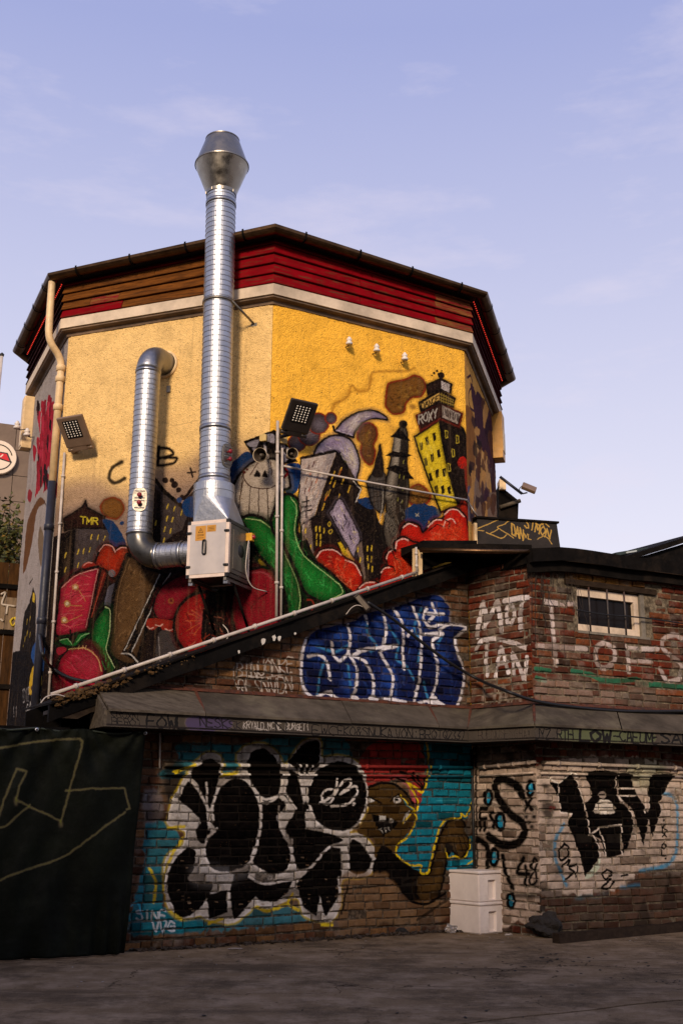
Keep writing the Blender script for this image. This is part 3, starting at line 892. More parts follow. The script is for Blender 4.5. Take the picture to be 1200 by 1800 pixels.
def mural_C():
    m = Mural(FC, -0.1, FC.len + 0.1, 2.8, 9.0, 0.012, 1.3, (0.66, 0.34, 0.08), 1.0)
    m.fr(720, 640, 2.5)
    m.P([(236, 200), (278, 230), (284, 420), (268, 580), (246, 580)], '#84562a')
    m.S([(250, 60), (262, 52), (270, 90), (254, 130), (262, 190), (282, 210)], 12, '#3a1d2a')
    m.P([(290, 120), (330, 180), (384, 290), (378, 450), (362, 535), (345, 420), (292, 350), (280, 220)], '#3c1f2b')
    m.P([(262, 80), (284, 130), (280, 210), (266, 130)], '#3c1f2b')
    m.P([(284, 360), (340, 430), (352, 500), (330, 560), (290, 500)], '#b98a52')
    m.P([(345, 440), (372, 470), (378, 640), (366, 650), (352, 520)], '#3a1e26')
    m.P([(268, 530), (320, 480), (340, 560), (392, 570), (392, 670), (270, 680)], '#7d6555', 0.9)
    for i in range(16):
        x = 280 + i * 6.5
        m.S([(x, 420 + random.uniform(0, 100)), (x + random.uniform(-4, 4), 560 + random.uniform(0, 100))], 4, random.choice(['#54301f', '#c9a06a', '#8d8079', '#3a2026']), 0.8)
    m.P([(246, 560), (262, 540), (270, 680), (250, 680)], '#24456a', 0.7)
    for i in range(46):
        x, y = random.uniform(255, 385), random.uniform(120, 640)
        m.P([(x, y), (x + random.uniform(6, 22), y + random.uniform(4, 20)), (x + random.uniform(0, 14), y + random.uniform(40, 130)), (x - 5, y + random.uniform(20, 60))], random.choice(['#2a141e', '#3c1f2b', '#1c0f10', '#6d4524', '#54301f', '#c08a48']), .85, jag=.8)
    m.image('paint_octagon_right')
    return m

def mural_Z():
    m = Mural(FZ, -0.1, FZ.len + 0.12, 2.0, 9.0, 0.012, 1.3, (0.36, 0.31, 0.28), 1.0)
    m.fr(0, 680, 3.0)
    for i in range(26):
        x = 130 + random.uniform(0, 170)
        y = random.uniform(300, 900)
        m.S([(x, y), (x - 12, y + random.uniform(60, 220))], random.uniform(4, 14), random.choice(['#6a625e', '#b0a59c', '#a2968e', '#59514c']), 0.55, soft=3)
    m.P([(262, 40), (276, 80), (300, 84), (308, 200), (300, 370), (262, 420), (240, 500), (190, 590), (200, 470), (212, 330), (222, 200), (226, 130), (246, 150)], '#8e1a29', smooth=False, jag=1.2)
    m.P([(250, 440), (272, 470), (256, 540), (234, 560)], '#8e1a29', smooth=False, jag=1); m.P([(180, 310), (200, 330), (186, 400)], '#8e1a29'); m.P([(158, 540), (176, 560), (166, 610), (152, 590)], '#7d1a26')
    for q in ([(250, 130), (240, 300), (252, 380)], [(276, 90), (268, 220), (290, 340)], [(232, 220), (226, 340), (200, 480)], [(296, 120), (286, 260)], [(258, 340), (240, 420), (210, 520)]):
        m.S(q, 5, '#1d0b0e')
    for i in range(60):
        x, y = random.uniform(200, 302), random.uniform(40, 500)
        m.P([(x - 5, y), (x + 6, y + 4), (x + random.uniform(-4, 6), y + random.uniform(50, 130)), (x - 9, y + random.uniform(20, 60))], random.choice(['#8e1a29', '#7a1422', '#1d0b0e', '#a3283a']), smooth=False)
    m.P([(212, 585), (246, 612), (202, 650), (176, 800), (150, 930), (126, 985), (140, 800), (158, 690)], '#59391f')
    m.P([(218, 735), (252, 850), (264, 960), (222, 945), (204, 820)], '#6b5945'); m.S([(240, 600), (250, 630)], 8, '#3a2414')
    m.P([(180, 1055), (198, 1110), (194, 1400), (106, 1410), (134, 1190), (160, 1140)], '#15100e', smooth=False)
    m.P([(178, 1085), (190, 1090), (190, 1140), (178, 1130)], '#b0922a', smooth=False)
    m.windows([(150, 1240), (166, 1225), (140, 1330), (152, 1300), (165, 1310), (130, 1360)], '#bfa035', 7, 26, 2)
    m.S([(160, 1040), (178, 1010)], 10, '#2a1c14')
    m.P([(60, 1420), (180, 1400), (200, 1340), (330, 1330), (300, 1760), (40, 1790)], '#0b090b')
    m.P([(190, 1350), (240, 1380), (232, 1500), (190, 1470), (170, 1420)], '#1c3f70'); m.P([(172, 1490), (214, 1460), (226, 1560), (206, 1600), (158, 1620)], '#ad8a1e'); m.O(190, 1590, 22, '#4a2c1c')
    m.T('GANGS', 142, 1680, 222, 1610, 56, 6, '#a09c98'); m.T('DIP', 128, 1600, 166, 1580, 70, 5, '#8a8684'); m.T('119', 72, 1690, 112, 1680, 50, 5, '#8a8684')
    m.image('paint_octagon_left')
    return m

def mural_P1():
    m = Mural(P1, -0.3, P1.len + 0.02, 0.0, 5.2, 0.0075, 2.3)
    teal, yel, wht, blk = '#0b505c', '#9c860f', '#87827d', '#030202'
    m.fr(230, 1270, 2.727)
    # turquoise ground colour with ragged, overpainted edges
    m.P([(235, 95), (520, 100), (760, 60), (1010, 60), (1010, 260), (170, 270), (225, 180)], teal, 0.9, jag=1.5, soft=1)
    m.P([(70, 500), (190, 470), (250, 600), (170, 700), (150, 850), (190, 900), (380, 980), (200, 1010), (10, 1012), (12, 860), (60, 690)], teal, 0.92, jag=2, soft=1)
    m.P([(60, 330), (140, 330), (150, 460), (70, 470)], '#5f6068', 0.6, jag=2, soft=2)
    m.P([(10, 900), (620, 870), (840, 890), (900, 950), (560, 990), (380, 1000), (20, 1018)], teal, 0.85, jag=2.5, soft=1)
    m.P([(160, 190), (230, 180), (270, 300), (200, 400), (150, 330)], '#0a0a0a', 0.9, soft=5)
    # yellow halo, then the white body of the lettering
    body = [(165, 800), (160, 700), (180, 640), (250, 590), (262, 520), (180, 486), (190, 420), (206, 370), (272, 245), (340, 165), (392, 148), (432, 180), (432, 262), (520, 238), (510, 160), (556, 115), (640, 108), (702, 150), (742, 205), (822, 98), (902, 82), (912, 170), (982, 163), (1062, 180), (1122, 250), (1142, 340), (1112, 450), (1042, 528), (1102, 538), (1162, 600), (1172, 660), (1132, 732), (1012, 752), (1002, 870), (952, 952), (832, 922), (792, 835), (652, 897), (602, 872), (492, 957), (372, 942), (332, 922), (252, 937), (190, 902)]
    m.S(body + [body[0]], 26, yel, 0.75, soft=4)
    m.P(body, wht)
    m.hatch(body, ['#5d5854', '#a39e99', '#6d6259', '#4a4642'], 260, 40, 1.4, .5, 8, .4)
    m.S(body + [body[0]], 9, '#98938f', soft=2)
    for q in ([(180, 506), (255, 498)], [(248, 556), (200, 630), (165, 720), (160, 800)], [(432, 256), (515, 238)], [(372, 962), (440, 940)], [(772, 822), (756, 868), (800, 900)], [(600, 884), (660, 902), (752, 872)], [(915, 972), (965, 970)], [(890, 650), (925, 625)], [(205, 240), (300, 205)], [(90, 700), (120, 770), (110, 860)], [(190, 905), (250, 945)]):
        m.S(q, 14, '#a58d12', 0.9, soft=2)
    fills = [
        [(230, 362), (270, 282), (312, 310), (360, 402), (377, 500), (366, 560), (336, 572), (318, 522), (342, 472), (300, 422)],
        [(285, 247), (340, 195), (392, 180), (417, 212), (410, 290), (372, 410), (330, 300)],
        [(398, 400), (430, 310), (500, 265), (560, 290), (612, 392), (617, 500), (592, 620), (540, 690), (450, 716), (388, 690), (358, 620), (370, 560), (412, 510), (388, 470)],
        [(265, 600), (302, 620), (296, 700), (268, 742), (290, 772), (382, 768), (382, 802), (330, 880), (258, 927), (208, 900), (174, 820), (174, 730), (210, 650)],
        [(558, 182), (580, 140), (640, 124), (692, 170), (717, 242), (717, 312), (690, 352), (640, 362), (590, 312), (560, 232)],
        [(626, 382), (700, 362), (728, 402), (702, 452), (720, 522), (757, 590), (762, 662), (730, 722), (670, 727), (600, 692), (578, 662), (617, 560), (632, 452)],
        [(735, 342), (758, 228), (802, 252), (828, 372), (845, 402), (838, 502), (870, 522), (960, 542), (1012, 570), (940, 602), (900, 642), (850, 692), (800, 702), (774, 642), (770, 562), (748, 502), (792, 422)],
        [(758, 192), (830, 110), (897, 98), (892, 192), (840, 244), (790, 222)],
        [(858, 402), (858, 300), (900, 220), (990, 184), (1072, 210), (1122, 290), (1127, 382), (1090, 472), (1030, 517), (950, 512), (888, 472)],
        [(1055, 558), (1112, 588), (1147, 642), (1132, 702), (1080, 722), (1043, 692), (1043, 620)]]
    for q in fills:
        m.P(q, blk); m.S(q + [q[0]], 13, blk, soft=1.5)
    for q in ([(370, 832), (460, 810), (466, 902), (380, 937)], [(480, 802), (500, 730), (556, 720), (592, 832), (500, 937), (485, 882)], [(568, 740), (640, 767), (772, 750), (752, 802), (700, 852), (630, 852), (590, 822)], [(798, 772), (880, 682), (950, 600), (1002, 610), (1002, 742), (992, 832), (932, 922), (905, 800), (885, 922), (830, 882)]):
        m.P(q, blk, smooth=False); m.S(q + [q[0]], 12, blk, smooth=False, soft=1.5)
    m.P([(300, 690), (560, 700), (560, 730), (400, 790), (300, 770)], '#4c4a4a', 0.5, soft=7)
    for q in ([(395, 470), (392, 400), (428, 306), (500, 260), (564, 286), (616, 390), (622, 500), (596, 622), (546, 694), (455, 722), (384, 702), (352, 622), (368, 556), (412, 508)],
              [(624, 378), (622, 470), (606, 566), (578, 656), (602, 696), (670, 732), (736, 724), (768, 660), (760, 588), (722, 520), (702, 450)],
              [(556, 182), (556, 240), (592, 322), (640, 368), (702, 354), (724, 310), (722, 240), (696, 168), (640, 118), (578, 134), (556, 182)],
              [(856, 402), (888, 474), (950, 518), (1030, 522), (1094, 476), (1130, 382), (1125, 290), (1074, 206), (990, 180), (898, 216), (856, 300)],
              [(772, 560), (774, 642), (802, 708), (856, 698), (904, 646), (946, 602), (1016, 574)], [(566, 738), (640, 772), (774, 752)], [(1040, 700), (1040, 620), (1056, 554), (1114, 584), (1150, 642)],
              [(228, 362), (270, 278), (314, 308), (364, 402), (380, 500)], [(264, 598), (210, 648), (172, 730), (172, 820), (206, 902)], [(466, 806), (468, 906)], [(735, 342), (757, 226), (802, 248), (830, 372)]):
        m.S(q, 11, '#96918d', soft=1.6)
    for q in ([(362, 290), (366, 380), (374, 510)], [(832, 200), (834, 300), (830, 385)], [(800, 200), (820, 300)], [(860, 210), (845, 300)], [(843, 420), (842, 505)], [(995, 740), (1000, 870)], [(706, 402), (716, 452), (760, 420)], [(620, 378), (660, 386), (735, 340), (760, 370), (790, 412)]):
        m.S(q, 9, '#8f8a86', soft=1.5)
    m.O(728, 390, 14, blk)
    for i in range(46):
        x, y = random.uniform(180, 1000), random.uniform(640, 930)
        m.S([(x, y), (x + random.uniform(5, 16), y + random.uniform(-2, 2))], random.uniform(2, 5), '#6d5a48', 0.7, smooth=False)
    m.S([(988, 268), (968, 345), (905, 385)], 11, '#9a9591'); m.S([(962, 318), (928, 328), (914, 372), (950, 388), (1002, 300), (1048, 268), (1050, 300), (1000, 345), (1070, 305), (1086, 335), (1040, 390), (960, 402)], 11, '#9a9591'); m.O(1066, 391, 8, '#9a9591')
    m.T('TOE', 245, 96, 345, 100, 26, 4, '#3c4446', 0.8)
    m.T('SINE', 24, 900, 172, 905, 46, 8, '#8f959a', smooth=True); m.T('VVG', 100, 950, 212, 958, 48, 9, '#8f959a', smooth=True)
    m.S([(0, 880), (30, 860), (50, 920)], 8, '#2c8aa0', 0.6)
    # the figure with the red cap on the right
    m.fr(600, 1270, 3.75)
    m.P([(555, 60), (870, 70), (884, 480), (850, 600), (812, 640), (690, 650), (640, 730), (600, 850), (570, 985), (520, 995), (356, 880), (376, 800), (480, 680), (498, 560), (530, 460), (558, 320)], '#0c5364', jag=1)
    m.P([(690, 830), (840, 750), (884, 750), (884, 960), (690, 965)], '#0c5f74', jag=1)
    m.P([(106, 272), (180, 150), (300, 105), (480, 110), (540, 230), (553, 300), (540, 432), (504, 565), (470, 540), (440, 432), (380, 372), (300, 392), (178, 425), (150, 332)], '#6f211e', jag=0.8)
    m.P([(300, 360), (420, 370), (490, 480), (500, 560), (440, 440), (370, 380)], '#8a4a52', 0.8, soft=3)
    for q in ([(380, 322), (450, 348), (530, 432), (548, 360)], [(360, 368), (432, 398), (476, 460), (498, 550)], [(470, 330), (520, 400), (536, 440)]):
        m.S(q, 14, blk)
    m.P([(178, 425), (300, 395), (390, 430), (460, 520), (492, 600), (470, 662), (400, 782), (360, 842), (220, 892), (212, 770), (100, 720), (170, 600)], '#33240e')
    m.S([(178, 425), (260, 400), (340, 405), (420, 460), (478, 545)], 18, blk)
    m.P([(270, 810), (362, 872), (450, 950), (525, 1000), (480, 1120), (570, 1196), (460, 1190), (300, 1012), (205, 992), (222, 900)], blk)
    m.P([(180, 500), (216, 516), (182, 530)], '#8d8a86'); m.S([(178, 490), (260, 530)], 12, blk); m.P([(340, 505), (372, 482), (388, 520), (350, 532)], '#8d8a86'); m.O(364, 510, 9, blk); m.S([(320, 520), (372, 472), (400, 500)], 10, blk)
    m.P([(390, 480), (440, 540), (470, 575), (440, 560), (420, 540)], '#0c6472'); m.P([(404, 640), (440, 580), (446, 610), (412, 668)], '#85827c')
    m.S([(388, 478), (440, 545), (475, 575), (440, 620), (404, 664)], 9, yel)
    m.P([(196, 605), (240, 615), (330, 635), (380, 655), (340, 702), (270, 750), (238, 700)], blk, smooth=False)
    for q in ([(246, 612), (290, 616), (290, 652), (250, 652)], [(320, 630), (348, 644), (342, 662), (320, 658)], [(246, 700), (264, 694), (270, 735)], [(276, 694), (296, 690), (292, 728)], [(304, 690), (320, 688), (316, 716)]):
        m.P(q, '#85827c', smooth=False)
    m.P([(690, 660), (790, 632), (832, 760), (842, 822), (800, 880), (766, 894), (700, 800), (692, 905), (660, 1080), (620, 1165), (540, 1185), (488, 1125), (505, 1010), (582, 985), (640, 760)], '#33240f', line=blk, lw=16)
    m.P([(690, 820), (740, 815), (700, 885)], blk)
    for q in ([(738, 770), (762, 875)], [(770, 752), (802, 870)], [(795, 742), (828, 840)]):
        m.S(q, 7, blk)
    m.S([(560, 130), (572, 240), (570, 320), (552, 420), (530, 462), (500, 440), (428, 388)], 15, yel); m.S([(428, 388), (470, 456), (502, 525), (500, 570), (480, 592), (494, 632), (470, 692), (430, 760), (372, 802), (360, 868), (450, 940), (522, 942), (520, 990), (568, 988), (602, 850), (640, 702), (690, 640), (780, 632), (790, 600), (822, 616), (872, 490)], 13, yel)
    m.S([(845, 770), (842, 830), (800, 895), (740, 880), (700, 895), (686, 830)], 10, yel); m.S([(810, 945), (872, 905)], 10, yel)
    m.T('CRIPPING', 612, 425, 780, 428, 32, 5, '#06262e', 0.8); m.S([(620, 515), (790, 512)], 5, '#3a8896', 0.5)
    m.P([(810, 700), (860, 600), (872, 700), (830, 740)], '#4a4642', 0.7)
    m.S([(876, 60), (886, 960)], 26, blk, smooth=False)
    # tan distemper left on the lowest courses
    m.P([(160, 992), (272, 990), (350, 1060), (455, 1180), (690, 1160), (690, 1290), (500, 1340), (250, 1330), (0, 1420), (0, 1020)], '#5f4529', 0.6, jag=2.5, soft=2)
    m.S([(0, 1100), (160, 1085), (340, 1070)], 12, blk, 0.9); m.S([(460, 1180), (560, 1196), (690, 1120)], 16, blk); m.S([(500, 1300), (690, 1170)], 18, blk, 0.8); m.S([(0, 1260), (20, 1160), (40, 1080)], 16, blk, 0.9)
    # gable: large blue lettering
    m.fr(300, 920, 2.222)
    m.gain = 1.6
    nav, wl_ = '#0d1840', '#b4b2ba'
    piece = [(512, 560), (516, 490), (560, 422), (640, 400), (720, 380), (760, 352), (850, 335), (920, 312), (985, 288), (1042, 282), (1086, 330), (1086, 392), (1152, 406), (1110, 452), (1138, 560), (1145, 622), (1130, 690), (1104, 724), (940, 706), (700, 692), (560, 682), (518, 650)]
    m.S(piece + [piece[0]], 22, '#6a6a78', 0.55, soft=6)
    m.P(piece, nav)
    m.hatch(piece, ['#050a20', '#1a2c66', '#24407c', '#070d2a'], 200, 60, 1.5, .3, 9, .4)
    m.P([(530, 560), (620, 480), (680, 600), (660, 670), (560, 660)], '#0a1030', 0.6, soft=8); m.P([(900, 560), (1000, 520), (1100, 560), (1100, 690), (940, 680)], '#0b1234', 0.6, soft=10)
    for x, y in ((560, 500), (660, 440), (740, 420), (820, 400), (900, 380), (960, 400), (1040, 340), (1060, 540), (850, 600), (700, 620)):
        m.O(x, y, 26, '#20489a', 46, .4, soft=9)
    for q in ([(570, 480), (640, 502), (690, 476)], [(600, 540), (580, 600), (574, 668)], [(690, 550), (702, 640)], [(762, 370), (772, 430), (806, 480), (780, 500)], [(850, 400), (888, 470), (880, 530), (920, 560), (950, 610)], [(985, 620), (1004, 690)], [(980, 330), (950, 400), (976, 470), (964, 540)], [(1040, 470), (1060, 440)]):
        m.S(q, 10, '#2f6c98', 0.75, soft=3)
    for q in ([(532, 450), (516, 490), (508, 560), (520, 645), (560, 682), (610, 660), (650, 687), (715, 690), (782, 692), (850, 686), (950, 704), (1020, 692), (1102, 724), (1130, 684), (1143, 612), (1140, 560), (1108, 456), (1152, 408), (1086, 394), (1050, 416)],
              [(534, 520), (580, 514), (612, 546), (622, 612)], [(628, 465), (634, 510), (660, 537), (692, 504), (700, 440), (690, 398)], [(692, 504), (727, 572), (722, 642), (704, 688)], [(730, 498), (772, 490), (714, 516), (760, 540), (792, 622), (784, 690)],
              [(740, 494), (884, 478), (818, 502), (866, 592), (858, 684)], [(828, 345), (842, 410), (830, 470)], [(870, 335), (906, 402), (905, 500), (910, 570)], [(945, 325), (970, 402), (977, 482), (970, 602), (948, 698)], [(1000, 330), (986, 370), (1010, 404), (1062, 392)],
              [(1020, 312), (1032, 350), (1008, 382)], [(1004, 352), (1066, 355)], [(985, 434), (1062, 430), (1020, 462), (1042, 560), (1032, 640), (1010, 694)], [(924, 440), (940, 420)], [(760, 360), (768, 390)]):
        m.S(q, 12, wl_, soft=2.2)
    for q in ([(605, 665), (625, 650), (640, 680)], [(770, 690), (790, 668), (812, 690)], [(700, 690), (715, 668), (735, 690)], [(1000, 700), (1030, 675), (1060, 715)]):
        m.P(q, wl_)
    m.T('BINUONKE', 256, 545, 478, 528, 56, 6, '#9a928c', 0.85, smooth=True, wob=0.1); m.T('RESNVDN', 262, 610, 478, 606, 58, 6, '#9a928c', 0.85, smooth=True, wob=0.1)
    m.S([(250, 560), (246, 600), (260, 640)], 5, '#9a928c', 0.8); m.S([(270, 590), (360, 602), (440, 590)], 5, '#9a928c', 0.7)
    m.image('paint_gable_wall')
    return m

def mural_P2():
    m = Mural(P2, -0.02, P2.len + 0.02, 0.0, 5.4, 0.0075, 2.4)
    blk = '#030202'
    m.fr(760, 1270, 2.727)
    m.P([(195, 190), (520, 200), (530, 900), (400, 960), (190, 960)], '#897a6e', 0.94, jag=2, soft=1)
    for x, y, r in ((240, 150, 40), (300, 120, 34), (360, 140, 36), (430, 120, 30), (470, 160, 44), (380, 175, 20)):
        m.O(x, y, r, blk, r * 0.8, 0.75, soft=5)
    for i in range(110):
        m.O(random.uniform(200, 520), random.uniform(200, 930), random.uniform(6, 26), random.choice(['#1c1713', '#8c7d70', '#0f0c0a', '#3d332c', '#2b241f']), random.uniform(6, 18), a=0.5, soft=5)
    m.hatch([(205, 210), (515, 220), (520, 900), (380, 940), (210, 930)], ['#0a0807', '#1c1713', '#a09388'], 70, 40, 1.0, 1.3, 7, .5, 3)
    m.S([(432, 352), (400, 300), (330, 272), (298, 300), (318, 370), (372, 440), (430, 482), (440, 530), (400, 582), (330, 584), (268, 545)], 42, blk, soft=4)
    for x, y, s in ((265, 360, 1), (325, 476, 1.1), (295, 645, 1.1), (470, 316, 1), (375, 855, 1)):
        m.O(x, y, 24 * s, blk, 46 * s, soft=1); m.O(x, y, 10 * s, '#14607c', 27 * s); m.O(x - 3, y - 10, 4, '#4a98ac', 8, a=0.6)
    for q in ([(230, 515), (226, 420), (262, 412)], [(228, 465), (256, 462)], [(250, 515), (250, 480)], [(292, 430), (278, 440), (296, 480), (290, 505)], [(470, 370), (440, 420)], [(446, 376), (474, 418)]):
        m.S(q, 19, blk, soft=3)
    for x, y in ((452, 452), (462, 480), (488, 452), (478, 500)):
        m.O(x, y, 11, blk, soft=2)
    m.S([(218, 560), (262, 596), (262, 690)], 30, blk, soft=4); m.S([(334, 640), (352, 720), (384, 795)], 24, blk, soft=4)
    m.S([(438, 650), (404, 720), (462, 726)], 22, blk, soft=4); m.S([(448, 690), (444, 780)], 20, blk, soft=4)
    m.S([(490, 650), (470, 690), (494, 720), (500, 760), (476, 778), (466, 750), (494, 700), (500, 665), (490, 650)], 14, blk, soft=3)
    m.S([(400, 832), (520, 828)], 22, blk, 0.8, soft=5); m.S([(205, 80), (212, 700)], 14, blk, 0.9, smooth=False); m.S([(516, 100), (526, 900)], 24, blk, 0.9, smooth=False)
    m.fr(720, 920, 2.5)
    m.gain = 1.75
    wl_ = '#aca4a4'
    for q in ([(298, 498), (306, 420), (322, 350)], [(322, 350), (332, 400), (328, 458)], [(328, 450), (356, 400), (384, 342)], [(384, 342), (396, 400), (402, 474)], [(416, 340), (470, 330), (532, 322)], [(492, 326), (486, 400), (488, 464)]):
        m.S(q, 26, wl_, soft=1.5)
    m.S([(440, 350), (424, 390), (430, 436), (450, 436), (458, 392), (440, 350)], 21, wl_, soft=1.5)
    for q in ([(290, 560), (320, 514), (380, 508), (450, 524), (508, 546)], [(340, 520), (336, 600), (340, 668)], [(376, 672), (386, 610), (400, 545), (418, 600), (434, 655)], [(384, 620), (428, 610)], [(456, 662), (450, 572), (476, 620), (502, 688)], [(502, 688), (508, 640), (514, 588)]):
        m.S(q, 21, wl_, soft=1.5)
    m.T('HAR', 318, 720, 505, 700, 90, 16, '#7d7068', 0.55, soft=3)
    m.P([(300, 330), (540, 310), (540, 480), (290, 500)], '#8a807a', 0.12, soft=8)
    m.image('paint_bay_return')
    return m

def mural_P3():
    m = Mural(P3, -0.02, 4.4, 0.0, 5.4, 0.0075, 2.4)
    blk, wl_ = '#030202', '#a3978c'
    m.fr(760, 1270, 2.727)
    m.P([(500, 205), (1220, 225), (1225, 700), (1010, 712), (900, 800), (640, 830), (500, 780)], '#8a7c70', 0.94, jag=2.5, soft=1)
    for i in range(150):
        m.O(random.uniform(520, 1200), random.uniform(200, 820), random.uniform(8, 34), random.choice(['#2b241f', '#8f8275', '#1c1713', '#5c5147', '#3b332c']), random.uniform(6, 20), a=0.42, soft=6)
    m.hatch([(520, 220), (1200, 235), (1210, 690), (900, 790), (560, 780)], ['#14100e', '#3b332c', '#a89c90'], 90, 50, .6, 1.4, 6, .4, 3)
    m.P([(930, 190), (1080, 190), (1120, 290), (1000, 320), (940, 270)], '#6a7558', 0.4, soft=8)
    m.P([(490, 800), (640, 815), (760, 850), (890, 800), (1010, 720), (1230, 690), (1230, 1010), (480, 1010)], '#241c18', 0.75, jag=3, soft=3)
    m.S([(625, 490), (588, 560), (590, 660), (640, 780)], 17, '#14607f', 0.75, soft=4); m.S([(1100, 338), (1165, 378), (1168, 600), (1120, 682), (990, 712)], 17, '#14607f', 0.75, soft=4); m.S([(900, 790), (990, 778)], 14, '#14607f', 0.5, soft=5); m.S([(690, 840), (790, 830), (840, 815)], 20, '#14505c', 0.45, soft=6)
    m.S([(555, 262), (600, 292), (640, 262), (660, 238), (690, 262)], 8, wl_)
    m.P([(560, 282), (600, 294), (640, 268), (656, 245), (682, 270), (722, 380), (746, 500), (750, 540), (792, 560), (802, 640), (730, 742), (706, 640), (644, 480), (664, 440), (610, 432), (600, 360)], blk, smooth=False)
    m.P([(735, 240), (882, 238), (882, 312), (892, 372), (950, 432), (962, 502), (932, 592), (902, 632), (830, 642), (800, 562), (750, 532), (728, 402), (762, 342)], blk)
    m.P([(772, 415), (796, 372), (850, 376), (874, 412), (862, 436), (778, 436)], wl_); m.O(812, 346, 20, '#6a6058', 17); m.S([(776, 408), (866, 408)], 4, blk); m.S([(800, 345), (824, 345)], 6, blk)
    m.P([(888, 240), (942, 240), (972, 340), (1002, 380), (1030, 432), (1036, 250), (1158, 244), (1084, 380), (1092, 420), (1050, 552), (1032, 462), (1010, 592), (958, 420), (890, 352)], blk, smooth=False)
    for q in ([(884, 316), (962, 316)], [(886, 352), (974, 350)], [(1020, 366), (1017, 432)], [(1036, 360), (1034, 420)], [(750, 540), (800, 502), (902, 490), (906, 632)], [(762, 530), (792, 590), (804, 652)], [(796, 512), (816, 570), (832, 642)], [(682, 268), (724, 380), (746, 500), (750, 540)], [(892, 360), (952, 432), (966, 500)], [(600, 300), (604, 380), (612, 432), (664, 438)], [(878, 260), (874, 310)]):
        m.S(q, 7, '#9a8f84', smooth=False)
    m.P([(728, 745), (770, 690), (802, 650), (800, 690), (760, 740)], '#8a9a86', 0.6)
    m.S([(628, 580), (604, 620), (614, 660), (646, 640), (648, 600), (628, 580)], 11, blk); m.O(626, 610, 9, '#9a8f84'); m.S([(618, 690), (655, 660), (650, 690), (690, 680)], 10, blk); m.S([(636, 750), (676, 720), (650, 700)], 10, blk); m.S([(690, 690), (686, 740)], 9, blk)
    m.S([(832, 705), (812, 730), (830, 752), (858, 720), (832, 705)], 10, blk); m.S([(850, 752), (808, 790), (838, 796), (872, 760)], 10, blk); m.S([(900, 736), (934, 728)], 8, blk)
    for ch, y in (('L', 610), ('O', 580), ('X', 520), ('K', 490)):
        m.T(ch, 1094, y, 1122, y, 28, 7, blk)
    m.O(1106, 468, 5, blk); m.O(1112, 652, 5, blk)
    for q in ([(960, 980), (1010, 830), (1050, 980)], [(1090, 920), (1128, 700), (1180, 880)]):
        m.P(q, '#0f0c0b', 0.6, smooth=False, soft=2)
    m.P([(520, 390), (560, 380), (590, 410), (560, 470), (530, 440)], '#15100e', 0.85, soft=3); m.O(568, 412, 14, '#4a2320'); m.O(540, 305, 18, '#15100e', 10, soft=2)
    m.fr(720, 920, 2.5)
    m.gain = 1.75
    w2 = '#a89c98'
    m.S([(596, 345), (670, 350), (748, 352)], 30, w2, 0.8, soft=3); m.S([(618, 350), (626, 450), (640, 620)], 24, w2, 0.9, soft=2.5); m.S([(556, 540), (660, 546), (772, 552)], 28, w2, 0.8, soft=3)
    m.S([(855, 522), (815, 548), (818, 612), (855, 636), (894, 606), (894, 552), (855, 522)], 24, w2, 0.85, soft=3)
    m.S([(950, 540), (958, 600), (960, 652)], 24, w2, 0.85, soft=3); m.S([(950, 545), (1020, 552), (1085, 550)], 24, w2, 0.8, soft=3); m.S([(958, 602), (1060, 606)], 22, w2, 0.75, soft=3)
    m.S([(1215, 520), (1160, 490), (1112, 510), (1108, 550), (1150, 585), (1188, 622), (1184, 680), (1130, 694), (1096, 640)], 22, w2, 0.75, soft=3)
    for q in ([(552, 640), (612, 648)], [(712, 648), (800, 668), (860, 692), (990, 686)], [(1000, 690), (1060, 712)], [(1072, 708), (1240, 726)], [(556, 680), (590, 690)]):
        m.S(q, 24, '#08513a', 0.9, soft=2)
    m.P([(556, 690), (700, 670), (830, 720), (1060, 730), (1080, 800), (800, 800), (560, 780)], '#857a72', 0.5, jag=2, soft=5)
    m.P([(930, 770), (1060, 740), (1120, 800), (960, 810)], '#15110f', 0.5, soft=8)
    m.image('paint_bay_front')
    return m
# ------------------------------------------------------------------ materials of the buildings
def vnoise(nx, nz, cell, seed):
    r = np.random.default_rng(seed)
    gx, gz = int(nx / cell) + 3, int(nz / cell) + 3
    g = r.random((gz, gx))
    X, Zz = np.meshgrid(np.arange(nx) / cell, np.arange(nz) / cell)
    i, j = X.astype(int), Zz.astype(int)
    fx, fz = X - i, Zz - j
    fx, fz = fx * fx * (3 - 2 * fx), fz * fz * (3 - 2 * fz)
    return (g[j, i] * (1 - fx) + g[j, i + 1] * fx) * (1 - fz) + (g[j + 1, i] * (1 - fx) + g[j + 1, i + 1] * fx) * fz

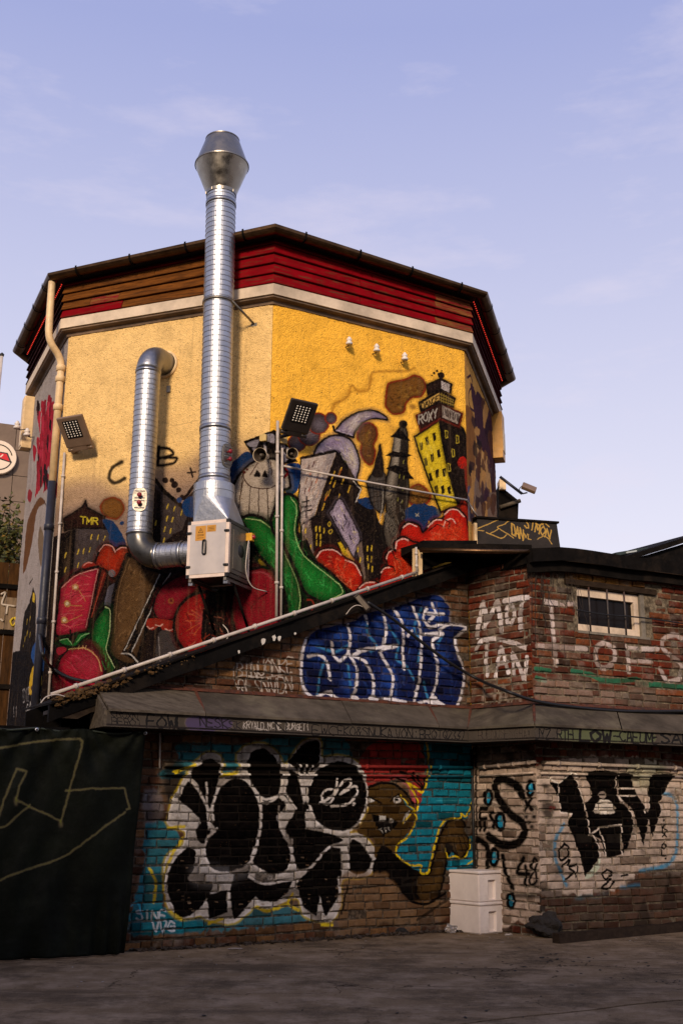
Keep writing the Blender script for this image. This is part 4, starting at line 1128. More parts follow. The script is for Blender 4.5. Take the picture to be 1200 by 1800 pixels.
def mat_plaster(name, mural):
    """painted roughcast: worn paint layer over coarse pebbly relief with dirt lodged in the pits"""
    t = NT(name)
    c, _ = mural.sample(t)
    big = t.noise(1.3, 5, 0.6)
    c = t.mix(t.rng(big, 0.35, 0.7, 0.0, 0.12), c, (0.35, 0.25, 0.15), 'MULTIPLY')
    tone = t.ramp(t.noise(2.6, 7, 0.7), [(0.3, (0.62, 0.60, 0.58)), (0.55, (1.0, 1.0, 1.0)), (0.75, (0.86, 0.82, 0.78))])
    c = t.mix(0.8, c, tone, 'MULTIPLY')
    st = t.noise(1.0, 6, 0.65, t.coord(scale=(9, 9, 0.55)))
    c = t.mix(t.rng(st, 0.55, 0.78, 0, 0.42), c, (0.16, 0.10, 0.055))
    v = t.coord(scale=(1, 1, 1))
    vo = t.new('ShaderNodeTexVoronoi', feature='F1')
    vo.inputs['Scale'].default_value = 55
    vo.inputs['Randomness'].default_value = 1.0
    w = t.new('ShaderNodeMix', data_type='VECTOR')
    nz = t.new('ShaderNodeTexNoise'); nz.inputs['Scale'].default_value = 30; nz.inputs['Detail'].default_value = 3
    t.link(v, nz.inputs['Vector'])
    va = t.new('ShaderNodeVectorMath', operation='MULTIPLY_ADD')
    t.link(nz.outputs['Color'], va.inputs[0]); va.inputs[1].default_value = (0.03, 0.03, 0.03); t.link(v, va.inputs[2])
    t.link(va.outputs[0], vo.inputs['Vector'])
    pits = t.noise(34, 4, 0.65, va.outputs[0])
    pit = t.rng(pits, 0.40, 0.33)
    c = t.mix(t.math('MULTIPLY', pit, 0.7), c, (0.06, 0.04, 0.02))
    c = t.mix(t.rng(t.noise(24, 6, 0.7), 0.52, 0.75, 0, 0.35), c, (0.08, 0.05, 0.03))
    t.set(c, 0.95, 0, 0.05)
    h = t.math('ADD', t.math('MULTIPLY', vo.outputs['Distance'], -0.9), t.noise(55, 5, 0.65))
    t.bump(h, 0.9, 0.014)
    return t.mat

def mat_brick(name, mural, ref, tones, worn=0.35):
    t = NT(name)
    oi = t.new('ShaderNodeObjectInfo')
    at = t.new('ShaderNodeAttribute', attribute_name='tint')
    rnd = t.math('FRACT', t.math('ADD', t.math('MULTIPLY', oi.outputs['Random'], 7.0), t.math('MULTIPLY', at.outputs['Fac'], 5.3)))
    co = t.coord(ref)
    c = t.ramp(rnd, tones, 'LINEAR')
    c = t.mix(t.rng(t.noise(14, 8, 0.7, co), 0.35, 0.7, 0, 0.75), c, (0.025, 0.017, 0.012))
    c = t.mix(t.rng(t.noise(3.1, 6, 0.65, co), 0.5, 0.72, 0, 0.5), c, (0.24, 0.20, 0.16))
    pc, pa = mural.sample(t, ref)
    pc = t.mix(1.0, pc, t.ramp(rnd, [(0, (.26, .23, .20)), (.14, (.5, .46, .42)), (.32, (.95, .93, .9)), (.7, (.74, .7, .66)), (1, (1, 1, 1))]), 'MULTIPLY')
    pc = t.mix(t.rng(t.noise(9, 8, 0.7, co), 0.42, 0.72, 0, 0.5), pc, (0.012, 0.009, 0.007))
    chip = t.rng(t.noise(26, 7, 0.8, co), 0.60, 0.68)
    big = t.rng(t.noise(2.2, 5, 0.6, co), 0.4, 0.6, worn, 1.0)
    cov = t.math('MULTIPLY', pa, t.math('SUBTRACT', 1.0, t.math('MULTIPLY', chip, big)))
    c = t.mix(cov, c, pc)
    # damp soot near the pavement and blown grime
    t.set(c, t.rng(t.noise(30, 3, 0.5, co), 0.3, 0.7, 0.85, 1.0), 0, 0.03)
    t.bump(t.noise(36, 8, 0.75, co), 0.9, 0.02)
    return t.mat

def mat_mortar(name, mural, ref, c0='#6f6253', soot=0.8):
    t = NT(name)
    co = t.coord(ref)
    c = t.ramp(t.noise(7, 7, 0.65, co), [(0.3, '#332b24'), (0.65, c0), (0.85, '#8a7c6a')])
    pc, pa = mural.sample(t, ref)
    bw_n = t.new('ShaderNodeRGBToBW'); t.link(pc, bw_n.inputs[0])
    thick = t.rng(bw_n.outputs[0], 0.02, 0.10, 0.95, 0.0)
    cov = t.math('MULTIPLY', pa, t.math('MAXIMUM', thick, t.rng(t.noise(18, 6, 0.7, co), 0.45, 0.62, 0.1, 0.6)))
    c = t.mix(cov, c, pc)
    c = t.mix(t.rng(t.noise(20, 5, 0.7, co), 0.36, 0.58, 0, soot), c, (0.014, 0.011, 0.009))
    t.set(c, 1.0, 0, 0.02)
    t.bump(t.noise(60, 5, 0.7, co), 0.7, 0.01)
    return t.mat

def mat_wood(name, c, c2, scale=(1, 1, 1), paint=None, worn=0.5, rough=0.75):
    """grained timber, optionally under worn paint"""
    t = NT(name)
    oi = t.new('ShaderNodeObjectInfo')
    v = t.coord()
    mp = t.new('ShaderNodeMapping')
    t.link(v, mp.inputs[0])
    mp.inputs['Scale'].default_value = scale
    cb = t.new('ShaderNodeCombineXYZ')
    t.link(t.math('MULTIPLY', oi.outputs['Random'], 37), cb.inputs[0])
    t.link(cb.outputs[0], mp.inputs[1])
    g = t.noise(5, 9, 0.72, mp.outputs[0])
    col = t.ramp(g, [(0.3, c), (0.7, c2)])
    col = t.mix(t.rng(t.noise(2.3, 6, 0.7, mp.outputs[0]), 0.5, 0.75, 0, 0.65), col, (0.02, 0.013, 0.01))
    if paint:
        pc = t.ramp(t.noise(3, 5, 0.6), [(0.3, tuple(x * 0.6 for x in lin(paint))), (0.7, paint)])
        k = t.rng(g, worn - 0.05, worn + 0.05, 1, 0)
        col = t.mix(k, col, pc)
    t.set(col, rough, 0, 0.04)
    t.bump(g, 0.35, 0.006)
    return t.mat

def mat_metal(name, c, rough=0.32, var=0.15):
    t = NT(name)
    v = t.coord()
    n = t.noise(5, 7, 0.65, v)
    cc = lin(c)
    col = t.ramp(n, [(0.25, tuple(x * (1 - var) for x in cc)), (0.75, tuple(min(0.95, x * (1 + var)) for x in cc))])
    sp = t.new('ShaderNodeTexVoronoi'); sp.inputs['Scale'].default_value = 45
    t.link(v, sp.inputs['Vector'])
    r = t.math('ADD', t.rng(t.noise(3, 6, 0.7, v), 0.3, 0.75, rough - 0.1, rough + 0.12), t.math('MULTIPLY', sp.outputs['Distance'], 0.12))
    t.set(col, r, 1.0)
    t.bump(t.math('ADD', t.noise(18, 3, 0.5, v), t.math('MULTIPLY', t.noise(3.5, 4, 0.6, v), 2.5)), 0.25, 0.012)
    return t.mat

GALV = mat_metal('galvanised_steel', '#a6a7aa', 0.37)
GALV_DULL = mat_metal('dull_galvanised_steel', '#8f9094', 0.34, 0.2)
GALV_DARK = mat_metal('weathered_steel', '#7d776d', 0.42, 0.3)
GUTTER = mat_metal('aged_copper_gutter', '#5a4430', 0.36, 0.45)
BLACK_FELT = simple('roofing_felt', '#0d0a08', 0.95, var=0.6, scale=5, bump=1.0, c2='#1c1611', spec=0.08)
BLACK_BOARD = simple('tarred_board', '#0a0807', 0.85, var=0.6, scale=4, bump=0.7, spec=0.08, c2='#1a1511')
CREAM = simple('cream_paint', '#d8b98a', 0.5, var=0.12, grime=0.35)
PALE_PIPE = simple('pale_grey_conduit', '#b3a79c', 0.45, var=0.12, grime=0.3)
DARKBLUE = simple('dark_blue_paint', '#1d1f2c', 0.5, var=0.3, grime=0.3)
BLACK_RUBBER = simple('black_cable', '#0c0b0b', 0.55, var=0.2, scale=20)
WHITE_BAND = simple('cornice_white', '#cdb9a0', 0.8, var=0.16, scale=3, grime=0.5)
MOULD = simple('cornice_dirty', '#77614d', 0.9, var=0.35, scale=4, grime=0.7)
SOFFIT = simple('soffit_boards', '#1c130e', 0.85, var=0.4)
PLANK_RED = mat_wood('red_painted_board', '#2c1610', '#5a3622', (0.6, 0.6, 7), '#78040f', 0.58, 0.7)
PLANK_WORN = mat_wood('weathered_board', '#1f0f07', '#7d4a1c', (0.6, 0.6, 7), None)
PLANK_MIX = mat_wood('half_worn_board', '#4a2a16', '#80502a', (0.6, 0.6, 7), '#7a1220', 0.47)
PLANK_DARK = mat_wood('dark_board', '#1a0d0b', '#3d211b', (0.6, 0.6, 7), '#331416', 0.55)  # darker brown boards for the left and rear faces
PLANK_MAROON = mat_wood('maroon_board', '#2a0f10', '#5a2622', (0.6, 0.6, 7), '#561420', 0.56)  # darker maroon boards for the right side face
RUST = simple('rusty_flashing', '#4a2413', 0.9, var=0.4, scale=14, bump=0.5, c2='#2a1710')

# ------------------------------------------------------------------ ground
t = NT('asphalt')
v = t.coord()
c = t.ramp(t.noise(0.45, 8, 0.62, v), [(0.3, '#5e4c39'), (0.7, '#7c664d')])
c = t.mix(t.rng(t.noise(2.4, 9, 0.75, v), 0.45, 0.66, 0, 0.9), c, '#97816a')
c = t.mix(t.rng(t.noise(1.1, 9, 0.78, v), 0.48, 0.62, 0, 0.9), c, '#32271f')
c = t.mix(t.rng(t.noise(0.8, 6, 0.7, t.coord(scale=(.35, 1.6, 1))), 0.54, 0.64, 0, 0.75), c, '#3a2e25')
# fine aggregate, pale grit, dark drips
c = t.mix(t.rng(t.noise(120, 3, 0.7, v), 0.42, 0.72, 0, 0.6), c, '#a28d70')
c = t.mix(t.rng(t.noise(55, 4, 0.75, v), 0.60, 0.68, 0, 0.7), c, '#241b15')
vs_ = t.new('ShaderNodeTexVoronoi'); vs_.inputs['Scale'].default_value = 5.5; vs_.inputs['Randomness'].default_value = 1
t.link(v, vs_.inputs['Vector'])
spot = t.rng(vs_.outputs['Distance'], 0.05, 0.10, 0.65, 0.0)
c = t.mix(spot, c, '#1f1813')
# hairline cracks
wob = t.new('ShaderNodeTexNoise'); wob.inputs['Scale'].default_value = 2.2; wob.inputs['Detail'].default_value = 6; t.link(v, wob.inputs['Vector'])
wa = t.new('ShaderNodeVectorMath', operation='MULTIPLY_ADD'); t.link(wob.outputs['Color'], wa.inputs[0]); wa.inputs[1].default_value = (.7, .7, .7); t.link(v, wa.inputs[2])
vc = t.new('ShaderNodeTexVoronoi', feature='DISTANCE_TO_EDGE'); vc.inputs['Scale'].default_value = 0.55; t.link(wa.outputs[0], vc.inputs['Vector'])
crack = t.math('MULTIPLY', t.rng(vc.outputs['Distance'], 0.0, 0.006, 1, 0), t.rng(t.noise(0.7, 3, .5, v), .48, .56))
c = t.mix(t.math('MULTIPLY', crack, .85), c, '#120d0a')
t.set(c, t.rng(t.noise(2.2, 6, 0.6, v), 0.3, 0.7, 0.85, 1.0), 0, 0.0)
h_ = t.math('ADD', t.noise(110, 4, 0.7, v), t.math('MULTIPLY', t.noise(5, 6, 0.65, v), 1.2))
t.bump(t.math('SUBTRACT', h_, crack), 0.6, 0.014)
ASPHALT = t.mat
# yard surface as two slabs meeting at an open, ragged joint, inside a wide sheet
ca = at_z(800, 1800); cb_ = at_z(1200, 1757)
jd = (cb_ - ca).normalized(); jn = Vector((-jd.y, jd.x, 0))
mb = MB()
J0, J1 = [], []
for i in range(81):
    s = -14 + i * 0.35
    wob = 0.02 * math.sin(i * 1.7) + random.uniform(-0.012, 0.012)
    wd = 0.012 + random.uniform(0, 0.014)
    base_p = ca + jd * s + jn * wob
    J0.append(base_p + jn * wd); J1.append(base_p - jn * wd)
far_, near_ = 700.0, 60.0
for i in range(80):
    for edge, sgn, far in ((J0, 1, 40.0), (J1, -1, 30.0)):
        a, b = edge[i], edge[i + 1]
        mb.add([a, b, b + jn * sgn * far, a + jn * sgn * far, a - Vector((0, 0, 0.03)), b - Vector((0, 0, 0.03))], [(0, 1, 2, 3), (0, 1, 5, 4)])
ground = structure(mb.build('yard_pavement', ASPHALT, base=Vector((0, 0, 0))))
g2 = MB()
g2.add([(-900, -300, -0.028), (900, -300, -0.028), (900, 1500, -0.028), (-900, 1500, -0.028)], [(0, 1, 2, 3)])
structure(g2.build('ground', ASPHALT, base=Vector((0, 0, 0))))

# ------------------------------------------------------------------ octagonal building
oct_root = thing('octagonal_building', 'octagonal yellow plastered building covered in a city mural with red boarded eaves', 'building', (-1.4, 19.5, 0))
NC = 8
def oc(i, o, z=0.0):
    """corner i of the octagon moved outwards by o"""
    i %= NC
    p = np.array(OCT[i]); a = np.array(OCT[i - 1]); b = np.array(OCT[(i + 1) % NC])
    d0 = (p - a) / np.linalg.norm(p - a); d1 = (b - p) / np.linalg.norm(b - p)
    n0 = np.array([d0[1], -d0[0]]); n1 = np.array([d1[1], -d1[0]])
    m_ = (n0 + n1) / np.linalg.norm(n0 + n1)
    q = p + m_ * o / (m_ @ n0)
    return Vector((q[0], q[1], z))

mA, mB, mC, mZ = mural_A(), mural_B(), mural_C(), mural_Z()
WALL_OBJ = {}
faces_o = [(FZ, mZ, 'left'), (FA, mA, 'front_left'), (FB, mB, 'front_right'), (FC, mC, 'right')]
PLAIN_PLASTER = simple('plain_yellow_plaster', '#c79a4a', 0.9, var=0.2, scale=6, bump=0.9)
for k in range(8):
    a, b = OCT[k], OCT[(k + 1) % 8]
    wl_ = Wall(a, b)
    L = wl_.len
    step = 0.022 if k in (1, 2) else (0.04 if k in (0, 3) else 0.5)
    nx, nz = int(L / step) + 1, int((Z_WALLTOP + 0.08) / step) + 1
    xs = np.linspace(0, L, nx); zs = np.linspace(0, Z_WALLTOP + 0.08, nz)
    X, Zz = np.meshgrid(xs, zs)
    if k < 4:
        d = vnoise(nx, nz, 1.5, k) * 0.010 + vnoise(nx, nz, 18, k + 9) * 0.012 + vnoise(nx, nz, 1.0, k + 20) * 0.006
        d *= np.clip(np.minimum(X, L - X) / 0.06, 0.25, 1)
    else:
        d = np.zeros_like(X)
    V = np.stack([X, -d, Zz], -1).reshape(-1, 3)
    I = (np.arange(nz - 1)[:, None] * nx + np.arange(nx - 1)[None]).ravel()
    Fc = np.stack([I, I + 1, I + 1 + nx, I + nx], -1)
    me = bpy.data.meshes.new('plaster_wall')
    me.vertices.add(len(V)); me.vertices.foreach_set('co', V.ravel())
    me.loops.add(Fc.size); me.loops.foreach_set('vertex_index', Fc.ravel().astype(np.int32))
    me.polygons.add(len(Fc)); me.polygons.foreach_set('loop_start', np.arange(0, Fc.size, 4, dtype=np.int32))
    me.update(calc_edges=True)
    me.polygons.foreach_set('use_smooth', np.ones(len(Fc), bool))
    me.materials.append(mat_plaster('painted_roughcast_' + faces_o[k][2], faces_o[k][1]) if k < 4 else PLAIN_PLASTER)
    o = bpy.data.objects.new('plaster_wall', me)
    COL.objects.link(o)
    o.parent = oct_root
    o.location = Vector((a[0], a[1], 0)) - oct_root.location
    o.rotation_euler = (0, 0, wl_.ang)
    WALL_OBJ[k] = o

zb0 = FA.loc(481, 516, 0.15)[1]; zb1 = FA.loc(481, 497, 0.15)[1]; zt = FA.loc(483, 419, 0.14)[1]
ZG = 9.72
GO, GR = 0.335, 0.095
DROP = {0: -.10, 1: -.11, 3: -.14, 4: -.10}
def ocz(i, o, z):
    """the old eaves hang lower at some corners"""
    f = max(0.0, min(1.1, (z - zb1) / (zt - zb1)))
    return oc(i, o, z + DROP.get(i % 8, 0.0) * f)
def ring_part(name, prof, mat, i, f0=0.0, f1=1.0, parent=None):
    """profile (outset, z) swept along edge i of the octagon"""
    mb = MB()
    n = len(prof)
    vs = []
    for f in (f0, f1):
        for o, z in prof:
            vs.append(ocz(i, o, z).lerp(ocz(i + 1, o, z), f))
    fs = [tuple(range(n)), tuple(reversed(range(n, 2 * n)))] + [(j, (j + 1) % n, n + (j + 1) % n, n + j) for j in range(n)]
    mb.add(vs, fs)
    return mb.build(name, mat, parent or oct_root)

rows = [(zb1 + 0.004 + (zt - zb1) * a, zb1 + (zt - zb1) * b) for a, b in ((0, .225), (.225, .45), (.45, .675), (.675, .89), (.89, 1.0))]
for i in range(8):
    ring_part('cornice_moulding', [(-0.02, Z_WALLTOP - 0.05), (0.03, Z_WALLTOP - 0.05), (0.045, Z_WALLTOP - 0.005), (0.08, Z_WALLTOP + 0.01), (0.085, zb0 - 0.045), (0.125, zb0 - 0.03), (0.13, zb0 - 0.003), (-0.02, zb0 - 0.003)], MOULD, i)
    ring_part('cornice_band', [(-0.02, zb0), (0.155, zb0), (0.155, zb1 - 0.015), (0.14, zb1), (-0.02, zb1)], WHITE_BAND, i)
    for r_, (za, zb_) in enumerate(rows):
        if i == 1:
            cuts = {0: [(0, .30, PLANK_RED), (.302, .70, PLANK_WORN), (.702, 1, PLANK_RED)], 1: [(0, .14, PLANK_WORN), (.142, .28, PLANK_MIX), (.282, .72, PLANK_WORN), (.722, 1, PLANK_RED)],
                    2: [(0, .73, PLANK_WORN), (.732, 1, PLANK_RED)], 3: [(0, .45, PLANK_WORN), (.452, .72, PLANK_WORN), (.722, 1, PLANK_RED)], 4: [(0, .7, PLANK_RED), (.702, 1, PLANK_RED)]}[r_]
        elif i == 2:
            cuts = [(0, .41 + .06 * (r_ % 2), PLANK_RED), (.412 + .06 * (r_ % 2), .8, PLANK_RED), (.802, 1, PLANK_MIX if r_ != 1 else PLANK_RED)]
        elif i in (0, 3):
            pm_ = PLANK_MAROON if i == 3 else PLANK_DARK
            cuts = [(0, .5, pm_), (.502, 1, pm_)]
        else:
            cuts = [(0, 1, PLANK_DARK)]
        e = 0.012 * (r_ % 2)
        for f0, f1, m_ in cuts:
            j = random.uniform(-0.004, 0.004)
            ring_part('eaves_board', [(0.06, za), (0.163 + j, za), (0.167 + j, za + 0.012), (0.128 + j, zb_ - 0.004), (0.06, zb_ - 0.004)], m_, i, f0, f1)
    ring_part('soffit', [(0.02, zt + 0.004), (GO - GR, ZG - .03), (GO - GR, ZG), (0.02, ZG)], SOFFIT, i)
    # half-round gutter with straps
    prof = []
    for k in range(9):
        th = math.pi + math.pi * k / 8
        prof.append((GO + GR * math.cos(th), ZG + GR * math.sin(th)))
    prof += [(GO + GR - .004, ZG + 0.012)] + [(GO + (GR - .01) * math.cos(math.pi + math.pi * k / 8), ZG + (GR - .01) * math.sin(math.pi + math.pi * k / 8)) for k in reversed(range(9))] + [(GO - GR + .006, ZG + 0.01)]
    gut = ring_part('gutter', prof, GUTTER, i)
    if i < 4:
        for k in range(4):
            f = (k + 0.5) / 4
            mb = MB()
            c0 = ocz(i, GO, ZG).lerp(ocz(i + 1, GO, ZG), f)
            d_ = (oc(i + 1, 0) - oc(i, 0)).normalized(); n_ = Vector((d_.y, -d_.x, 0))
            pts = []
            for kk in range(11):
                th = math.pi * 0.9 + math.pi * 1.2 * kk / 10
                pts.append((c0 + n_ * (GR + .004) * math.cos(th) + Vector((0, 0, (GR + .004) * math.sin(th)))))
            for p0, p1 in zip(pts[:-1], pts[1:]):
                o_ = d_ * 0.014
                q = (p0 + p1) / 2 - c0; q = q.normalized() * 0.006
                mb.hexa([p0 - o_, p0 + o_, p0 + o_ + q, p0 - o_ + q, p1 - o_, p1 + o_, p1 + o_ + q, p1 - o_ + q])
            mb.build('gutter_strap', BLACK_BOARD, gut)
# roof: low pyramid
mb = MB()
cen = Vector((sum(p[0] for p in OCT) / 8, sum(p[1] for p in OCT) / 8, ZG + 0.75))
vs = [ocz(i, GO - .06, ZG + 0.05) for i in range(8)] + [ocz(i, GO - .06, ZG + 0.02) for i in range(8)] + [cen]
mb.add(vs, [(i, (i + 1) % 8, 16) for i in range(8)] + [(i, (i + 1) % 8, 8 + (i + 1) % 8, 8 + i) for i in range(8)] + [tuple(range(8, 16))])
mb.build('roof', BLACK_FELT, oct_root)

# rain-water pipe at the left corner
cpath = [oc(1, GO, ZG - 0.2), oc(1, GO, ZG - 0.3), oc(1, 0.33, zb1 - 0.02), oc(1, 0.32, zb0 - 0.12), oc(1, 0.26, zb0 - 0.28), oc(1, 0.14, zb0 - 0.42), oc(1, 0.085, zb0 - 0.56), oc(1, 0.08, zb0 - 0.8)]
ZSPLIT = FA.loc(100, 845, 0.05)[1]
shift = FZ.d * -0.06
shv = Vector((shift[0], shift[1], 0))
mb = MB().tube(bend(cpath, 6) + [oc(1, 0.08, ZSPLIT)], 0.056, 14)
mb.v = [tuple(Vector(v_) + shv) for v_ in mb.v]
dp = mb.build('downpipe', CREAM, oct_root)
mb = MB().tube([oc(1, 0.08, ZSPLIT) + shv, oc(1, 0.08, 2.4) + shv], 0.060, 14)
dp2 = mb.build('downpipe', DARKBLUE, oct_root)
for z_, m_, pr in ((zb0 - 0.62, CREAM, dp), (zb0 - 0.80, CREAM, dp), (FA.loc(110, 715, .05)[1], CREAM, dp), (FA.loc(100, 925, .05)[1], DARKBLUE, dp2), (FA.loc(95, 1090, .05)[1], DARKBLUE, dp2)):
    MB().lathe(Matrix.Translation(oc(1, 0.08, z_) + shv), [(0.05, -0.05), (0.072, -0.045), (0.074, 0.03), (0.066, 0.05), (0.05, 0.055)], 18).build('pipe_collar', m_, pr)

# red light ropes under the eaves of the two side faces
t = NT('red_light_rope')
v = t.coord()
t.set((0.35, 0.02, 0.02), 0.4)
t.b.inputs['Emission Color'].default_value = (1.0, 0.05, 0.03, 1)
t.b.inputs['Emission Strength'].default_value = 1.4
ROPE = t.mat
for i, lab in ((0, 'red dotted light rope under the left eaves of the octagon'), (3, 'red dotted light rope under the right eaves of the octagon')):
    a = ocz(i, 0.18, zt - 0.03); b = ocz(i + 1, 0.18, zt - 0.03)
    root = thing('light_rope', lab, 'light rope', a, 'light ropes under the eaves')
    MB().tube([a, b], 0.007, 8).build('cord', simple('rope_sleeve', '#5a1512', 0.4), root)
    mb = MB()
    n = 44
    for k in range(n):
        p = a.lerp(b, (k + 0.5) / n)
        d_ = (b - a).normalized() * 0.013
        mb.tube([p - d_ * .8, p + d_ * .8], 0.0085, 8)
    structure(mb.build('bulb_chain', ROPE, root), 'stuff')
# ------------------------------------------------------------------ brick shed (gable wall P1) and brick bay (P2, P3)
def brick_mesh(seed, l, d, h):
    r = random.Random(seed)
    def j(s):
        return r.uniform(-s, s)
    x, z = l / 2, h / 2
    b = 0.010
    back = [(-x, d, -z), (x, d, -z), (x, d, z), (-x, d, z)]
    rim = [(sx * x + j(.005), 0.006 + j(.003), sz * z + j(.005)) for sx, sz in ((-1, -1), (1, -1), (1, 1), (-1, 1))]
    fr_ = [(sx * (x - b - abs(j(.006))), -0.007 + j(.003), sz * (z - b - abs(j(.005)))) for sx, sz in ((-1, -1), (1, -1), (1, 1), (-1, 1))]
    mid = (j(.03), -0.009 + j(.003), j(.01))
    vs = back + rim + fr_ + [mid]
    fs = [(8, 9, 12), (9, 10, 12), (10, 11, 12), (11, 8, 12)]
    for k in range(4):
        k2 = (k + 1) % 4
        fs.append((4 + k, 4 + k2, 8 + k2, 8 + k)); fs.append((k, k2, 4 + k2, 4 + k))
    return vs, fs

def lay_bricks(x0, x1, z0, z1, keep, course=0.102, seed=1):
    r = random.Random(seed)
    out = []
    row, z = 0, z0
    while z < z1:
        h = course - 0.017 + r.uniform(-.007, .004)
        x = x0 - (0.13 if row % 2 else 0) - r.uniform(0, .03)
        while x < x1:
            l = 0.252 + r.uniform(-.014, .014) if r.random() < 0.78 else 0.12 + r.uniform(-.01, .01)
            a, b = max(x, x0), min(x + l, x1)
            if b - a > 0.05 and r.random() > .012 and keep((a + b) / 2, z + h / 2, b - a):
                out.append(((a + b) / 2, z + h / 2 + r.uniform(-.005, .005) + .009 * math.sin((a + b) * 1.3 + row * .15), b - a, h))
            x += l + 0.015 + r.uniform(-.004, .006)
        z += course
        row += 1
    return out

VARIANTS = [brick_mesh(s, 0.25, 0.09, 0.09) for s in range(14)]
def brickwork(root, walls, limit=300):
    """walls: (Wall, wall object, material, bricks). The bricks that show largest are objects, the rest one part"""
    allb = []
    for wi, (wl_, ob, mat, bricks, score) in enumerate(walls):
        for b in bricks:
            p = wl_.w(b[0], 0, b[1])
            allb.append((b[2] * b[3] / (p - cam.location).length_squared * score(b[0], b[1]), wi, b))
    allb.sort(key=lambda q: -q[0])
    meshes = {}
    for sc_, wi, b in allb[:limit]:
        wl_, ob, mat, _, _ = walls[wi]
        k = random.randrange(14)
        if (wi, k) not in meshes:
            me = bpy.data.meshes.new('brick')
            me.from_pydata(VARIANTS[k][0], [], VARIANTS[k][1])
            at = me.attributes.new('tint', 'FLOAT', 'POINT')
            at.data.foreach_set('value', [random.random()] * len(VARIANTS[k][0]))
            me.materials.append(mat)
            bm = bmesh.new(); bm.from_mesh(me); bmesh.ops.recalc_face_normals(bm, faces=bm.faces[:]); bm.to_mesh(me); bm.free()
            meshes[(wi, k)] = me
        o = bpy.data.objects.new('brick', meshes[(wi, k)])
        COL.objects.link(o)
        o.parent = ob
        o.location = (b[0], random.uniform(-.010, .010) if random.random() > .06 else random.uniform(.008, .022), b[1])
        o.scale = (b[2] / 0.25, 1, b[3] / 0.09)
        o.rotation_euler = (random.uniform(-.03, .03), random.uniform(-.014, .014), random.uniform(-.025, .025))
    V, Fs, mi, tint = [], [], [], []
    for sc_, wi, b in allb[limit:]:
        wl_, ob, mat, _, _ = walls[wi]
        vs, fs = VARIANTS[random.randrange(14)]
        n = len(V)
        dy = random.uniform(-.010, .010) if random.random() > .06 else random.uniform(.008, .022); tl = random.uniform(-.014, .014); tv = random.random()
        for x, y, z in vs:
            x *= b[2] / 0.25; z *= b[3] / 0.09
            V.append(tuple(wl_.w(b[0] + x, -(y + dy + x * tl), b[1] + z) - root.location)); tint.append(tv)
        for f in fs:
            Fs.append([n + q for q in f]); mi.append(wi)
    me = bpy.data.meshes.new('brickwork')
    me.from_pydata(V, [], Fs)
    at = me.attributes.new('tint', 'FLOAT', 'POINT')
    at.data.foreach_set('value', tint)
    for w_ in walls:
        me.materials.append(w_[2])
    me.polygons.foreach_set('material_index', mi)
    bm = bmesh.new(); bm.from_mesh(me); bmesh.ops.recalc_face_normals(bm, faces=bm.faces[:]); bm.to_mesh(me); bm.free()
    o = bpy.data.objects.new('brickwork', me)
    COL.objects.link(o)
    o.parent = root
    o['kind'] = 'stuff'

def wall_slab(name, wl_, quads, root, thick=0.24, front=0.014):
    """mortar body of a wall: quads given as outlines in wall metres"""
    mb = MB()
    for q in quads:
        n = len(q)
        vs = [(x, front, z) for x, z in q] + [(x, front + thick, z) for x, z in q]
        mb.add(vs, [tuple(range(n)), tuple(reversed(range(n, 2 * n)))] + [(i, (i + 1) % n, n + (i + 1) % n, n + i) for i in range(n)])
    o = mb.build(name, [], root, base=Vector((0, 0, 0)))
    o.location = Vector((wl_.a[0], wl_.a[1], 0)) - root.location
    o.rotation_euler = (0, 0, wl_.ang)
    return o

TONES1 = [(0.0, '#2a1b14'), (0.25, '#52301f'), (0.5, '#654733'), (0.75, '#805a36'), (1.0, '#261b15')]
TONES2 = [(0.0, '#4a1c13'), (0.28, '#6d2c1a'), (0.48, '#33231c'), (0.68, '#5c4436'), (0.85, '#7d4426'), (1.0, '#241915')]

# rake of the shed roof, in gable-wall metres
RK = [P1.loc(95, 1246, 0.2), P1.loc(840, 985, 0.2)]
def rake_z(x, d=0.0):
    (xa, za), (xb, zb_) = RK
    return za + (zb_ - za) * (x - xa) / (xb - xa) + d
shed = thing('brick_shed', 'low brick shed with sloping black roof edge and big blue and black graffiti', 'building', (P1.a[0], P1.a[1], 0))
m1 = mural_P1()
XL, XR = -0.16, P1.len
w1 = wall_slab('gable_wall', P1, [[(XL, 0), (XR, 0), (XR, 5.1), (P1.loc(735, 1010)[0], rake_z(P1.loc(735, 1010)[0])), (XL, rake_z(XL))]], shed)
w1.data.materials.append(mat_mortar('gable_mortar', m1, w1))
b1 = lay_bricks(XL, XR, 0.01, 5.1, lambda x, z, l: z + 0.05 < rake_z(x) - 0.02, seed=3)
brickwork(shed, [(P1, w1, mat_brick('gable_brick', m1, w1, TONES1), b1, lambda x, z: (0.02 if (x < 0.03 and z < 2.5) or 2.3 < z < 3.0 else (0.3 if z > 2.4 else 1)))])

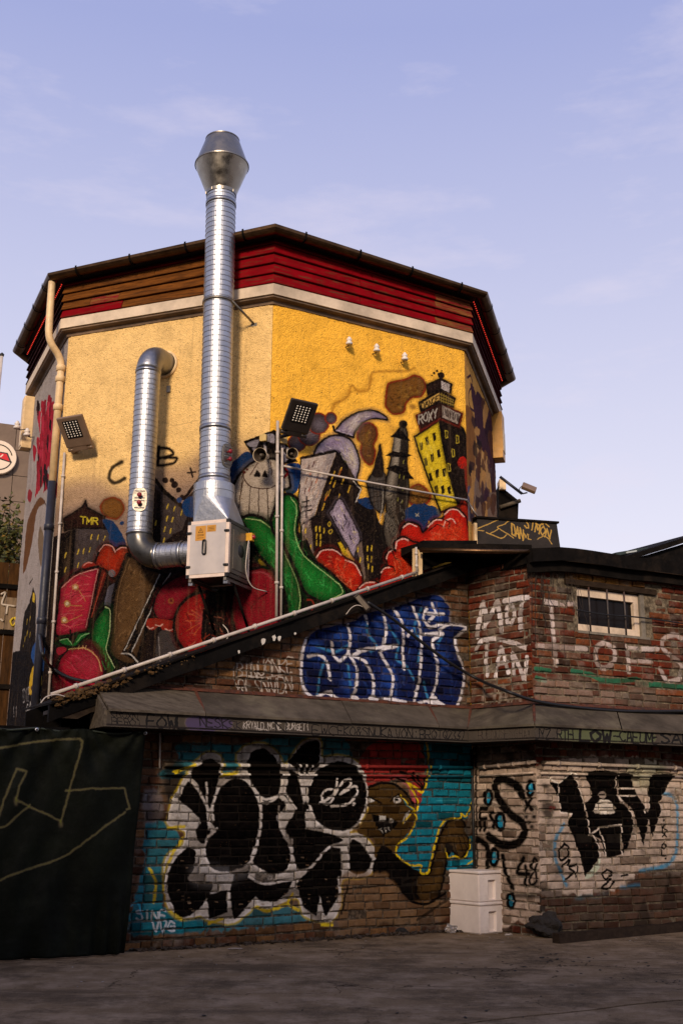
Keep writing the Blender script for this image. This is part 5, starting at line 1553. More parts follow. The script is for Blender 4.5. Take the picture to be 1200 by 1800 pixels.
# verge: tarred board, its lower moulding, pale roof sheets above and a crust of moss at the low end
def on1(px, py, out):
    return P1.at(px, py, out)
xa, xb = RK[0][0] - 0.05, P1.loc(838, 985, 0.2)[0]
def rk(x, out, d):
    return P1.w(x, out, rake_z(x, d))
mb = MB()
N = 16
for i in range(N):
    x0_, x1_ = xa + (xb - xa) * i / N, xa + (xb - xa) * (i + 1) / N
    w0, w1_ = 0.008 * math.sin(i * 2.1), 0.008 * math.sin((i + 1) * 2.1)
    mb.hexa([rk(x0_, .20 + w0, -.13 + w0), rk(x1_, .20 + w1_, -.13 + w1_), rk(x1_, .14, -.13), rk(x0_, .14, -.13), rk(x0_, .20 + w0, .06), rk(x1_, .20 + w1_, .06), rk(x1_, .14, .06), rk(x0_, .14, .06)])
verge = mb.build('verge_board', BLACK_BOARD, shed)
mb = MB()
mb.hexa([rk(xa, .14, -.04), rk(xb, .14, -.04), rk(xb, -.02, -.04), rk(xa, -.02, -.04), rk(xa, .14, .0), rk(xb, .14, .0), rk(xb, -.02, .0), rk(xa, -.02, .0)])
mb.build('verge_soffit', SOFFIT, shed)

mb = MB()
for i in range(N):
    x0_, x1_ = xa + (xb - xa) * i / N, xa + (xb - xa) * (i + 1) / N
    e = random.uniform(-.012, .02)
    mb.hexa([rk(x0_, .235 + e, .064), rk(x1_, .235 + e, .064), rk(x1_, -.9, .064), rk(x0_, -.9, .064), rk(x0_, .235 + e, .085 + e * .4), rk(x1_, .235 + e, .085 + e * .4), rk(x1_, -.9, .085), rk(x0_, -.9, .085)])
mb.build('roof', BLACK_FELT, shed)
MOSS = simple('dry_moss', '#4d3513', 0.95, var=0.5, scale=30, bump=1.0, c2='#3a2c12')
mb = MB()
x_end = P1.loc(335, 1163, .2)[0]
for i in range(190):
    f = abs(random.gauss(.22, .13)) if i < 120 else random.random()
    x_ = xa + 0.05 + (x_end - xa) * f
    r_ = random.uniform(.012, .045) * (1.2 - 0.8 * f)
    p = rk(x_, .21 + random.uniform(-.03, .05),   .07 + random.uniform(-.05, .05) - .03 * f)
    M = Matrix.Translation(p) @ Matrix.Rotation(random.uniform(0, 6), 4, 'X') @ Matrix.Rotation(random.uniform(0, 6), 4, 'Z')
    q = [M @ (Vector(v_) * r_ * random.uniform(.7, 1.3)) for v_ in ((1, 0, 0), (-1, 0, 0), (0, 1, 0), (0, -1, 0), (0, 0, .7), (0, 0, -.7))]
    mb.add(q, [(0, 2, 4), (2, 1, 4), (1, 3, 4), (3, 0, 4), (2, 0, 5), (1, 2, 5), (3, 1, 5), (0, 3, 5)])
structure(mb.build('moss_crust', MOSS, shed), 'stuff')
# white paint splashes on the verge board
mb = MB()
for px, py, r_ in ((463, 1126, .035), (482, 1120, .03), (491, 1121, .028), (420, 1145, .016), (519, 1113, .014)):
    c_ = P1.at(px, py, .212)
    vs = [c_ + P1.w(0, 0, 0) * 0]
    pts = []
    for k in range(10):
        th = k * math.pi / 5
        rr = r_ * random.uniform(.7, 1.2)
        pts.append(c_ + Vector((P1.d[0], P1.d[1], 0)) * math.cos(th) * rr + Vector((0, 0, math.sin(th) * rr * (1.5 if math.sin(th) < 0 else 1))))
    mb.prism(pts, Vector((-P1.n[0], -P1.n[1], 0)) * 0.006)
mb.build('paint_splash', simple('white_splash', '#b7b0a6', 0.6, var=0.1), shed)

# dark boards added to fill the dark opening left of the gable
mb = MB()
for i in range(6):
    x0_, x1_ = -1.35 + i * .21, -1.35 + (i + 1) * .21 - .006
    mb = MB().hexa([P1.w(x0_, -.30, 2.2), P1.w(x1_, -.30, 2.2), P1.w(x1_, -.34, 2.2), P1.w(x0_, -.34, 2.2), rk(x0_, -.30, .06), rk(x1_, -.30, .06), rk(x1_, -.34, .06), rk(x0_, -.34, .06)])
    mb.build('gap_board', BLACK_BOARD, shed)

# canopy along the yard: sloping slabs, fascia boards with tags, soffit
Z_F0, Z_F1, Z_CW = 2.46, 2.645, 2.95
OUT = 0.53
FIc = Vector((1.734, 15.33, 0)); FOc = Vector((2.516, 14.583, 0))
uL = None
Fmain = Wall((FIc.x - 4.6 * math.cos(R(31.5)), FIc.y - 4.6 * math.sin(R(31.5))), (FIc.x, FIc.y))
Fret = Wall((FIc.x, FIc.y), (FOc.x, FOc.y))
Ffar = Wall((FOc.x, FOc.y), (FOc.x + 7.5 * math.cos(R(28.6)), FOc.y + 7.5 * math.sin(R(28.6))))
uL = Fmain.loc(188, 1265)[0]

def fascia_paint(wl_, name, x0, draw):
    m = Mural(wl_, x0, wl_.len, Z_F0 - 0.01, Z_F1 + 0.02, 0.004, 1.5)
    draw(m)
    m.image(name)
    return m
def d_main(m):
    m.fr(180, 1200, 3.158)
    k = '#0a0808'
    m.T('CROXN', 50, 150, 200, 172, 34, 7, k, smooth=True); m.T('BERO!', 50, 192, 222, 212, 36, 7, k, smooth=True)
    m.T('FOWL', 245, 180, 470, 196, 66, 13, k, smooth=True, wob=0.09)
    m.P([(486, 188), (706, 200), (700, 262), (484, 262)], '#2a2048', 0.85, jag=1.5, soft=2)
    m.T('NESKSK', 540, 196, 780, 214, 48, 7, '#141014', smooth=True, wob=0.12)
    m.T('KRYALD MCNE BURGET!', 782, 215, 1150, 226, 38, 4, '#8d8680', wob=0.08); m.T('TRETN', 850, 256, 925, 260, 14, 3, '#8d8680')
    m.T('N', 955, 222, 1030, 226, 50, 8, k)
    m.fr(300, 920, 2.222)
    m.T('EWC', 552, 786, 650, 792, 36, 6, k, smooth=True); m.T('FKO&SNUKA', 650, 790, 868, 802, 36, 6, k, smooth=True); m.T('VON:BRQT', 876, 800, 1062, 808, 36, 6, k, smooth=True); m.T('Q2337', 1062, 806, 1148, 812, 34, 6, k, smooth=True)
    m.T('UKM', 820, 790, 868, 792, 10, 2, k)
def d_ret(m):
    m.fr(720, 920, 2.5)
    m.T('BUENOSESG', 298, 908, 475, 900, 44, 6, '#151010', 0.9, smooth=True); m.T('BAX', 480, 902, 530, 898, 46, 6, '#151010', 0.9)
def d_far(m):
    m.fr(720, 920, 2.5)
    k = '#0a0808'
    m.P([(690, 905), (1040, 915), (1050, 965), (690, 955)], '#2c4420', 0.7, jag=1.5, soft=2)
    m.T('UYZ.RTH', 545, 902, 718, 910, 42, 7, k, smooth=True); m.T('LOW', 742, 904, 890, 912, 52, 14, k); m.T('-', 890, 910, 920, 912, 44, 8, k); m.T('CAEUME', 920, 908, 1095, 920, 50, 8, k, smooth=True); m.T('SAD', 1100, 920, 1240, 928, 44, 11, k)
def mat_fascia(name, m, ref):
    t = NT(name)
    co = t.coord(ref)
    c = t.ramp(t.noise(3, 7, 0.65, co), [(0.3, '#352e28'), (0.7, '#4d453b')])
    c = t.mix(t.rng(t.noise(12, 6, 0.7, co), 0.5, 0.75, 0, 0.5), c, '#2b251f')
    pc, pa = m.sample(t, ref)
    c = t.mix(pa, c, pc)
    t.set(c, 0.8, 0, 0.25)
    t.bump(t.noise(30, 5, 0.6, co), 0.3, 0.006)
    return t.mat
mf1 = fascia_paint(Fmain, 'paint_fascia_long', uL, d_main)
mf2 = fascia_paint(Fret, 'paint_fascia_return', 0.0, d_ret)
mf3 = fascia_paint(Ffar, 'paint_fascia_far', 0.0, d_far)
canopy = thing('canopy', 'grey sloping slab canopy with scribbled fascia boards along the brick walls', 'canopy', (FIc.x, FIc.y, Z_F0))
def fascia_board(wl_, m, x0, x1, nm):
    o = MB().hexa([(x0, 0, Z_F0), (x1, 0, Z_F0), (x1, .03, Z_F0), (x0, .03, Z_F0), (x0, 0, Z_F1), (x1, 0, Z_F1), (x1, .03, Z_F1), (x0, .03, Z_F1)]).build('fascia_board', [], canopy, base=Vector((0, 0, 0)))
    o.location = Vector((wl_.a[0], wl_.a[1], 0)) - canopy.location
    o.rotation_euler = (0, 0, wl_.ang)
    o.data.materials.append(mat_fascia(nm, m, o))
    return o
fascia_board(Fmain, mf1, uL, uL + (Fmain.loc(352, 1270)[0] - uL) - 0.003, 'fascia_paint_a')
fascia_board(Fmain, mf1, Fmain.loc(352, 1270)[0], Fmain.len - 0.002, 'fascia_paint_b')
fascia_board(Fret, mf2, 0.002, Fret.len - 0.002, 'fascia_paint_c')
fascia_board(Ffar, mf3, 0.002, Ffar.len, 'fascia_paint_d')
SLAB = simple('canopy_slab', '#4d453c', 0.95, var=0.35, scale=3.5, bump=0.8, grime=0.75, spec=0.08, c2='#5e5648')
SLAB_WOOD = mat_wood('canopy_plank', '#37312a', '#655b4e', (0.5, 4, 4))
# plan of the wall line under the canopy, matching points of fascia line
def wallpt(p):
    return p
def slab(f0, f1, w0, w1, mat, lift=0.0):
    """f: fascia-side plan points, w: wall-side plan points"""
    up = Vector((0, 0, 1))
    d0 = (f0 - w0).normalized() * 0.05; d1 = (f1 - w1).normalized() * 0.05
    zf, zw = Z_F1 + 0.004 + lift - 0.02, Z_CW + lift
    a, b, c_, d_ = f0 + d0 + up * zf, f1 + d1 + up * zf, w1 + up * zw, w0 + up * zw
    th = up * 0.03
    return MB().hexa([a, b, c_, d_, a + th, b + th, c_ + th, d_ + th]).build('canopy_slab', mat, canopy)
I_ = Vector((1.875, 16.10, 0)); O_ = Vector((2.62, 15.20, 0))
cuts_px = [(188, 1265), (360, 1262), (616, 1272), (770, 1280)]
us = [Fmain.loc(*q)[0] for q in cuts_px] + [Fmain.len]
ws = [P1.loc(165, 1222)[0], P1.loc(342, 1224)[0], P1.loc(598, 1235)[0], P1.loc(752, 1243)[0], P1.len]
def fm(u): return Vector((*(Fmain.a + Fmain.d * u), 0))
def w1p(u): return Vector((*(P1.a + P1.d * u + P1.n * 0.015), 0))
for i in range(4):
    g_ = 0.004
    slab(fm(us[i] + g_), fm(us[i + 1] - g_), w1p(ws[i] + g_), w1p(ws[i + 1] - g_), SLAB_WOOD if i == 0 else SLAB, random.uniform(-.006, .006))
slab(FIc.lerp(FOc, .006), FOc.lerp(FIc, .006), I_.lerp(O_, .01), O_.lerp(I_, .01), SLAB)
fe = Vector((*(Ffar.a + Ffar.d * Ffar.len), 0)); we = Vector((*(P3.a + P3.d * P3.len), 0))
for f0, f1 in ((0, .195), (.197, .39), (.392, .6), (.602, .8), (.802, 1)):
    slab(FOc.lerp(fe, f0 + .001), FOc.lerp(fe, f1), O_.lerp(we, f0 + .001), O_.lerp(we, f1), SLAB, random.uniform(-.006, .006))
# rusty strips over the joints and along the wall
mb = MB()
for a, b in ((fm(us[1]), w1p(ws[1])), (fm(us[3]), w1p(ws[3])), (FIc, I_), (FOc, O_)):
    d_ = Vector((-(b - a).y, (b - a).x, 0)).normalized() * 0.02
    up0, up1 = Vector((0, 0, Z_F1 + 0.022)), Vector((0, 0, Z_CW + 0.042))
    mb.hexa([a - d_ + up0, a + d_ + up0, b + d_ + up1, b - d_ + up1, a - d_ * .6 + up0 + Vector((0, 0, .012)), a + d_ * .6 + up0 + Vector((0, 0, .012)), b + d_ * .6 + up1 + Vector((0, 0, .012)), b - d_ * .6 + up1 + Vector((0, 0, .012))])
for p, q in ((w1p(ws[0]), I_), (I_, O_), (O_, we)):
    d_ = (q - p).normalized(); n_ = Vector((d_.y, -d_.x, 0))
    N2 = max(3, int((q - p).length / 0.16))
    for i in range(N2):
        a, b = p.lerp(q, i / N2), p.lerp(q, (i + 1) / N2)
        h0, wd = random.uniform(.015, .035), random.uniform(.04, .065)
        z0 = Vector((0, 0, Z_CW + 0.02))
        mb.hexa([a + n_ * wd + z0, b + n_ * wd + z0, b + z0, a + z0, a + n_ * wd * .8 + z0 + Vector((0, 0, h0)), b + n_ * wd * .8 + z0 + Vector((0, 0, h0)), b + z0 + Vector((0, 0, h0 + .02)), a + z0 + Vector((0, 0, h0 + .02))])
mb.build('rusty_flashing', RUST, canopy)
# soffit and end cheek
mb = MB()
zf = Vector((0, 0, Z_F0 + 0.012))
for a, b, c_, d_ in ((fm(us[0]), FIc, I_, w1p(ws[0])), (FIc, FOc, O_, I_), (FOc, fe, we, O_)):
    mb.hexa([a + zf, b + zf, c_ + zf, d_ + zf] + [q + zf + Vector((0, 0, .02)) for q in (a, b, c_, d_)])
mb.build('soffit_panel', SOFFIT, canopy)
a, b = fm(us[0]), w1p(ws[0])
d_ = Vector((*Fmain.d, 0)) * 0.03
mb = MB().hexa([a + Vector((0, 0, Z_F0)), a - d_ + Vector((0, 0, Z_F0)), b - d_ + Vector((0, 0, Z_F0)), b + Vector((0, 0, Z_F0)), a + Vector((0, 0, Z_F1 + .0)), a - d_ + Vector((0, 0, Z_F1)), b - d_ + Vector((0, 0, Z_CW)), b + Vector((0, 0, Z_CW))])
mb.build('end_cheek', SLAB_WOOD, canopy)
# grey barge boards under the low end of the rake
mb = MB()
pts = [P1.at(100, 1262, .16), P1.at(160, 1225, .16), P1.at(200, 1212, .16), P1.at(200, 1245, .16), P1.at(160, 1252, .16), P1.at(135, 1264, .16)]
mb.prism(pts, Vector((*P1.n, 0)) * 0.03)
mb.build('barge_board', mat_wood('dark_barge_timber', '#1d1712', '#3a3026', (0.6, 4, 4)), shed)

# ------------------------------------------------------------------ brick bay with barred window
bay = thing('brick_bay', 'red brick bay with barred window and white MOT TAN lettering beside the shed', 'building', (P3.a[0], P3.a[1], 0))
m2, m3 = mural_P2(), mural_P3()
Z2 = P2.loc(935, 960)[1]; Z3 = P3.loc(1000, 985)[1]
ZT = 4.98
w2 = wall_slab('return_wall', P2, [[(0, 0), (P2.len, 0), (P2.len, ZT), (0, ZT)]], bay)
w2.data.materials.append(mat_mortar('return_mortar', m2, w2, '#9a8c78', 0.55))
# window opening
wu0, wz1 = P3.loc(1013, 1034); wu1 = P3.loc(1132, 1060)[0]
wz0 = P3.loc(1016, 1108)[1]
wz1 = P3.loc(1016, 1030)[1]
L3 = P3.len
w3 = wall_slab('front_wall', P3, [[(0, 0), (L3, 0), (L3, wz0), (0, wz0)], [(0, wz0), (wu0, wz0), (wu0, wz1), (0, wz1)], [(wu1, wz0), (L3, wz0), (L3, wz1), (wu1, wz1)], [(0, wz1), (L3, wz1), (L3, ZT), (0, ZT)]], bay)
w3.data.materials.append(mat_mortar('front_mortar', m3, w3, '#8d7f69', 0.6))
lu0, lu1 = P3.loc(992, 1030)[0], P3.loc(1150, 1030)[0]
def keep3(x, z, l):
    if wz0 - .03 < z < wz1 + .02 and wu0 - l / 2 - .01 < x < wu1 + l / 2 + .01:
        return False
    if wz1 < z < wz1 + .21 and lu0 - l / 2 - .02 < x < lu1 + l / 2 + .02:
        return False
    return True
b2 = lay_bricks(0, P2.len, 0.01, ZT, lambda x, z, l: True, seed=11)
b3 = lay_bricks(0, L3, 0.06, ZT, keep3, seed=12)
vis3 = P3.loc(1210, 1300)[0]
mbr2 = mat_brick('return_brick', m2, w2, TONES2); mbr3 = mat_brick('front_brick', m3, w3, TONES2)
def sc3(x, z):
    return 0.01 if x > vis3 or 2.35 < z < 3.0 or z > 4.95 else 1
brickwork(bay, [(P2, w2, mbr2, b2, lambda x, z: 0.02 if 2.35 < z < 3.0 or z > 5.1 else (0.8 if z > 3 else 0.5)), (P3, w3, mbr3, b3, sc3)])
# lintel: timber plate under a soldier course of yellow bricks
mb = MB().hexa([P3.w(lu0, .03, wz1 + .005), P3.w(lu1, .03, wz1 + .005), P3.w(lu1, -.2, wz1 + .005), P3.w(lu0, -.2, wz1 + .005), P3.w(lu0, .03, wz1 + .085), P3.w(lu1, .03, wz1 + .085), P3.w(lu1, -.2, wz1 + .085), P3.w(lu0, -.2, wz1 + .085)])
mb.build('lintel', mat_wood('lintel_timber', '#1c1510', '#352a20', (0.6, 4, 4)), w3, base=bay.location)
lint = bpy.data.objects['lintel']
lint.matrix_parent_inverse = (Matrix.Translation(w3.location) @ Matrix.Rotation(P3.ang, 4, 'Z')).inverted()
YB = mat_brick('yellow_brick', m3, w3, [(0, '#8a5f2a'), (0.5, '#a87a3a'), (1, '#76502a')])
x_ = lu0 + .01
k = 0
while x_ < lu1 - .2:
    l = .245
    me = bpy.data.meshes.new('lintel_brick')
    me.from_pydata(VARIANTS[k % 14][0], [], VARIANTS[k % 14][1]); me.materials.append(YB)
    at = me.attributes.new('tint', 'FLOAT', 'POINT'); at.data.foreach_set('value', [random.random()] * len(VARIANTS[k % 14][0]))
    bm = bmesh.new(); bm.from_mesh(me); bmesh.ops.recalc_face_normals(bm, faces=bm.faces[:]); bm.to_mesh(me); bm.free()
    o = bpy.data.objects.new('lintel_brick', me)
    COL.objects.link(o); o.parent = w3
    o.location = (x_ + l / 2, -.006, wz1 + .145); o.scale = (l / .25, 1, 1.15)
    x_ += l + .01; k += 1
# window: white frame set back, dark panes, grille
wr = thing('barred_window', 'small white framed window with three vertical bars in the brick bay', 'window', P3.w(wu0, 0, wz0))
FRAME = simple('window_white_paint', '#c9b49c', 0.6, var=0.15, grime=0.45)
fw_ = 0.085
def pb(u0, u1, z0, z1, o0, o1):
    return MB().hexa([P3.w(u0, o1, z0), P3.w(u1, o1, z0), P3.w(u1, o0, z0), P3.w(u0, o0, z0), P3.w(u0, o1, z1), P3.w(u1, o1, z1), P3.w(u1, o0, z1), P3.w(u0, o0, z1)])
uf0, uf1 = wu0 + .005, P3.loc(1128, 1060)[0] - .04
zf0, zf1 = wz0 + .004, wz1 - .02
pb(uf0, uf0 + .03, zf0, zf1, -.12, -.05).build('frame_stile', FRAME, wr); pb(uf1 - .09, uf1, zf0, zf1, -.12, -.05).build('frame_stile', FRAME, wr)
pb(uf0 + .032, uf1 - .092, zf0, zf0 + .10, -.12, -.05).build('frame_rail', FRAME, wr); pb(uf0 + .032, uf1 - .092, zf1 - .11, zf1, -.12, -.05).build('frame_rail', FRAME, wr)
t = NT('dark_window_glass'); t.set((0.008, 0.006, 0.006), 0.22, 0, 0.08); GLASS = t.mat
um = uf0 + (uf1 - uf0) * .52
pb(uf0 + .032, um, zf0 + .102, zf1 - .112, -.115, -.108).build('pane', GLASS, wr)
pb(um + .002, uf1 - .092, zf0 + .102, zf1 - .112, -.115, -.108).build('pane', GLASS, wr)
pb(um + .1, um + .16, zf0 + .10, zf1 - .11, -.2, -.19).build('curtain', simple('grey_curtain', '#3a3830', 0.9), wr)
pb(wu0 - .02, wu1 + .05, wz0 - .035, wz0, -.1, .015).build('sill', simple('cement_render', '#6f675b', 0.95, var=0.3, bump=0.6, grime=0.4), wr)
pb(uf1 + .003, wu1 + .0, wz0 + .002, wz1, -.14, -.01).build('cement_reveal', simple('cement_render', '#6f675b'), wr)
BAR = simple('window_bar_iron', '#3b3330', 0.6, var=0.3, c2='#4a2e22')
for px in (1037, 1069, 1099):
    u_ = P3.loc(px, 1070, .03)[0]
    MB().tube([P3.w(u_, .01, wz0 - .0), P3.w(u_, .01, wz1 + .004)], .013, 8).build('bar', BAR, wr)

# bay roof: thick felted edge that sags between its rafters
def felt_edge(pts, t0, t1, name, parent, back, seed):
    r = random.Random(seed)
    mb = MB()
    for (a, b) in zip(pts[:-1], pts[1:]):
        mb.hexa([a - Vector((0, 0, t1)), b - Vector((0, 0, t1)), b + back - Vector((0, 0, t1)), a + back - Vector((0, 0, t1)), a + Vector((0, 0, t0)), b + Vector((0, 0, t0)), b + back + Vector((0, 0, t0 + .1)), a + back + Vector((0, 0, t0 + .1))])
    return mb.build(name, BLACK_FELT, parent)
back = Vector((-math.sin(R(29)), math.cos(R(29)), 0))
eave3 = [P3.at(px, py, .22) for px, py in ((936, 966), (962, 965), (985, 964), (1010, 966), (1040, 970), (1065, 974), (1090, 978), (1120, 982), (1150, 984), (1180, 988), (1230, 996), (1330, 1008), (1520, 1030))]
felt_edge(eave3, .02, .17, 'roof', bay, back * 3.0, 1)
under = [p - Vector((0, 0, .175)) + back * .1 for p in eave3]
felt_edge(under, .0, .13, 'eaves_board', bay, back * 0.05, 2)
mb = MB().tube([P3.at(975, 982, .2), P3.at(1060, 992, .2), P3.at(1230, 1014, .2), P3.at(1520, 1048, .2)], .016, 8)
mb.build('eaves_batten', GALV_DARK, bay)
# flat strip of roof and gutter from the gable to the bay corner
e0, e1 = P1.at(735, 957, .25), P3.at(934, 960, .12)
bk = Vector((-.35, .94, 0))
felt_edge([e0, e0.lerp(e1, .3) + Vector((0, 0, -.008)), e0.lerp(e1, .62) + Vector((0, 0, .006)), e1], .02, .045, 'roof', bay, bk * 1.0, 3)
MB().tube([e0 + Vector((0, 0, -.09)) - bk * .04, e1 + Vector((0, 0, -.09)) - bk * .04], .035, 12).build('gutter', GUTTER, bay)
for f in (.22, .5, .8):
    p = e0.lerp(e1, f) - bk * .045
    MB().tube([p + Vector((0, 0, -.02)), p + Vector((0, 0, -.135))], .008, 6).build('gutter_strap', BLACK_BOARD, bay)
# dark cladding between rake and flat roof
mb = MB()
q = [P1.at(743, 1003, .12), P1.at(838, 968, .12), P1.at(838, 950, .12), P1.at(743, 950, .12)]
mb.prism(q, Vector((*P1.n, 0)) * -.08)
mb.build('dark_cladding', BLACK_BOARD, shed)
mb = MB()
q = [P1.at(733, 1012, .2), P1.at(742, 1008, .2), P1.at(742, 962, .2), P1.at(733, 962, .2)]
mb.prism(q, Vector((*P1.n, 0)) * -.12)
mb.build('corner_trim', CREAM, shed)

# rising roof behind, right, and a low ridge of green sheet
RW = Wall((3.2, 18.6), (8.0, 20.6))
rb = thing('felt_roofed_shed', 'black felt shed roof rising at the right behind the brick bay', 'building', (6.0, 19.6, 0))
pts = [RW.at(px, py) for px, py in ((1080, 982), (1110, 974), (1140, 964), (1170, 955), (1200, 945), (1260, 926))]
felt_edge(pts, .0, .10, 'roof', rb, Vector((-.4, .9, 0)) * 3, 4)
q = [RW.at(1095, 985), RW.at(1260, 985), RW.at(1260, 932), RW.at(1095, 982)]
mb = MB().prism([p + Vector((-.04, .09, -.06)) for p in q], Vector((-.4, .9, 0)) * 2.4)
mb.v = [tuple(v_) for v_ in mb.v]
mb.build('gable_wall', BLACK_BOARD, rb)
mb = MB()
lo = RW.a
a, b = RW.at(1095, 985), RW.at(1260, 985)
mb.prism([Vector((a.x, a.y, 0)) + Vector((-.06, .14, 0)), Vector((b.x, b.y, 0)) + Vector((-.06, .14, 0)), b + Vector((-.06, .14, -.06)), a + Vector((-.06, .14, -.06))], Vector((-.4, .9, 0)) * 2.2)
mb.build('lower_wall', BLACK_BOARD, rb)
gs = thing('roof_skylight', 'narrow green glazed skylight ridge beyond the bay roof', 'skylight', RW.at(1110, 970, -.6))
a, b = RW.at(1082, 971, -.5), RW.at(1138, 962, -.5)
GS = simple('green_sheet', '#26302a', 0.35, var=0.2)
MB().hexa([a + Vector((0, 0, -.06)), b + Vector((0, 0, -.06)), b + Vector((-.3, .7, -.06)), a + Vector((-.3, .7, -.06)), a, b, b + Vector((-.3, .7, .02)), a + Vector((-.3, .7, .02))]).build('frame', GS, gs)
t = NT('skylight_glass'); t.set((0.35, 0.38, 0.36), 0.08, 0, 0.8)
p0, p1 = a.lerp(b, .3), a.lerp(b, .62)
MB().hexa([p0 + Vector((.01, -.02, -.05)), p1 + Vector((.01, -.02, -.05)), p1 + Vector((0, -.005, -.05)), p0 + Vector((0, -.005, -.05)), p0 + Vector((.01, -.02, -.02)), p1 + Vector((.01, -.02, -.02)), p1 + Vector((0, -.005, -.02)), p0 + Vector((0, -.005, -.02))]).build('pane', t.mat, gs)

# painted-over service pipes on the lower walls
def pipe_mat(name, mural, ref):
    t = NT(name)
    co = t.coord(ref)
    pc, pa = mural.sample(t, ref)
    c = t.mix(t.math('MULTIPLY', pa, .9), '#3d352e', pc)
    c = t.mix(t.rng(t.noise(14, 6, .7, co), .45, .7, 0, .5), c, '#1a1512')
    t.set(c, .9, 0, .03)
    return t.mat
for wl_, ob, m_, root, spans in ((P1, w1, m1, shed, [((290, 1344), (829, 1349), .045, .022), ((290, 1360), (829, 1365), .04, .014)]), (P2, w2, m2, bay, [((842, 1349), (940, 1339), .045, .022), ((842, 1364), (936, 1358), .04, .014)]), (P3, w3, m3, bay, [((952, 1340), (1215, 1351), .045, .024), ((950, 1359), (1215, 1366), .04, .014)])):
    pm = pipe_mat('painted_pipe_' + ob.name.replace('_wall', ''), m_, ob)
    for a, b, off, r_ in spans:
        pa_, pb_ = wl_.at(*a, off), wl_.at(*b, off)
        po = MB().tube([pa_, pb_], r_, 10).build('service_pipe', pm, root)
        if r_ > .02:
            for f in (.1, .36, .62, .88):
                p = pa_.lerp(pb_, f); d_ = (pb_ - pa_).normalized() * .022
                MB().tube([p - d_, p + d_], r_ * 1.45, 10).build('pipe_clamp', pm, po)
# black strip down the inner corner, built as a thin tube
MB().tube([P1.w(P1.len - .03, .03, .3), P1.w(P1.len - .03, .03, 2.4)], .02, 8).build('corner_strip', BLACK_RUBBER, shed)
MB().tube([P1.at(281, 1288, .03), P1.at(281, 1350, .03)], .011, 8).build('conduit', PALE_PIPE, shed)
# ------------------------------------------------------------------ ventilation: stack, intake duct, fan box
UA = Vector((*FA.d, 0)); NA = Vector((*FA.n, 0)); UP = Vector((0, 0, 1))
def spiral(M, r, z0, z1, mb, pitch=0.078, ridge=0.006, n=40):
    prof = []
    z = z0
    while z < z1 - pitch:
        prof += [(r, z), (r, z + pitch - .018), (r + ridge, z + pitch - .012), (r + ridge, z + pitch - .005)]
        z += pitch
    prof += [(r, z), (r, z1)]
    mb.lathe(M, prof, n, smooth=False)
    return mb
def axis_matrix(p0, p1):
    z = (p1 - p0).normalized()
    x = Vector((0, 1, 0)).cross(z).normalized()
    return frame(p0, x, z=z)
sb, st_ = Vector((-1.742, 14.602, 5.62)), Vector((-1.818, 14.63, 11.30))
stack = thing('exhaust_stack', 'tall shiny spiral steel exhaust stack with flared cowl in front of the eaves', 'chimney', sb)
M = axis_matrix(sb, st_)
spiral(M, .213, .28, 4.74, MB()).build('spiral_pipe', GALV, stack)
for z_ in (4.52, 1.02, .30):
    MB().lathe(M, [(.214, z_ - .012), (.224, z_ - .01), (.224, z_ + .05), (.214, z_ + .052)], 40).build('joint_ring', GALV_DULL, stack)
MB().lathe(M, [(.283, .0), (.285, .105), (.292, .108), (.292, .122), (.282, .125), (.280, .225), (.24, .232), (.222, .29)], 48, smooth=False).build('base_collar', GALV, stack)
cow = MB().lathe(M, [(.222, 4.68), (.226, 4.73), (.392, 5.17), (.402, 5.172), (.402, 5.192), (.390, 5.194), (.252, 5.60), (.256, 5.602), (.256, 5.618), (.242, 5.618), (.375, 5.19), (.21, 4.75)], 72, smooth=False).build('cowl', simple('cowl_steel', '#8a8378', .32, 1.0, var=.12, scale=3, bump=.04), stack)
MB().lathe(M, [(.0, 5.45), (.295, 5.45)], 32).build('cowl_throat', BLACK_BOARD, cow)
for k in range(4):
    th = -.6 - k * .75
    p = M @ Vector((.228 * math.cos(th), .228 * math.sin(th), 4.70))
    MB().box(p, .012, .012, .04).build('rivet_tab', GALV_DARK, cow)
# wall bracket
zbk = (Vector(FA.at(388, 533, .5)).z - sb.z)
pc = M @ Vector((0, 0, zbk))
ringm = MB().lathe(M @ Matrix.Translation((0, 0, zbk)), [(.216, -.02), (.232, -.02), (.232, .02), (.216, .02)], 40)
cl = ringm.build('pipe_clamp', GALV_DARK, stack)
MB().tube([pc + UA * .22 + NA * .02, FA.at(447, 570, .01)], .017, 8).build('stay_rod', GALV_DARK, stack)
MB().box(FA.at(447, 571, .012), .09, .02, .05, FA.ang).build('fixing_plate', GALV_DARK, stack)
# hatch on the stack's right side
def hatch(parent, c_, nx, up, w=.1, h=.17):
    nx = Vector(nx).normalized(); s = Vector(up).cross(nx).normalized()
    pts = []
    for k in range(20):
        th = 2 * math.pi * k / 20
        a, b = math.cos(th), math.sin(th)
        pts.append(c_ + s * (abs(a) ** .7 * math.copysign(1, a)) * w + Vector(up) * (abs(b) ** .6 * math.copysign(1, b)) * h)
    hp = MB().prism(pts, nx * .02).build('access_hatch', GALV_DARK, parent)
    for dz in (.055, -.055):
        p = c_ + Vector(up) * dz + nx * .02
        Mk = frame(p, s, z=nx)
        MB().lathe(Mk, [(.012, 0), (.012, .03), (.030, .035), (.034, .05), (.022, .062), (.0, .064)], 12).build('red_knob', simple('red_knob_plastic', '#7a1420', .4), hp)
    for dz in (-.12, -.02, .02, .12):
        MB().tube([c_ + Vector(up) * dz + nx * .022 - s * w * .7, c_ + Vector(up) * dz + nx * .022 + s * w * .7], .006, 6).build('rib', GALV_DULL, hp)
zh = Vector(FA.at(400, 803, .5)).z
hd = Vector((.85, -.53, 0)).normalized()
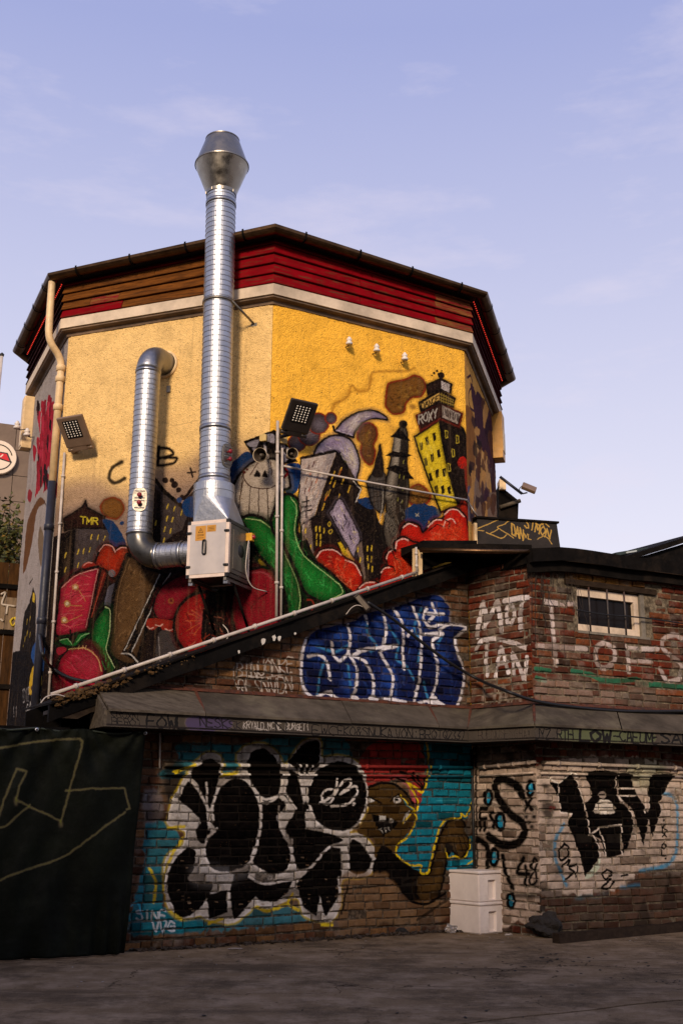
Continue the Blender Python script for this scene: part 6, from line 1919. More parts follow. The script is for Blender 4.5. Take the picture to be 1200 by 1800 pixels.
hatch(stack, M @ Vector((0, 0, zh - sb.z)) + hd * .205, hd, UP)

fan = thing('fan_unit', 'boxy steel fan unit with aluminium frame and orange warning label on the wall', 'fan unit', FA.w(FA.loc(365, 1015, .5)[0], .5, 4.5))
u0, z_ = FA.loc(327, 1012, .82); u1 = FA.loc(402, 960, .82)[0]
zb_, ztp = 4.50, 5.27
o0, o1 = .18, .82
def fb(ua, ub, oa, ob_, za, zc):
    return MB().hexa([FA.w(ua, ob_, za), FA.w(ub, ob_, za), FA.w(ub, oa, za), FA.w(ua, oa, za), FA.w(ua, ob_, zc), FA.w(ub, ob_, zc), FA.w(ub, oa, zc), FA.w(ua, oa, zc)])
ALU = simple('brushed_aluminium_panel', '#b3aaa4', .45, .35, var=.06, scale=3, bump=.05)
ALUF = simple('aluminium_profile', '#d8c3b2', .4, .3, var=.08)
DKP = simple('dark_steel_side', '#4a453f', .4, .6, var=.25, scale=2)
e = .045
casing = fb(u0 + .01, u1 - .01, o0 + .01, o1 - .012, zb_ + .01, ztp - .01).build('casing', DKP, fan)
fb(u0 + e, u1 - e, o1 - .011, o1 + .006, zb_ + e, ztp - e).build('door_panel', ALU, fan)
for ua in (u0, u1 - e):
    fb(ua, ua + e, o1 - e, o1, zb_ + e, ztp - e).build('frame_profile', ALUF, fan); fb(ua, ua + e, o0, o0 + e, zb_ + e, ztp - e).build('frame_profile', ALUF, fan)
    for za in (zb_, ztp - e):
        fb(ua, ua + e, o0 + e, o1 - e, za, za + e).build('frame_profile', DKP if ua > u0 else ALUF, fan)
for za in (zb_, ztp - e):
    fb(u0 + e, u1 - e, o1 - e, o1, za, za + e).build('frame_profile', ALUF, fan); fb(u0 + e, u1 - e, o0, o0 + e, za, za + e).build('frame_profile', ALUF, fan)
BLKP = simple('black_plastic', '#0d0c0c', .45)
for ua in (u0, u1 - e):
    for oa in (o0, o1 - e):
        for za in (zb_, ztp - e):
            fb(ua - .002, ua + e + .002, oa - .002, oa + e + .002, za - .002, za + e + .002).build('corner_block', BLKP, fan)
# handle, latches, labels
uh, zh_ = FA.loc(360, 962, o1)
mb = MB()
pth = [FA.w(uh + .022 * math.cos(2 * math.pi * k / 16), o1 + .02, zh_ + (.075 if math.sin(2 * math.pi * k / 16) > 0 else -.075) * (1 if abs(math.sin(2 * math.pi * k / 16)) > .01 else 0) + .02 * math.sin(2 * math.pi * k / 16)) for k in range(17)]
mb.tube(pth, .012, 8, caps=False)
mb.build('handle', BLKP, fan)
for ua in (u0 + .03, u1 - .03):
    for za in (zb_ + .15, ztp - .16):
        M_ = Matrix.Translation(FA.w(ua, o1 + .012, za)) @ Matrix.Rotation(FA.ang, 4, 'Z')
        MB().bbox(M_, .07, .03, .03, .01).build('latch', BLKP, fan)
ORG = simple('orange_label', '#b07a22', .55, var=.08)
lu, lz = u0 + .12, ztp - .07
la = fb(lu, lu + .155, o1 + .0065, o1 + .0085, lz - .20, lz).build('warning_label', ORG, fan)
fb(lu + .165, lu + .30, o1 + .0065, o1 + .0085, lz - .09, lz).build('warning_label', ORG, fan)
INK = simple('label_ink', '#3a2408', .6)
mb = MB()
c0 = (lu + .0775, lz - .065)
tri = [(c0[0] - .034, c0[1] - .028), (c0[0] + .034, c0[1] - .028), (c0[0], c0[1] + .032)]
for (ax, az), (bx, bz) in zip(tri, tri[1:] + tri[:1]):
    mb.tube([FA.w(ax, o1 + .009, az), FA.w(bx, o1 + .009, bz)], .003, 5)
mb.tube([FA.w(c0[0], o1 + .009, c0[1] + .012), FA.w(c0[0], o1 + .009, c0[1] - .014)], .003, 5)
for dz in (-.12, -.135, -.165):
    mb.tube([FA.w(lu + .03, o1 + .009, lz + dz), FA.w(lu + .125, o1 + .009, lz + dz)], .0025, 5)
for dz in (-.03, -.05, -.07):
    mb.tube([FA.w(lu + .19, o1 + .009, lz + dz), FA.w(lu + .275, o1 + .009, lz + dz)], .0025, 5)
structure(mb.build('label_print', INK, la), 'stuff')
# side panel with inspection window, isolator switch
def sp(oa, ob_, za, zc, x0, x1):
    return MB().hexa([FA.w(x0, ob_, za), FA.w(x1, ob_, za), FA.w(x1, oa, za), FA.w(x0, oa, za), FA.w(x0, ob_, zc), FA.w(x1, ob_, zc), FA.w(x1, oa, zc), FA.w(x0, oa, zc)])
sidep = sp(o0 + .06, o1 - .06, zb_ + .06, ztp - .06, u1 - .0105, u1 + .006).build('side_panel', simple('side_panel_grey', '#5a544c', .35, .5, var=.2, scale=2), fan)
sp(o0 + .12, o1 - .12, zb_ + .12, ztp - .12, u1 + .0065, u1 + .012).build('raised_plate', simple('plate_grey', '#6b655c', .3, .6, var=.2, scale=2), sidep)
Mk = frame(FA.w(u1 + .012, (o0 + o1) / 2 - .03, zb_ + .40), NA, z=UA)
MB().lathe(Mk, [(.0, .004), (.085, .004), (.09, .0)], 24).build('round_cover', simple('cover_dark', '#14120f', .5), sidep)
M_ = Matrix.Translation(FA.w(u1 + .05, o0 + .1, ztp - .14)) @ Matrix.Rotation(FA.ang, 4, 'Z')
sw = MB().bbox(M_, .09, .09, .11, .008).build('isolator_switch', simple('yellow_switch', '#c08a14', .45), fan)
Mk = frame(FA.w(u1 + .095, o0 + .1, ztp - .14), NA, z=UA)
MB().lathe(Mk, [(.03, 0), (.03, .02), (.02, .03), (0, .03)], 14).build('red_knob', simple('red_knob_plastic', '#7a1420'), sw)
MB().tube(bend([FA.w(u1 + .05, o0 + .14, ztp - .19), FA.w(u1 + .06, o0 + .2, ztp - .35), FA.w(u1 + .05, o0 + .2, zb_ + .15), FA.w(u1 + .10, o0 + .1, zb_ - .05), FA.w(u1 + .2, .02, zb_ - .08)], 6), .008, 6).build('cable', PALE_PIPE, fan)
# transition piece: square to round
mb = MB()
n = 40
ctr_u = (u0 + u1) / 2
su_ = (Vector((sb.x, sb.y)) - Vector(FA.a)).dot(Vector(FA.d))
cor = [FA.w(ctr_u + a * .262, .5 + b * .262, ztp + .002) for a, b in ((1, 1), (-1, 1), (-1, -1), (1, -1))]
rng_ = [FA.w(su_ + math.cos(2 * math.pi * k / n) * .281, .5 + math.sin(2 * math.pi * k / n) * .281, sb.z + .012) for k in range(n)]
fs = []
for q in range(4):
    for k in range(n // 4):
        fs.append((q, 4 + (q * n // 4 + k) % n, 4 + (q * n // 4 + k + 1) % n))
    fs.append((q, 4 + ((q + 1) * n // 4) % n, (q + 1) % 4))
mb.add(cor + rng_, fs)
mb.build('transition_hood', GALV, fan)
# carrying frame: two rails and raking struts to the wall
for ua in (u0 + .05, u1 - .05):
    fb(ua - .02, ua + .02, .0, o1 - .02, zb_ - .05, zb_ - .006).build('support_rail', GALV_DARK, fan)
    MB().tube([FA.w(ua, .55, zb_ - .04), FA.w(ua, .02, zb_ - .62)], .018, 8).build('support_strut', BLACK_BOARD, fan)
    fb(ua - .03, ua + .03, o1 - .12, o1 - .04, zb_ - .09, zb_ - .052).build('damper_foot', GALV_DULL, fan)

# intake duct: out of the wall, down, and into the fan box
duct = thing('intake_duct', 'shorter spiral steel duct with two elbows joining the wall and fan box', 'duct', Vector((-2.805, 15.0, 5.2)))
rd = .176
uD = FA.loc(253, 800, .48)[0]
zt_ = FA.loc(258, 655, .48)[1]; zlow = FA.loc(247, 938, .48)[1]
c_low = FA.w(uD, .48, zlow); c_top = FA.w(uD, .48, zt_)
spiral(axis_matrix(c_low, c_top), rd, 0, (c_top - c_low).length, MB()).build('spiral_pipe', GALV, duct)
def elbow(c0, d0, d1, rad, n=7):
    """quarter bend starting at c0 running d0, turning to d1"""
    return [c0 + d0 * rad * math.sin(a) + d1 * rad * (1 - math.cos(a)) for a in [math.pi / 2 * k / n for k in range(n + 1)]]
pth = elbow(c_top, UP, -NA, .30, 8)
pth.append(pth[-1] - NA * (.22))
MB().tube(pth, rd + .003, 32).build('elbow', GALV_DULL, duct)
fl = pth[-1]
Mf = frame(FA.w(uD, .03, pth[-1].z), UA, z=NA)
MB().lathe(Mf, [(.18, -.03), (.215, -.03), (.215, .015), (.185, .02)], 32).build('wall_flange', CREAM, duct)
zin = zlow - .34
pth = elbow(c_low, -UP, UA, .34, 8)
MB().tube(pth, rd + .004, 32).build('elbow', simple('elbow_zinc', '#55534f', .38, .9, var=.2, scale=4), duct)
endp = pth[-1]
tgt = FA.w(u0 + .004, .48, endp.z)
spiral(axis_matrix(endp, tgt), rd * .97, 0, (tgt - endp).length, MB(), .09).build('spiral_pipe', GALV, duct)
for c_, ax in ((c_low, UP), (c_top, UP), (endp, UA), (endp.lerp(tgt, .6), UA), (tgt - UA * .03, UA)):
    MB().lathe(frame(c_, NA, z=ax), [(rd + .001, -.025), (rd + .011, -.022), (rd + .011, .022), (rd + .001, .025)], 36).build('joint_ring', GALV_DULL, duct)
zh = FA.loc(243, 880, .6)[1]
hd = Vector((.06, -.99, 0)).normalized()
hatch(duct, FA.w(uD, .48, zh) + hd * (rd - .004), hd, UP)
MB().box(FA.at(297, 684, .02), .06, .03, .10, FA.ang).build('bolt_plate', GALV_DARK, duct)

# ------------------------------------------------------------------ floodlights, conduits, horns
t = NT('led_lens')
t.set('#d8cfc0', .2, 0, .6)
LENS = t.mat
def floodlight(wl_, TL, TR, BR, BL, o_top, o_bot, shell, label, arm):
    tl, tr, br, bl = wl_.at(*TL, o_top), wl_.at(*TR, o_top), wl_.at(*BR, o_bot), wl_.at(*BL, o_bot)
    c_ = (tl + tr + br + bl) / 4
    x = ((tr - tl) + (br - bl)).normalized(); y = ((tl - bl) + (tr - br)); h = y.length / 2
    y = (y - x * y.dot(x)).normalized()
    w = ((tr - tl).length + (br - bl).length) / 2
    z = x.cross(y)
    M = frame(c_, x, y=y)
    if (M.to_3x3() @ Vector((0, 0, 1))).y > 0:
        z = -z
    root = thing('floodlight', label, 'floodlight', c_, 'floodlights on the octagon')
    s = 1 if (M.to_3x3() @ Vector((0, 0, 1))).y < 0 else -1
    MB().bbox(M @ Matrix.Translation((0, h * .06, -s * .03)), w, h * .88, .06, .022, seg=3).build('lamp_head', shell, root)
    pl = MB().bbox(M @ Matrix.Translation((0, h * .14, s * .002)), w * .60, h * .50, .008, .003).build('led_panel', simple('led_board', '#0f0d0c', .35), root)
    mb = MB()
    for i in range(5):
        for j in range(7):
            p = M @ Vector(((i - 2) * w * .115, h * .14 + (j - 3) * h * .066, s * .007))
            mb.lathe(frame(p, x, z=z * s if s > 0 else z), [(.011, 0), (.008, .006), (0, .009)], 8)
    structure(mb.build('led', LENS, pl), 'stuff')
    MB().bbox(M @ Matrix.Translation((0, -h * .40, -s * .04)), w * .56, h * .2, .07, .012).build('driver_box', shell, root)
    for sx in (-1, 1):
        q = M @ Vector((sx * w * .38, -h * .45, -s * .035))
        MB().tube([q - x * w * .1, q + x * w * .1], .03, 12).build('hinge_knuckle', shell, root)
    q = M @ Vector((0, -h * .46, -s * .06))
    MB().tube([q, arm], .028, 10).build('mounting_arm', shell, root)
    return root
BROWN_LAMP = simple('bronze_lamp_shell', '#76604e', .45, .2, var=.12, scale=4)
DARK_LAMP = simple('dark_lamp_shell', '#2d2622', .45, .2, var=.15, scale=4)
floodlight(FA, (97, 736), (141, 730), (166, 788), (121, 797), .55, .20, BROWN_LAMP, 'bronze LED floodlight beside the cream downpipe at the left corner', FA.at(128, 795, .0))
floodlight(FB, (512, 700), (559, 711), (540, 772), (494, 763), .62, .28, DARK_LAMP, 'dark LED floodlight on the pole above the horn loudspeakers', FB.at(492, 768, .13))

def conduit(label, path, r, mat, clips=0, wl_=None, name='conduit', cat='conduit', group='conduits on the octagon'):
    root = thing(name, label, cat, path[0], group)
    MB().tube(path, r, 10).build('tube', mat, root)
    for k in range(clips):
        f = (k + .5) / clips
        p, q = Vector(path[0]), Vector(path[-1])
        c_ = p.lerp(q, f); d_ = (q - p).normalized()
        MB().tube([c_ - d_ * .018, c_ + d_ * .018], r * 1.5, 10).build('clip', mat, root)
    return root
conduit('pale conduit running down the left edge of the mural from the bronze floodlight', [FA.at(114, 796, .05), FA.at(100, 1010, .05), FA.at(86, 1228, .05)], .020, PALE_PIPE, 5)
conduit('taller of the two pale poles at the near corner, carrying the dark floodlight', [FB.at(488, 740, .12), FB.at(486, 1084, .12)], .021, PALE_PIPE, 3)
conduit('shorter of the two pale poles standing side by side at the near corner', [FB.at(496, 788, .11), FB.at(494, 1084, .11)], .018, PALE_PIPE, 3)
conduit('thin pale rod slanting across the painted skyline', [FB.at(498, 819, .10), FB.at(660, 850, .10), FB.at(820, 879, .10)], .015, PALE_PIPE, 0)
conduit('short dark stay at the right end of the slanting rod', [FB.at(820, 879, .10), FB.at(838, 908, .25)], .014, GALV_DARK, 0)
p0, p1 = P1.at(90, 1221, .16), P1.at(735, 1005, .16)
conduit('long pale conduit following the sloping shed roof edge', [p0, p1], .023, PALE_PIPE, 9)
conduit('short pale upright at the top end of the sloping conduit', [P1.at(732, 1006, .25), P1.at(731, 962, .25)], .016, PALE_PIPE, 2)

def horn(c_, axis, r, label):
    root = thing('horn_loudspeaker', label, 'loudspeaker', c_, 'horn loudspeakers at the near corner')
    M = frame(c_, Vector((0, 0, 1)).cross(axis) if abs(axis.z) < .9 else Vector((1, 0, 0)), z=axis)
    MB().lathe(M, [(r, .0), (r * 1.04, .006), (r * 1.02, .014), (r * .78, -.05), (r * .5, -.12), (r * .42, -.19), (r * .42, -.25), (0, -.25)], 28).build('bell', simple('horn_cream', '#b5a284', .5, var=.1), root)
    MB().lathe(M, [(r * .97, .002), (r * .74, -.05), (r * .45, -.12), (0, -.12)], 28).build('bell_inside', simple('horn_dark_inside', '#3a3026', .6), root)
    MB().lathe(M, [(r * .3, -.12), (r * .3, -.045), (r * .2, -.02), (0, -.015)], 18).build('throat_cone', simple('horn_cone', '#4d4338', .5), root)
    return M, root
ax = Vector((-.30, -.92, -.22)).normalized()
M, r1 = horn(FB.at(457, 800, .38), ax, .098, 'left cream horn loudspeaker with flared bell above the painted ghost')
MB().tube([M @ Vector((0, 0, -.2)), FB.at(466, 786, .02)], .022, 8).build('bracket', PALE_PIPE, r1)
ax = Vector((.30, -.92, -.10)).normalized()
M, r2 = horn(FB.at(514, 797, .34), ax, .078, 'right cream horn loudspeaker with dark mouth, right of the corner poles')
MB().tube([M @ Vector((0, 0, -.2)), FB.at(505, 788, .02)], .022, 8).build('bracket', PALE_PIPE, r2)
for px, py, w_, lab, wl_ in ((463, 770, FA, 'cream junction box left of the corner poles, above the left horn', FA), (498, 774, FB, 'cream junction box right of the corner poles, below the dark floodlight', FB)):
    root = thing('junction_box', lab, 'junction box', wl_.at(px, py + 6, .02), 'junction boxes at the near corner')
    MB().bbox(Matrix.Translation(wl_.at(px, py, .05)) @ Matrix.Rotation(wl_.ang, 4, 'Z'), .095, .07, .095, .008).build('box', simple('box_cream', '#b59a5e', .5), root)
    MB().bbox(Matrix.Translation(wl_.at(px, py, .088)) @ Matrix.Rotation(wl_.ang, 4, 'Z'), .085, .012, .085, .004).build('cover', simple('box_cream', '#b59a5e'), root)

PORC = simple('white_porcelain', '#cfc6bc', .25, var=.08)
def insulator(p, n_, label, s=1.0, group='insulators in a row under the eaves'):
    root = thing('insulator', label, 'insulator', p, group)
    q = p + n_ * .13 * s
    MB().tube(bend([p, p + n_ * .09 * s - UP * .02 * s, q + UP * .02 * s], 5), .009 * s, 8).build('hook', GALV_DARK, root)
    MB().lathe(Matrix.Translation(q + UP * .0), [(.0, -.01), (.05 * s, -.012), (.052 * s, .02 * s), (.034 * s, .035 * s), (.03 * s, .045 * s), (.042 * s, .055 * s), (.042 * s, .075 * s), (.028 * s, .085 * s), (.026 * s, .10 * s), (.014 * s, .115 * s), (0, .118 * s)], 16).build('porcelain_body', PORC, root)
NB = Vector((*FB.n, 0))
for px, py, lab in ((606, 610, 'white porcelain insulator, leftmost of three under the eaves'), (654, 622, 'white porcelain insulator, middle of three under the eaves'), (703, 637, 'white porcelain insulator, rightmost of three under the eaves')):
    insulator(FB.at(px, py, .0), NB, lab)
# left far edge: cabinet and two insulators
NZ = Vector((*FZ.n, 0))
cab = thing('wall_cabinet', 'tall cream cabinet at the far left edge of the octagon', 'cabinet', FZ.w(.12, .1, 6.6))
za, zc = FZ.loc(50, 798)[1], FZ.loc(50, 722)[1]
MB().bbox(Matrix.Translation(FZ.w(.10, .10, (za + zc) / 2)) @ Matrix.Rotation(FZ.ang, 4, 'Z'), .22, .18, zc - za, .012).build('cabinet_body', CREAM, cab)
MB().bbox(Matrix.Translation(FZ.w(.10, .195, (za + zc) / 2)) @ Matrix.Rotation(FZ.ang, 4, 'Z'), .17, .012, zc - za - .08, .004).build('cabinet_door', CREAM, cab)
insulator(FZ.w(.55, .0, FZ.loc(58, 776)[1]), NZ, 'cream insulator on the left wall beside the tall cabinet, nearer to the wall', 1.15, 'insulators on the left wall')
insulator(FZ.w(.42, .16, FZ.loc(48, 780)[1]), NZ, 'cream insulator on the left wall beside the tall cabinet, standing further out', 1.15, 'insulators on the left wall')
# right far edge: light box, small lamp on an arm, dark awning
NCv = Vector((*FC.n, 0))
cab = thing('wall_cabinet', 'amber cream cabinet at the far right edge of the octagon', 'cabinet', FC.w(FC.len - .15, .1, 6.6))
za, zc = FC.loc(876, 830)[1], FC.loc(876, 758)[1]
MB().bbox(Matrix.Translation(FC.w(FC.len - .2, .10, (za + zc) / 2)) @ Matrix.Rotation(FC.ang, 4, 'Z'), .36, .20, zc - za, .012).build('cabinet_body', simple('amber_cabinet', '#c08a3a', .5, var=.15), cab)
MB().bbox(Matrix.Translation(FC.w(FC.len - .2, .206, (za + zc) / 2 - .1)) @ Matrix.Rotation(FC.ang, 4, 'Z'), .28, .012, (zc - za) * .45, .004).build('cabinet_door', CREAM, cab)
lr = thing('arm_lamp', 'small floodlight on a dark arm reaching out from the right wall', 'floodlight', FC.w(FC.len - .1, .05, FC.loc(876, 840)[1]))
PW = Wall((2.0, 19.6), (6.0, 19.6))
pa_, pb_ = PW.at(878, 838), PW.at(917, 868)
MB().tube([pa_, pb_], .028, 8).build('arm', DARKBLUE, lr)
M_ = frame(PW.at(929, 858), (PW.at(943, 864) - PW.at(916, 853)), y=Vector((0, .6, .8)))
MB().bbox(M_, .27, .16, .07, .015).build('lamp_head', BROWN_LAMP, lr)
MB().bbox(M_ @ Matrix.Translation((.0, 0, -.037)), .22, .12, .006, .002).build('lens', LENS, lr)
MB().tube(bend([pb_, PW.at(912, 860), PW.at(918, 853)], 5), .008, 6).build('wire', BLACK_RUBBER, lr)
MB().tube([pb_, PW.at(926, 866)], .014, 6).build('yoke', DARKBLUE, lr)
aw = thing('dark_awning', 'dark awning with a pale rafter end behind the right wall', 'awning', PW.at(890, 910))
q = [PW.at(876, 852, -.4), PW.at(911, 880, -.4), PW.at(909, 930, -.4), PW.at(876, 930, -.4)]
MB().prism(q, Vector((0, 1.4, 0))).build('awning_sheet', BLACK_FELT, aw)
MB().tube([PW.at(878, 892, -.36), PW.at(914, 880, -.36)], .04, 6).build('rafter', SLAB_WOOD, aw)
MB().box(PW.at(881, 855, -.45), .12, .3, .2).build('bracket_block', CREAM, aw)

# black box on the bay roof
KB = Wall((2.03, 16.75), (2.03 + 2 * math.cos(R(14)), 16.75 + 2 * math.sin(R(14))))
x0, zt2 = KB.loc(838, 909); x1 = KB.loc(977, 905)[0]
zb2 = 4.9
mk = Mural(KB, x0, x1, zb2, zt2 + .05, .005, 1.7)
mk.fr(780, 820, 5.0)
g_ = '#8a6a24'
for q in ([(280, 550), (380, 510), (480, 465)], [(280, 555), (350, 565)], [(610, 445), (540, 500), (470, 535), (540, 580), (610, 630)], [(370, 580), (500, 630), (550, 600)], [(400, 590), (480, 550)]):
    mk.S(q, 9, g_, .9)
mk.T('DAN', 590, 500, 700, 560, 90, 12, g_, .9); mk.T('SIMON', 700, 455, 930, 560, 70, 12, g_, .9, slant=.2); mk.T('VL', 700, 590, 770, 600, 40, 9, g_, .9); mk.T('UK', 800, 450, 930, 470, 60, 12, g_, .9); mk.S([(820, 640), (870, 610), (910, 630), (945, 680)], 8, g_, .9)
mk.image('paint_roof_box')
bxr = thing('roof_box', 'black felt covered box with golden scribbled tags on the bay roof', 'roof box', KB.w((x0 + x1) / 2, 0, zb2))
t = NT('roof_box_felt')
co = t.coord()
o = MB().add([(x0, 0, zb2), (x1, 0, zb2), (x1 + .12, .0, zb2), (x1, .0, zt2), (x0, .0, zt2 - .01), (x0, .8, zb2), (x1 + .12, .8, zb2), (x1, .8, zt2), (x0, .8, zt2)], [(0, 1, 2, 3, 4), (8, 7, 6, 5), (4, 3, 7, 8), (2, 6, 7, 3), (0, 4, 8, 5)]).build('box_shell', t.mat, bxr, base=Vector((0, 0, 0)))
o.location = Vector((KB.a[0], KB.a[1], 0)) - bxr.location
o.rotation_euler = (0, 0, KB.ang)
c = t.ramp(t.noise(3, 6, .6, co), [(.3, '#14110f'), (.7, '#2b2420')])
pc_, pa2 = mk.sample(t, o)
c = t.mix(pa2, c, pc_)
t.set(c, .8, 0, .3)
t.bump(t.noise(12, 6, .6, co), .6, .02)
MB().hexa([KB.w(x0 - .02, .03, zt2 - .02), KB.w(x1 + .03, .03, zt2 - .01), KB.w(x1 + .03, -.8, zt2 + .0), KB.w(x0 - .02, -.8, zt2), KB.w(x0 - .02, .03, zt2 + .012), KB.w(x1 + .03, .03, zt2 + .02), KB.w(x1 + .03, -.8, zt2 + .03), KB.w(x0 - .02, -.8, zt2 + .03)]).build('lid', BLACK_FELT, bxr)
MB().hexa([KB.w(x0 - .06, .02, zb2), KB.w(x0 - .012, .02, zb2), KB.w(x0 - .012, -.1, zb2), KB.w(x0 - .06, -.1, zb2), KB.w(x0 - .06, .02, zt2 - .1), KB.w(x0 - .012, .02, zt2 - .1), KB.w(x0 - .012, -.1, zt2 - .1), KB.w(x0 - .06, -.1, zt2 - .1)]).build('end_trim', CREAM, bxr)

# cables
def cable(label, pts, r, mat=BLACK_RUBBER, grp='loose cables on the walls'):
    o = MB().tube(bend(pts, 8), r, 8).build('cable', mat)
    return tag(o, label, 'cable', grp)
cable('thick black cable sagging from the sloping roof edge across the blue graffiti', [P1.at(645, 1058, .23), P1.at(690, 1088, .22), P1.at(740, 1128, .2), P1.at(790, 1165, .2), P1.at(840, 1194, .3), P3.at(890, 1215, .18), P3.at(940, 1232, .12), P3.at(1010, 1243, .10), P3.at(1100, 1250, .10), P3.at(1220, 1250, .10)], .022)
cable('thin black cable crossing the barred window', [P3.at(1013, 1072, .06), P3.at(1060, 1080, .08), P3.at(1130, 1086, .07), P3.at(1215, 1098, .06)], .011)
cable('black hose hanging over the painted tomato at the lower left', [oc(1, .10, FA.loc(75, 1118)[1]), FZ.at(76, 1150, .25), FA.at(90, 1172, .12), FA.at(120, 1190, .12), FA.at(150, 1197, .16), FA.at(175, 1197, .2)], .024)
cable('thin white wire curling on the low end of the roof', [P1.at(72, 1236, .26), P1.at(82, 1225, .27), P1.at(100, 1221, .27), P1.at(120, 1226, .26)], .007, PALE_PIPE)
cable('pale wire dangling below the fan unit', [FA.at(392, 1098, .1), FA.at(400, 1108, .1), FA.at(401, 1118, .12), FA.at(393, 1136, .14)], .007, PALE_PIPE)
# small lamp fixed to the roof edge
sl = thing('roof_edge_lamp', 'small dark lamp bracket clamped to the sloping roof edge', 'lamp', P1.at(640, 1062, .25))
a, b = P1.at(625, 1045, .27), P1.at(648, 1072, .30)
M_ = frame((a + b) / 2, (b - a), y=Vector((-.2, -.3, .9)))
MB().bbox(M_, (b - a).length, .09, .05, .012).build('lamp_body', DARK_LAMP, sl)
MB().bbox(M_ @ Matrix.Translation((0, 0, .028)), (b - a).length * .8, .06, .008, .002).build('lens', simple('dull_lens', '#6b6257', .3), sl)
MB().tube(bend([b, P1.at(630, 1064, .28), P1.at(618, 1068, .27), P1.at(608, 1080, .25)], 5), .006, 6).build('wire', PALE_PIPE, sl)

# ------------------------------------------------------------------ tarpaulin
TW = Wall(tuple(at_z(-10, 1692))[:2], tuple(at_z(226, 1681))[:2])
TWb = TW
ztop = 2.44
mt = Mural(TW, -0.6, TW.len + .4, 0, 2.6, .006, 1.1)
mt.fr(0, 1220, 3.103)
y_ = '#5a6000'
for q, sm in (([(-20, 298), (180, 263), (300, 250), (430, 246), (442, 262), (438, 290), (400, 440), (360, 600), (334, 700)], False), ([(334, 692), (200, 630), (88, 578), (104, 500), (146, 424), (92, 406), (78, 440), (30, 560), (-10, 680)], False), ([(-10, 730), (28, 724), (90, 670), (166, 604)], False), ([(360, 526), (500, 516), (680, 514), (692, 570), (708, 624), (690, 630)], False), ([(680, 645), (600, 700), (480, 790), (360, 880), (240, 930), (100, 972), (-10, 1022)], True)):
    mt.S(q, 9, y_, .5, smooth=sm, soft=2.5)
mt.O(88, 580, 8, y_, 26, .6, soft=2); mt.O(334, 705, 7, y_, 22, .6, soft=2)
mt.image('paint_tarpaulin')
NXT, NZT = 130, 90
xs = np.linspace(-2.4, 1.0, NXT); zs = np.linspace(0, 1, NZT)
V = []
xr = TW.len
pin = [-2.2, -1.5, -.9, -.35, .25, .75, xr + .05]
for jz, fz in enumerate(zs):
    for fx in np.linspace(0, 1, NXT):
        xtop, xbot = TW.loc(257, 1284)[0], xr - .02
        xedge = xtop * fz + xbot * (1 - fz)
        x = -2.4 + (xedge + 2.4) * fx
        near = min(abs(x - p) for p in pin)
        sag = .035 * min(1, near / .3) * fz ** 6
        z = .02 + (ztop - .02) * fz - sag - (.06 * (x - xr) * -.06) * fz
        # folds radiating from the pins, pull lines and a gathered foot
        y = .0
        for p in pin:
            ang_ = math.atan2(x - p, (ztop - z) + .12)
            y += .020 * math.sin(ang_ * 13 + p * 5) * math.exp(-((x - p) ** 2 + (ztop - z) ** 2) / .5)
        y += .022 * math.sin(x * 7 + z * 3.1 + .8 * math.sin(z * 2.3)) + .015 * math.sin(x * 14.7 - z * 6.3 + 1 + math.sin(x * 3)) + .03 * math.sin(x * 2.1 + 1.3 * z) + .012 * abs(math.sin(x * 4.1 - z * 3.7))
        y += .03 * (1 - fz) ** 3 * math.sin(x * 17 + 2) + .10 * math.exp(-((fx - 1) / .05) ** 2) * (1 - fz) ** .5
        gather = math.exp(-((x - (xr - .1)) / .35) ** 2) * math.exp(-(z / .5) ** 2)
        y -= .05 * gather * math.sin(x * 40)
        V.append(tuple(TW.w(x, .03 - y, z)))
Fq = [(j * NXT + i, j * NXT + i + 1, (j + 1) * NXT + i + 1, (j + 1) * NXT + i) for j in range(NZT - 1) for i in range(NXT - 1)]
tr = thing('tarpaulin', 'dark green tarpaulin hung from the canopy with yellow sprayed lines', 'tarpaulin', TW.w(0, 0, 0))
mb = MB().add(V, Fq, 0, True)
sheet = mb.build('sheet', [], tr)
md = sheet.modifiers.new('thickness', 'SOLIDIFY'); md.thickness = .006
ref = bpy.data.objects.new('sheet_hem', None)
# hem rope along the top as second part; it also carries the wall frame for the sprayed lines
hem = MB()
hp = [(float(x), -.035, ztop - .012 - .035 * min(1, min(abs(x - p) for p in pin) / .3)) for x in np.linspace(-2.4, TW.loc(257, 1284)[0], 60)]
hem.tube(hp, .012, 8)
bpy.data.objects.remove(ref)
hem_o = hem.build('hem_rope', simple('hem_green', '#1d2417', .6), tr, base=Vector((0, 0, 0)))
hem_o.location = Vector((TW.a[0], TW.a[1], 0)) - tr.location
hem_o.rotation_euler = (0, 0, TW.ang)
t = NT('green_tarpaulin')
co = t.coord(hem_o)
c = t.ramp(t.noise(2.2, 6, .6, co), [(.3, '#040603'), (.7, '#0a0e06')])
c = t.mix(t.rng(t.noise(1.1, 7, .7, co), .52, .75, 0, .5), c, '#1c1f15')
pc_, pa2 = mt.sample(t, hem_o)
c = t.mix(pa2, c, pc_)
t.set(c, t.rng(t.noise(8, 4, .6, co), .3, .7, .6, .85), 0, .10)
wv = t.new('ShaderNodeTexWave', wave_type='BANDS', bands_direction='Z'); wv.inputs['Scale'].default_value = 60; t.link(co, wv.inputs[0])
t.bump(t.math('ADD', t.math('MULTIPLY', t.noise(7, 6, .65, co), 2.0), t.math('MULTIPLY', wv.outputs['Fac'], .05)), .5, .02)
sheet.data.materials.append(t.mat)
for p in pin[:-1] + [TW.loc(254, 1284)[0]]:
    MB().lathe(frame(TW.w(p, .045, ztop - .03), Vector((*TW.d, 0)), z=Vector((*TW.n, 0))), [(.010, 0), (.022, .002), (.022, .006), (.010, .008)], 14).build('eyelet', GALV, tr)
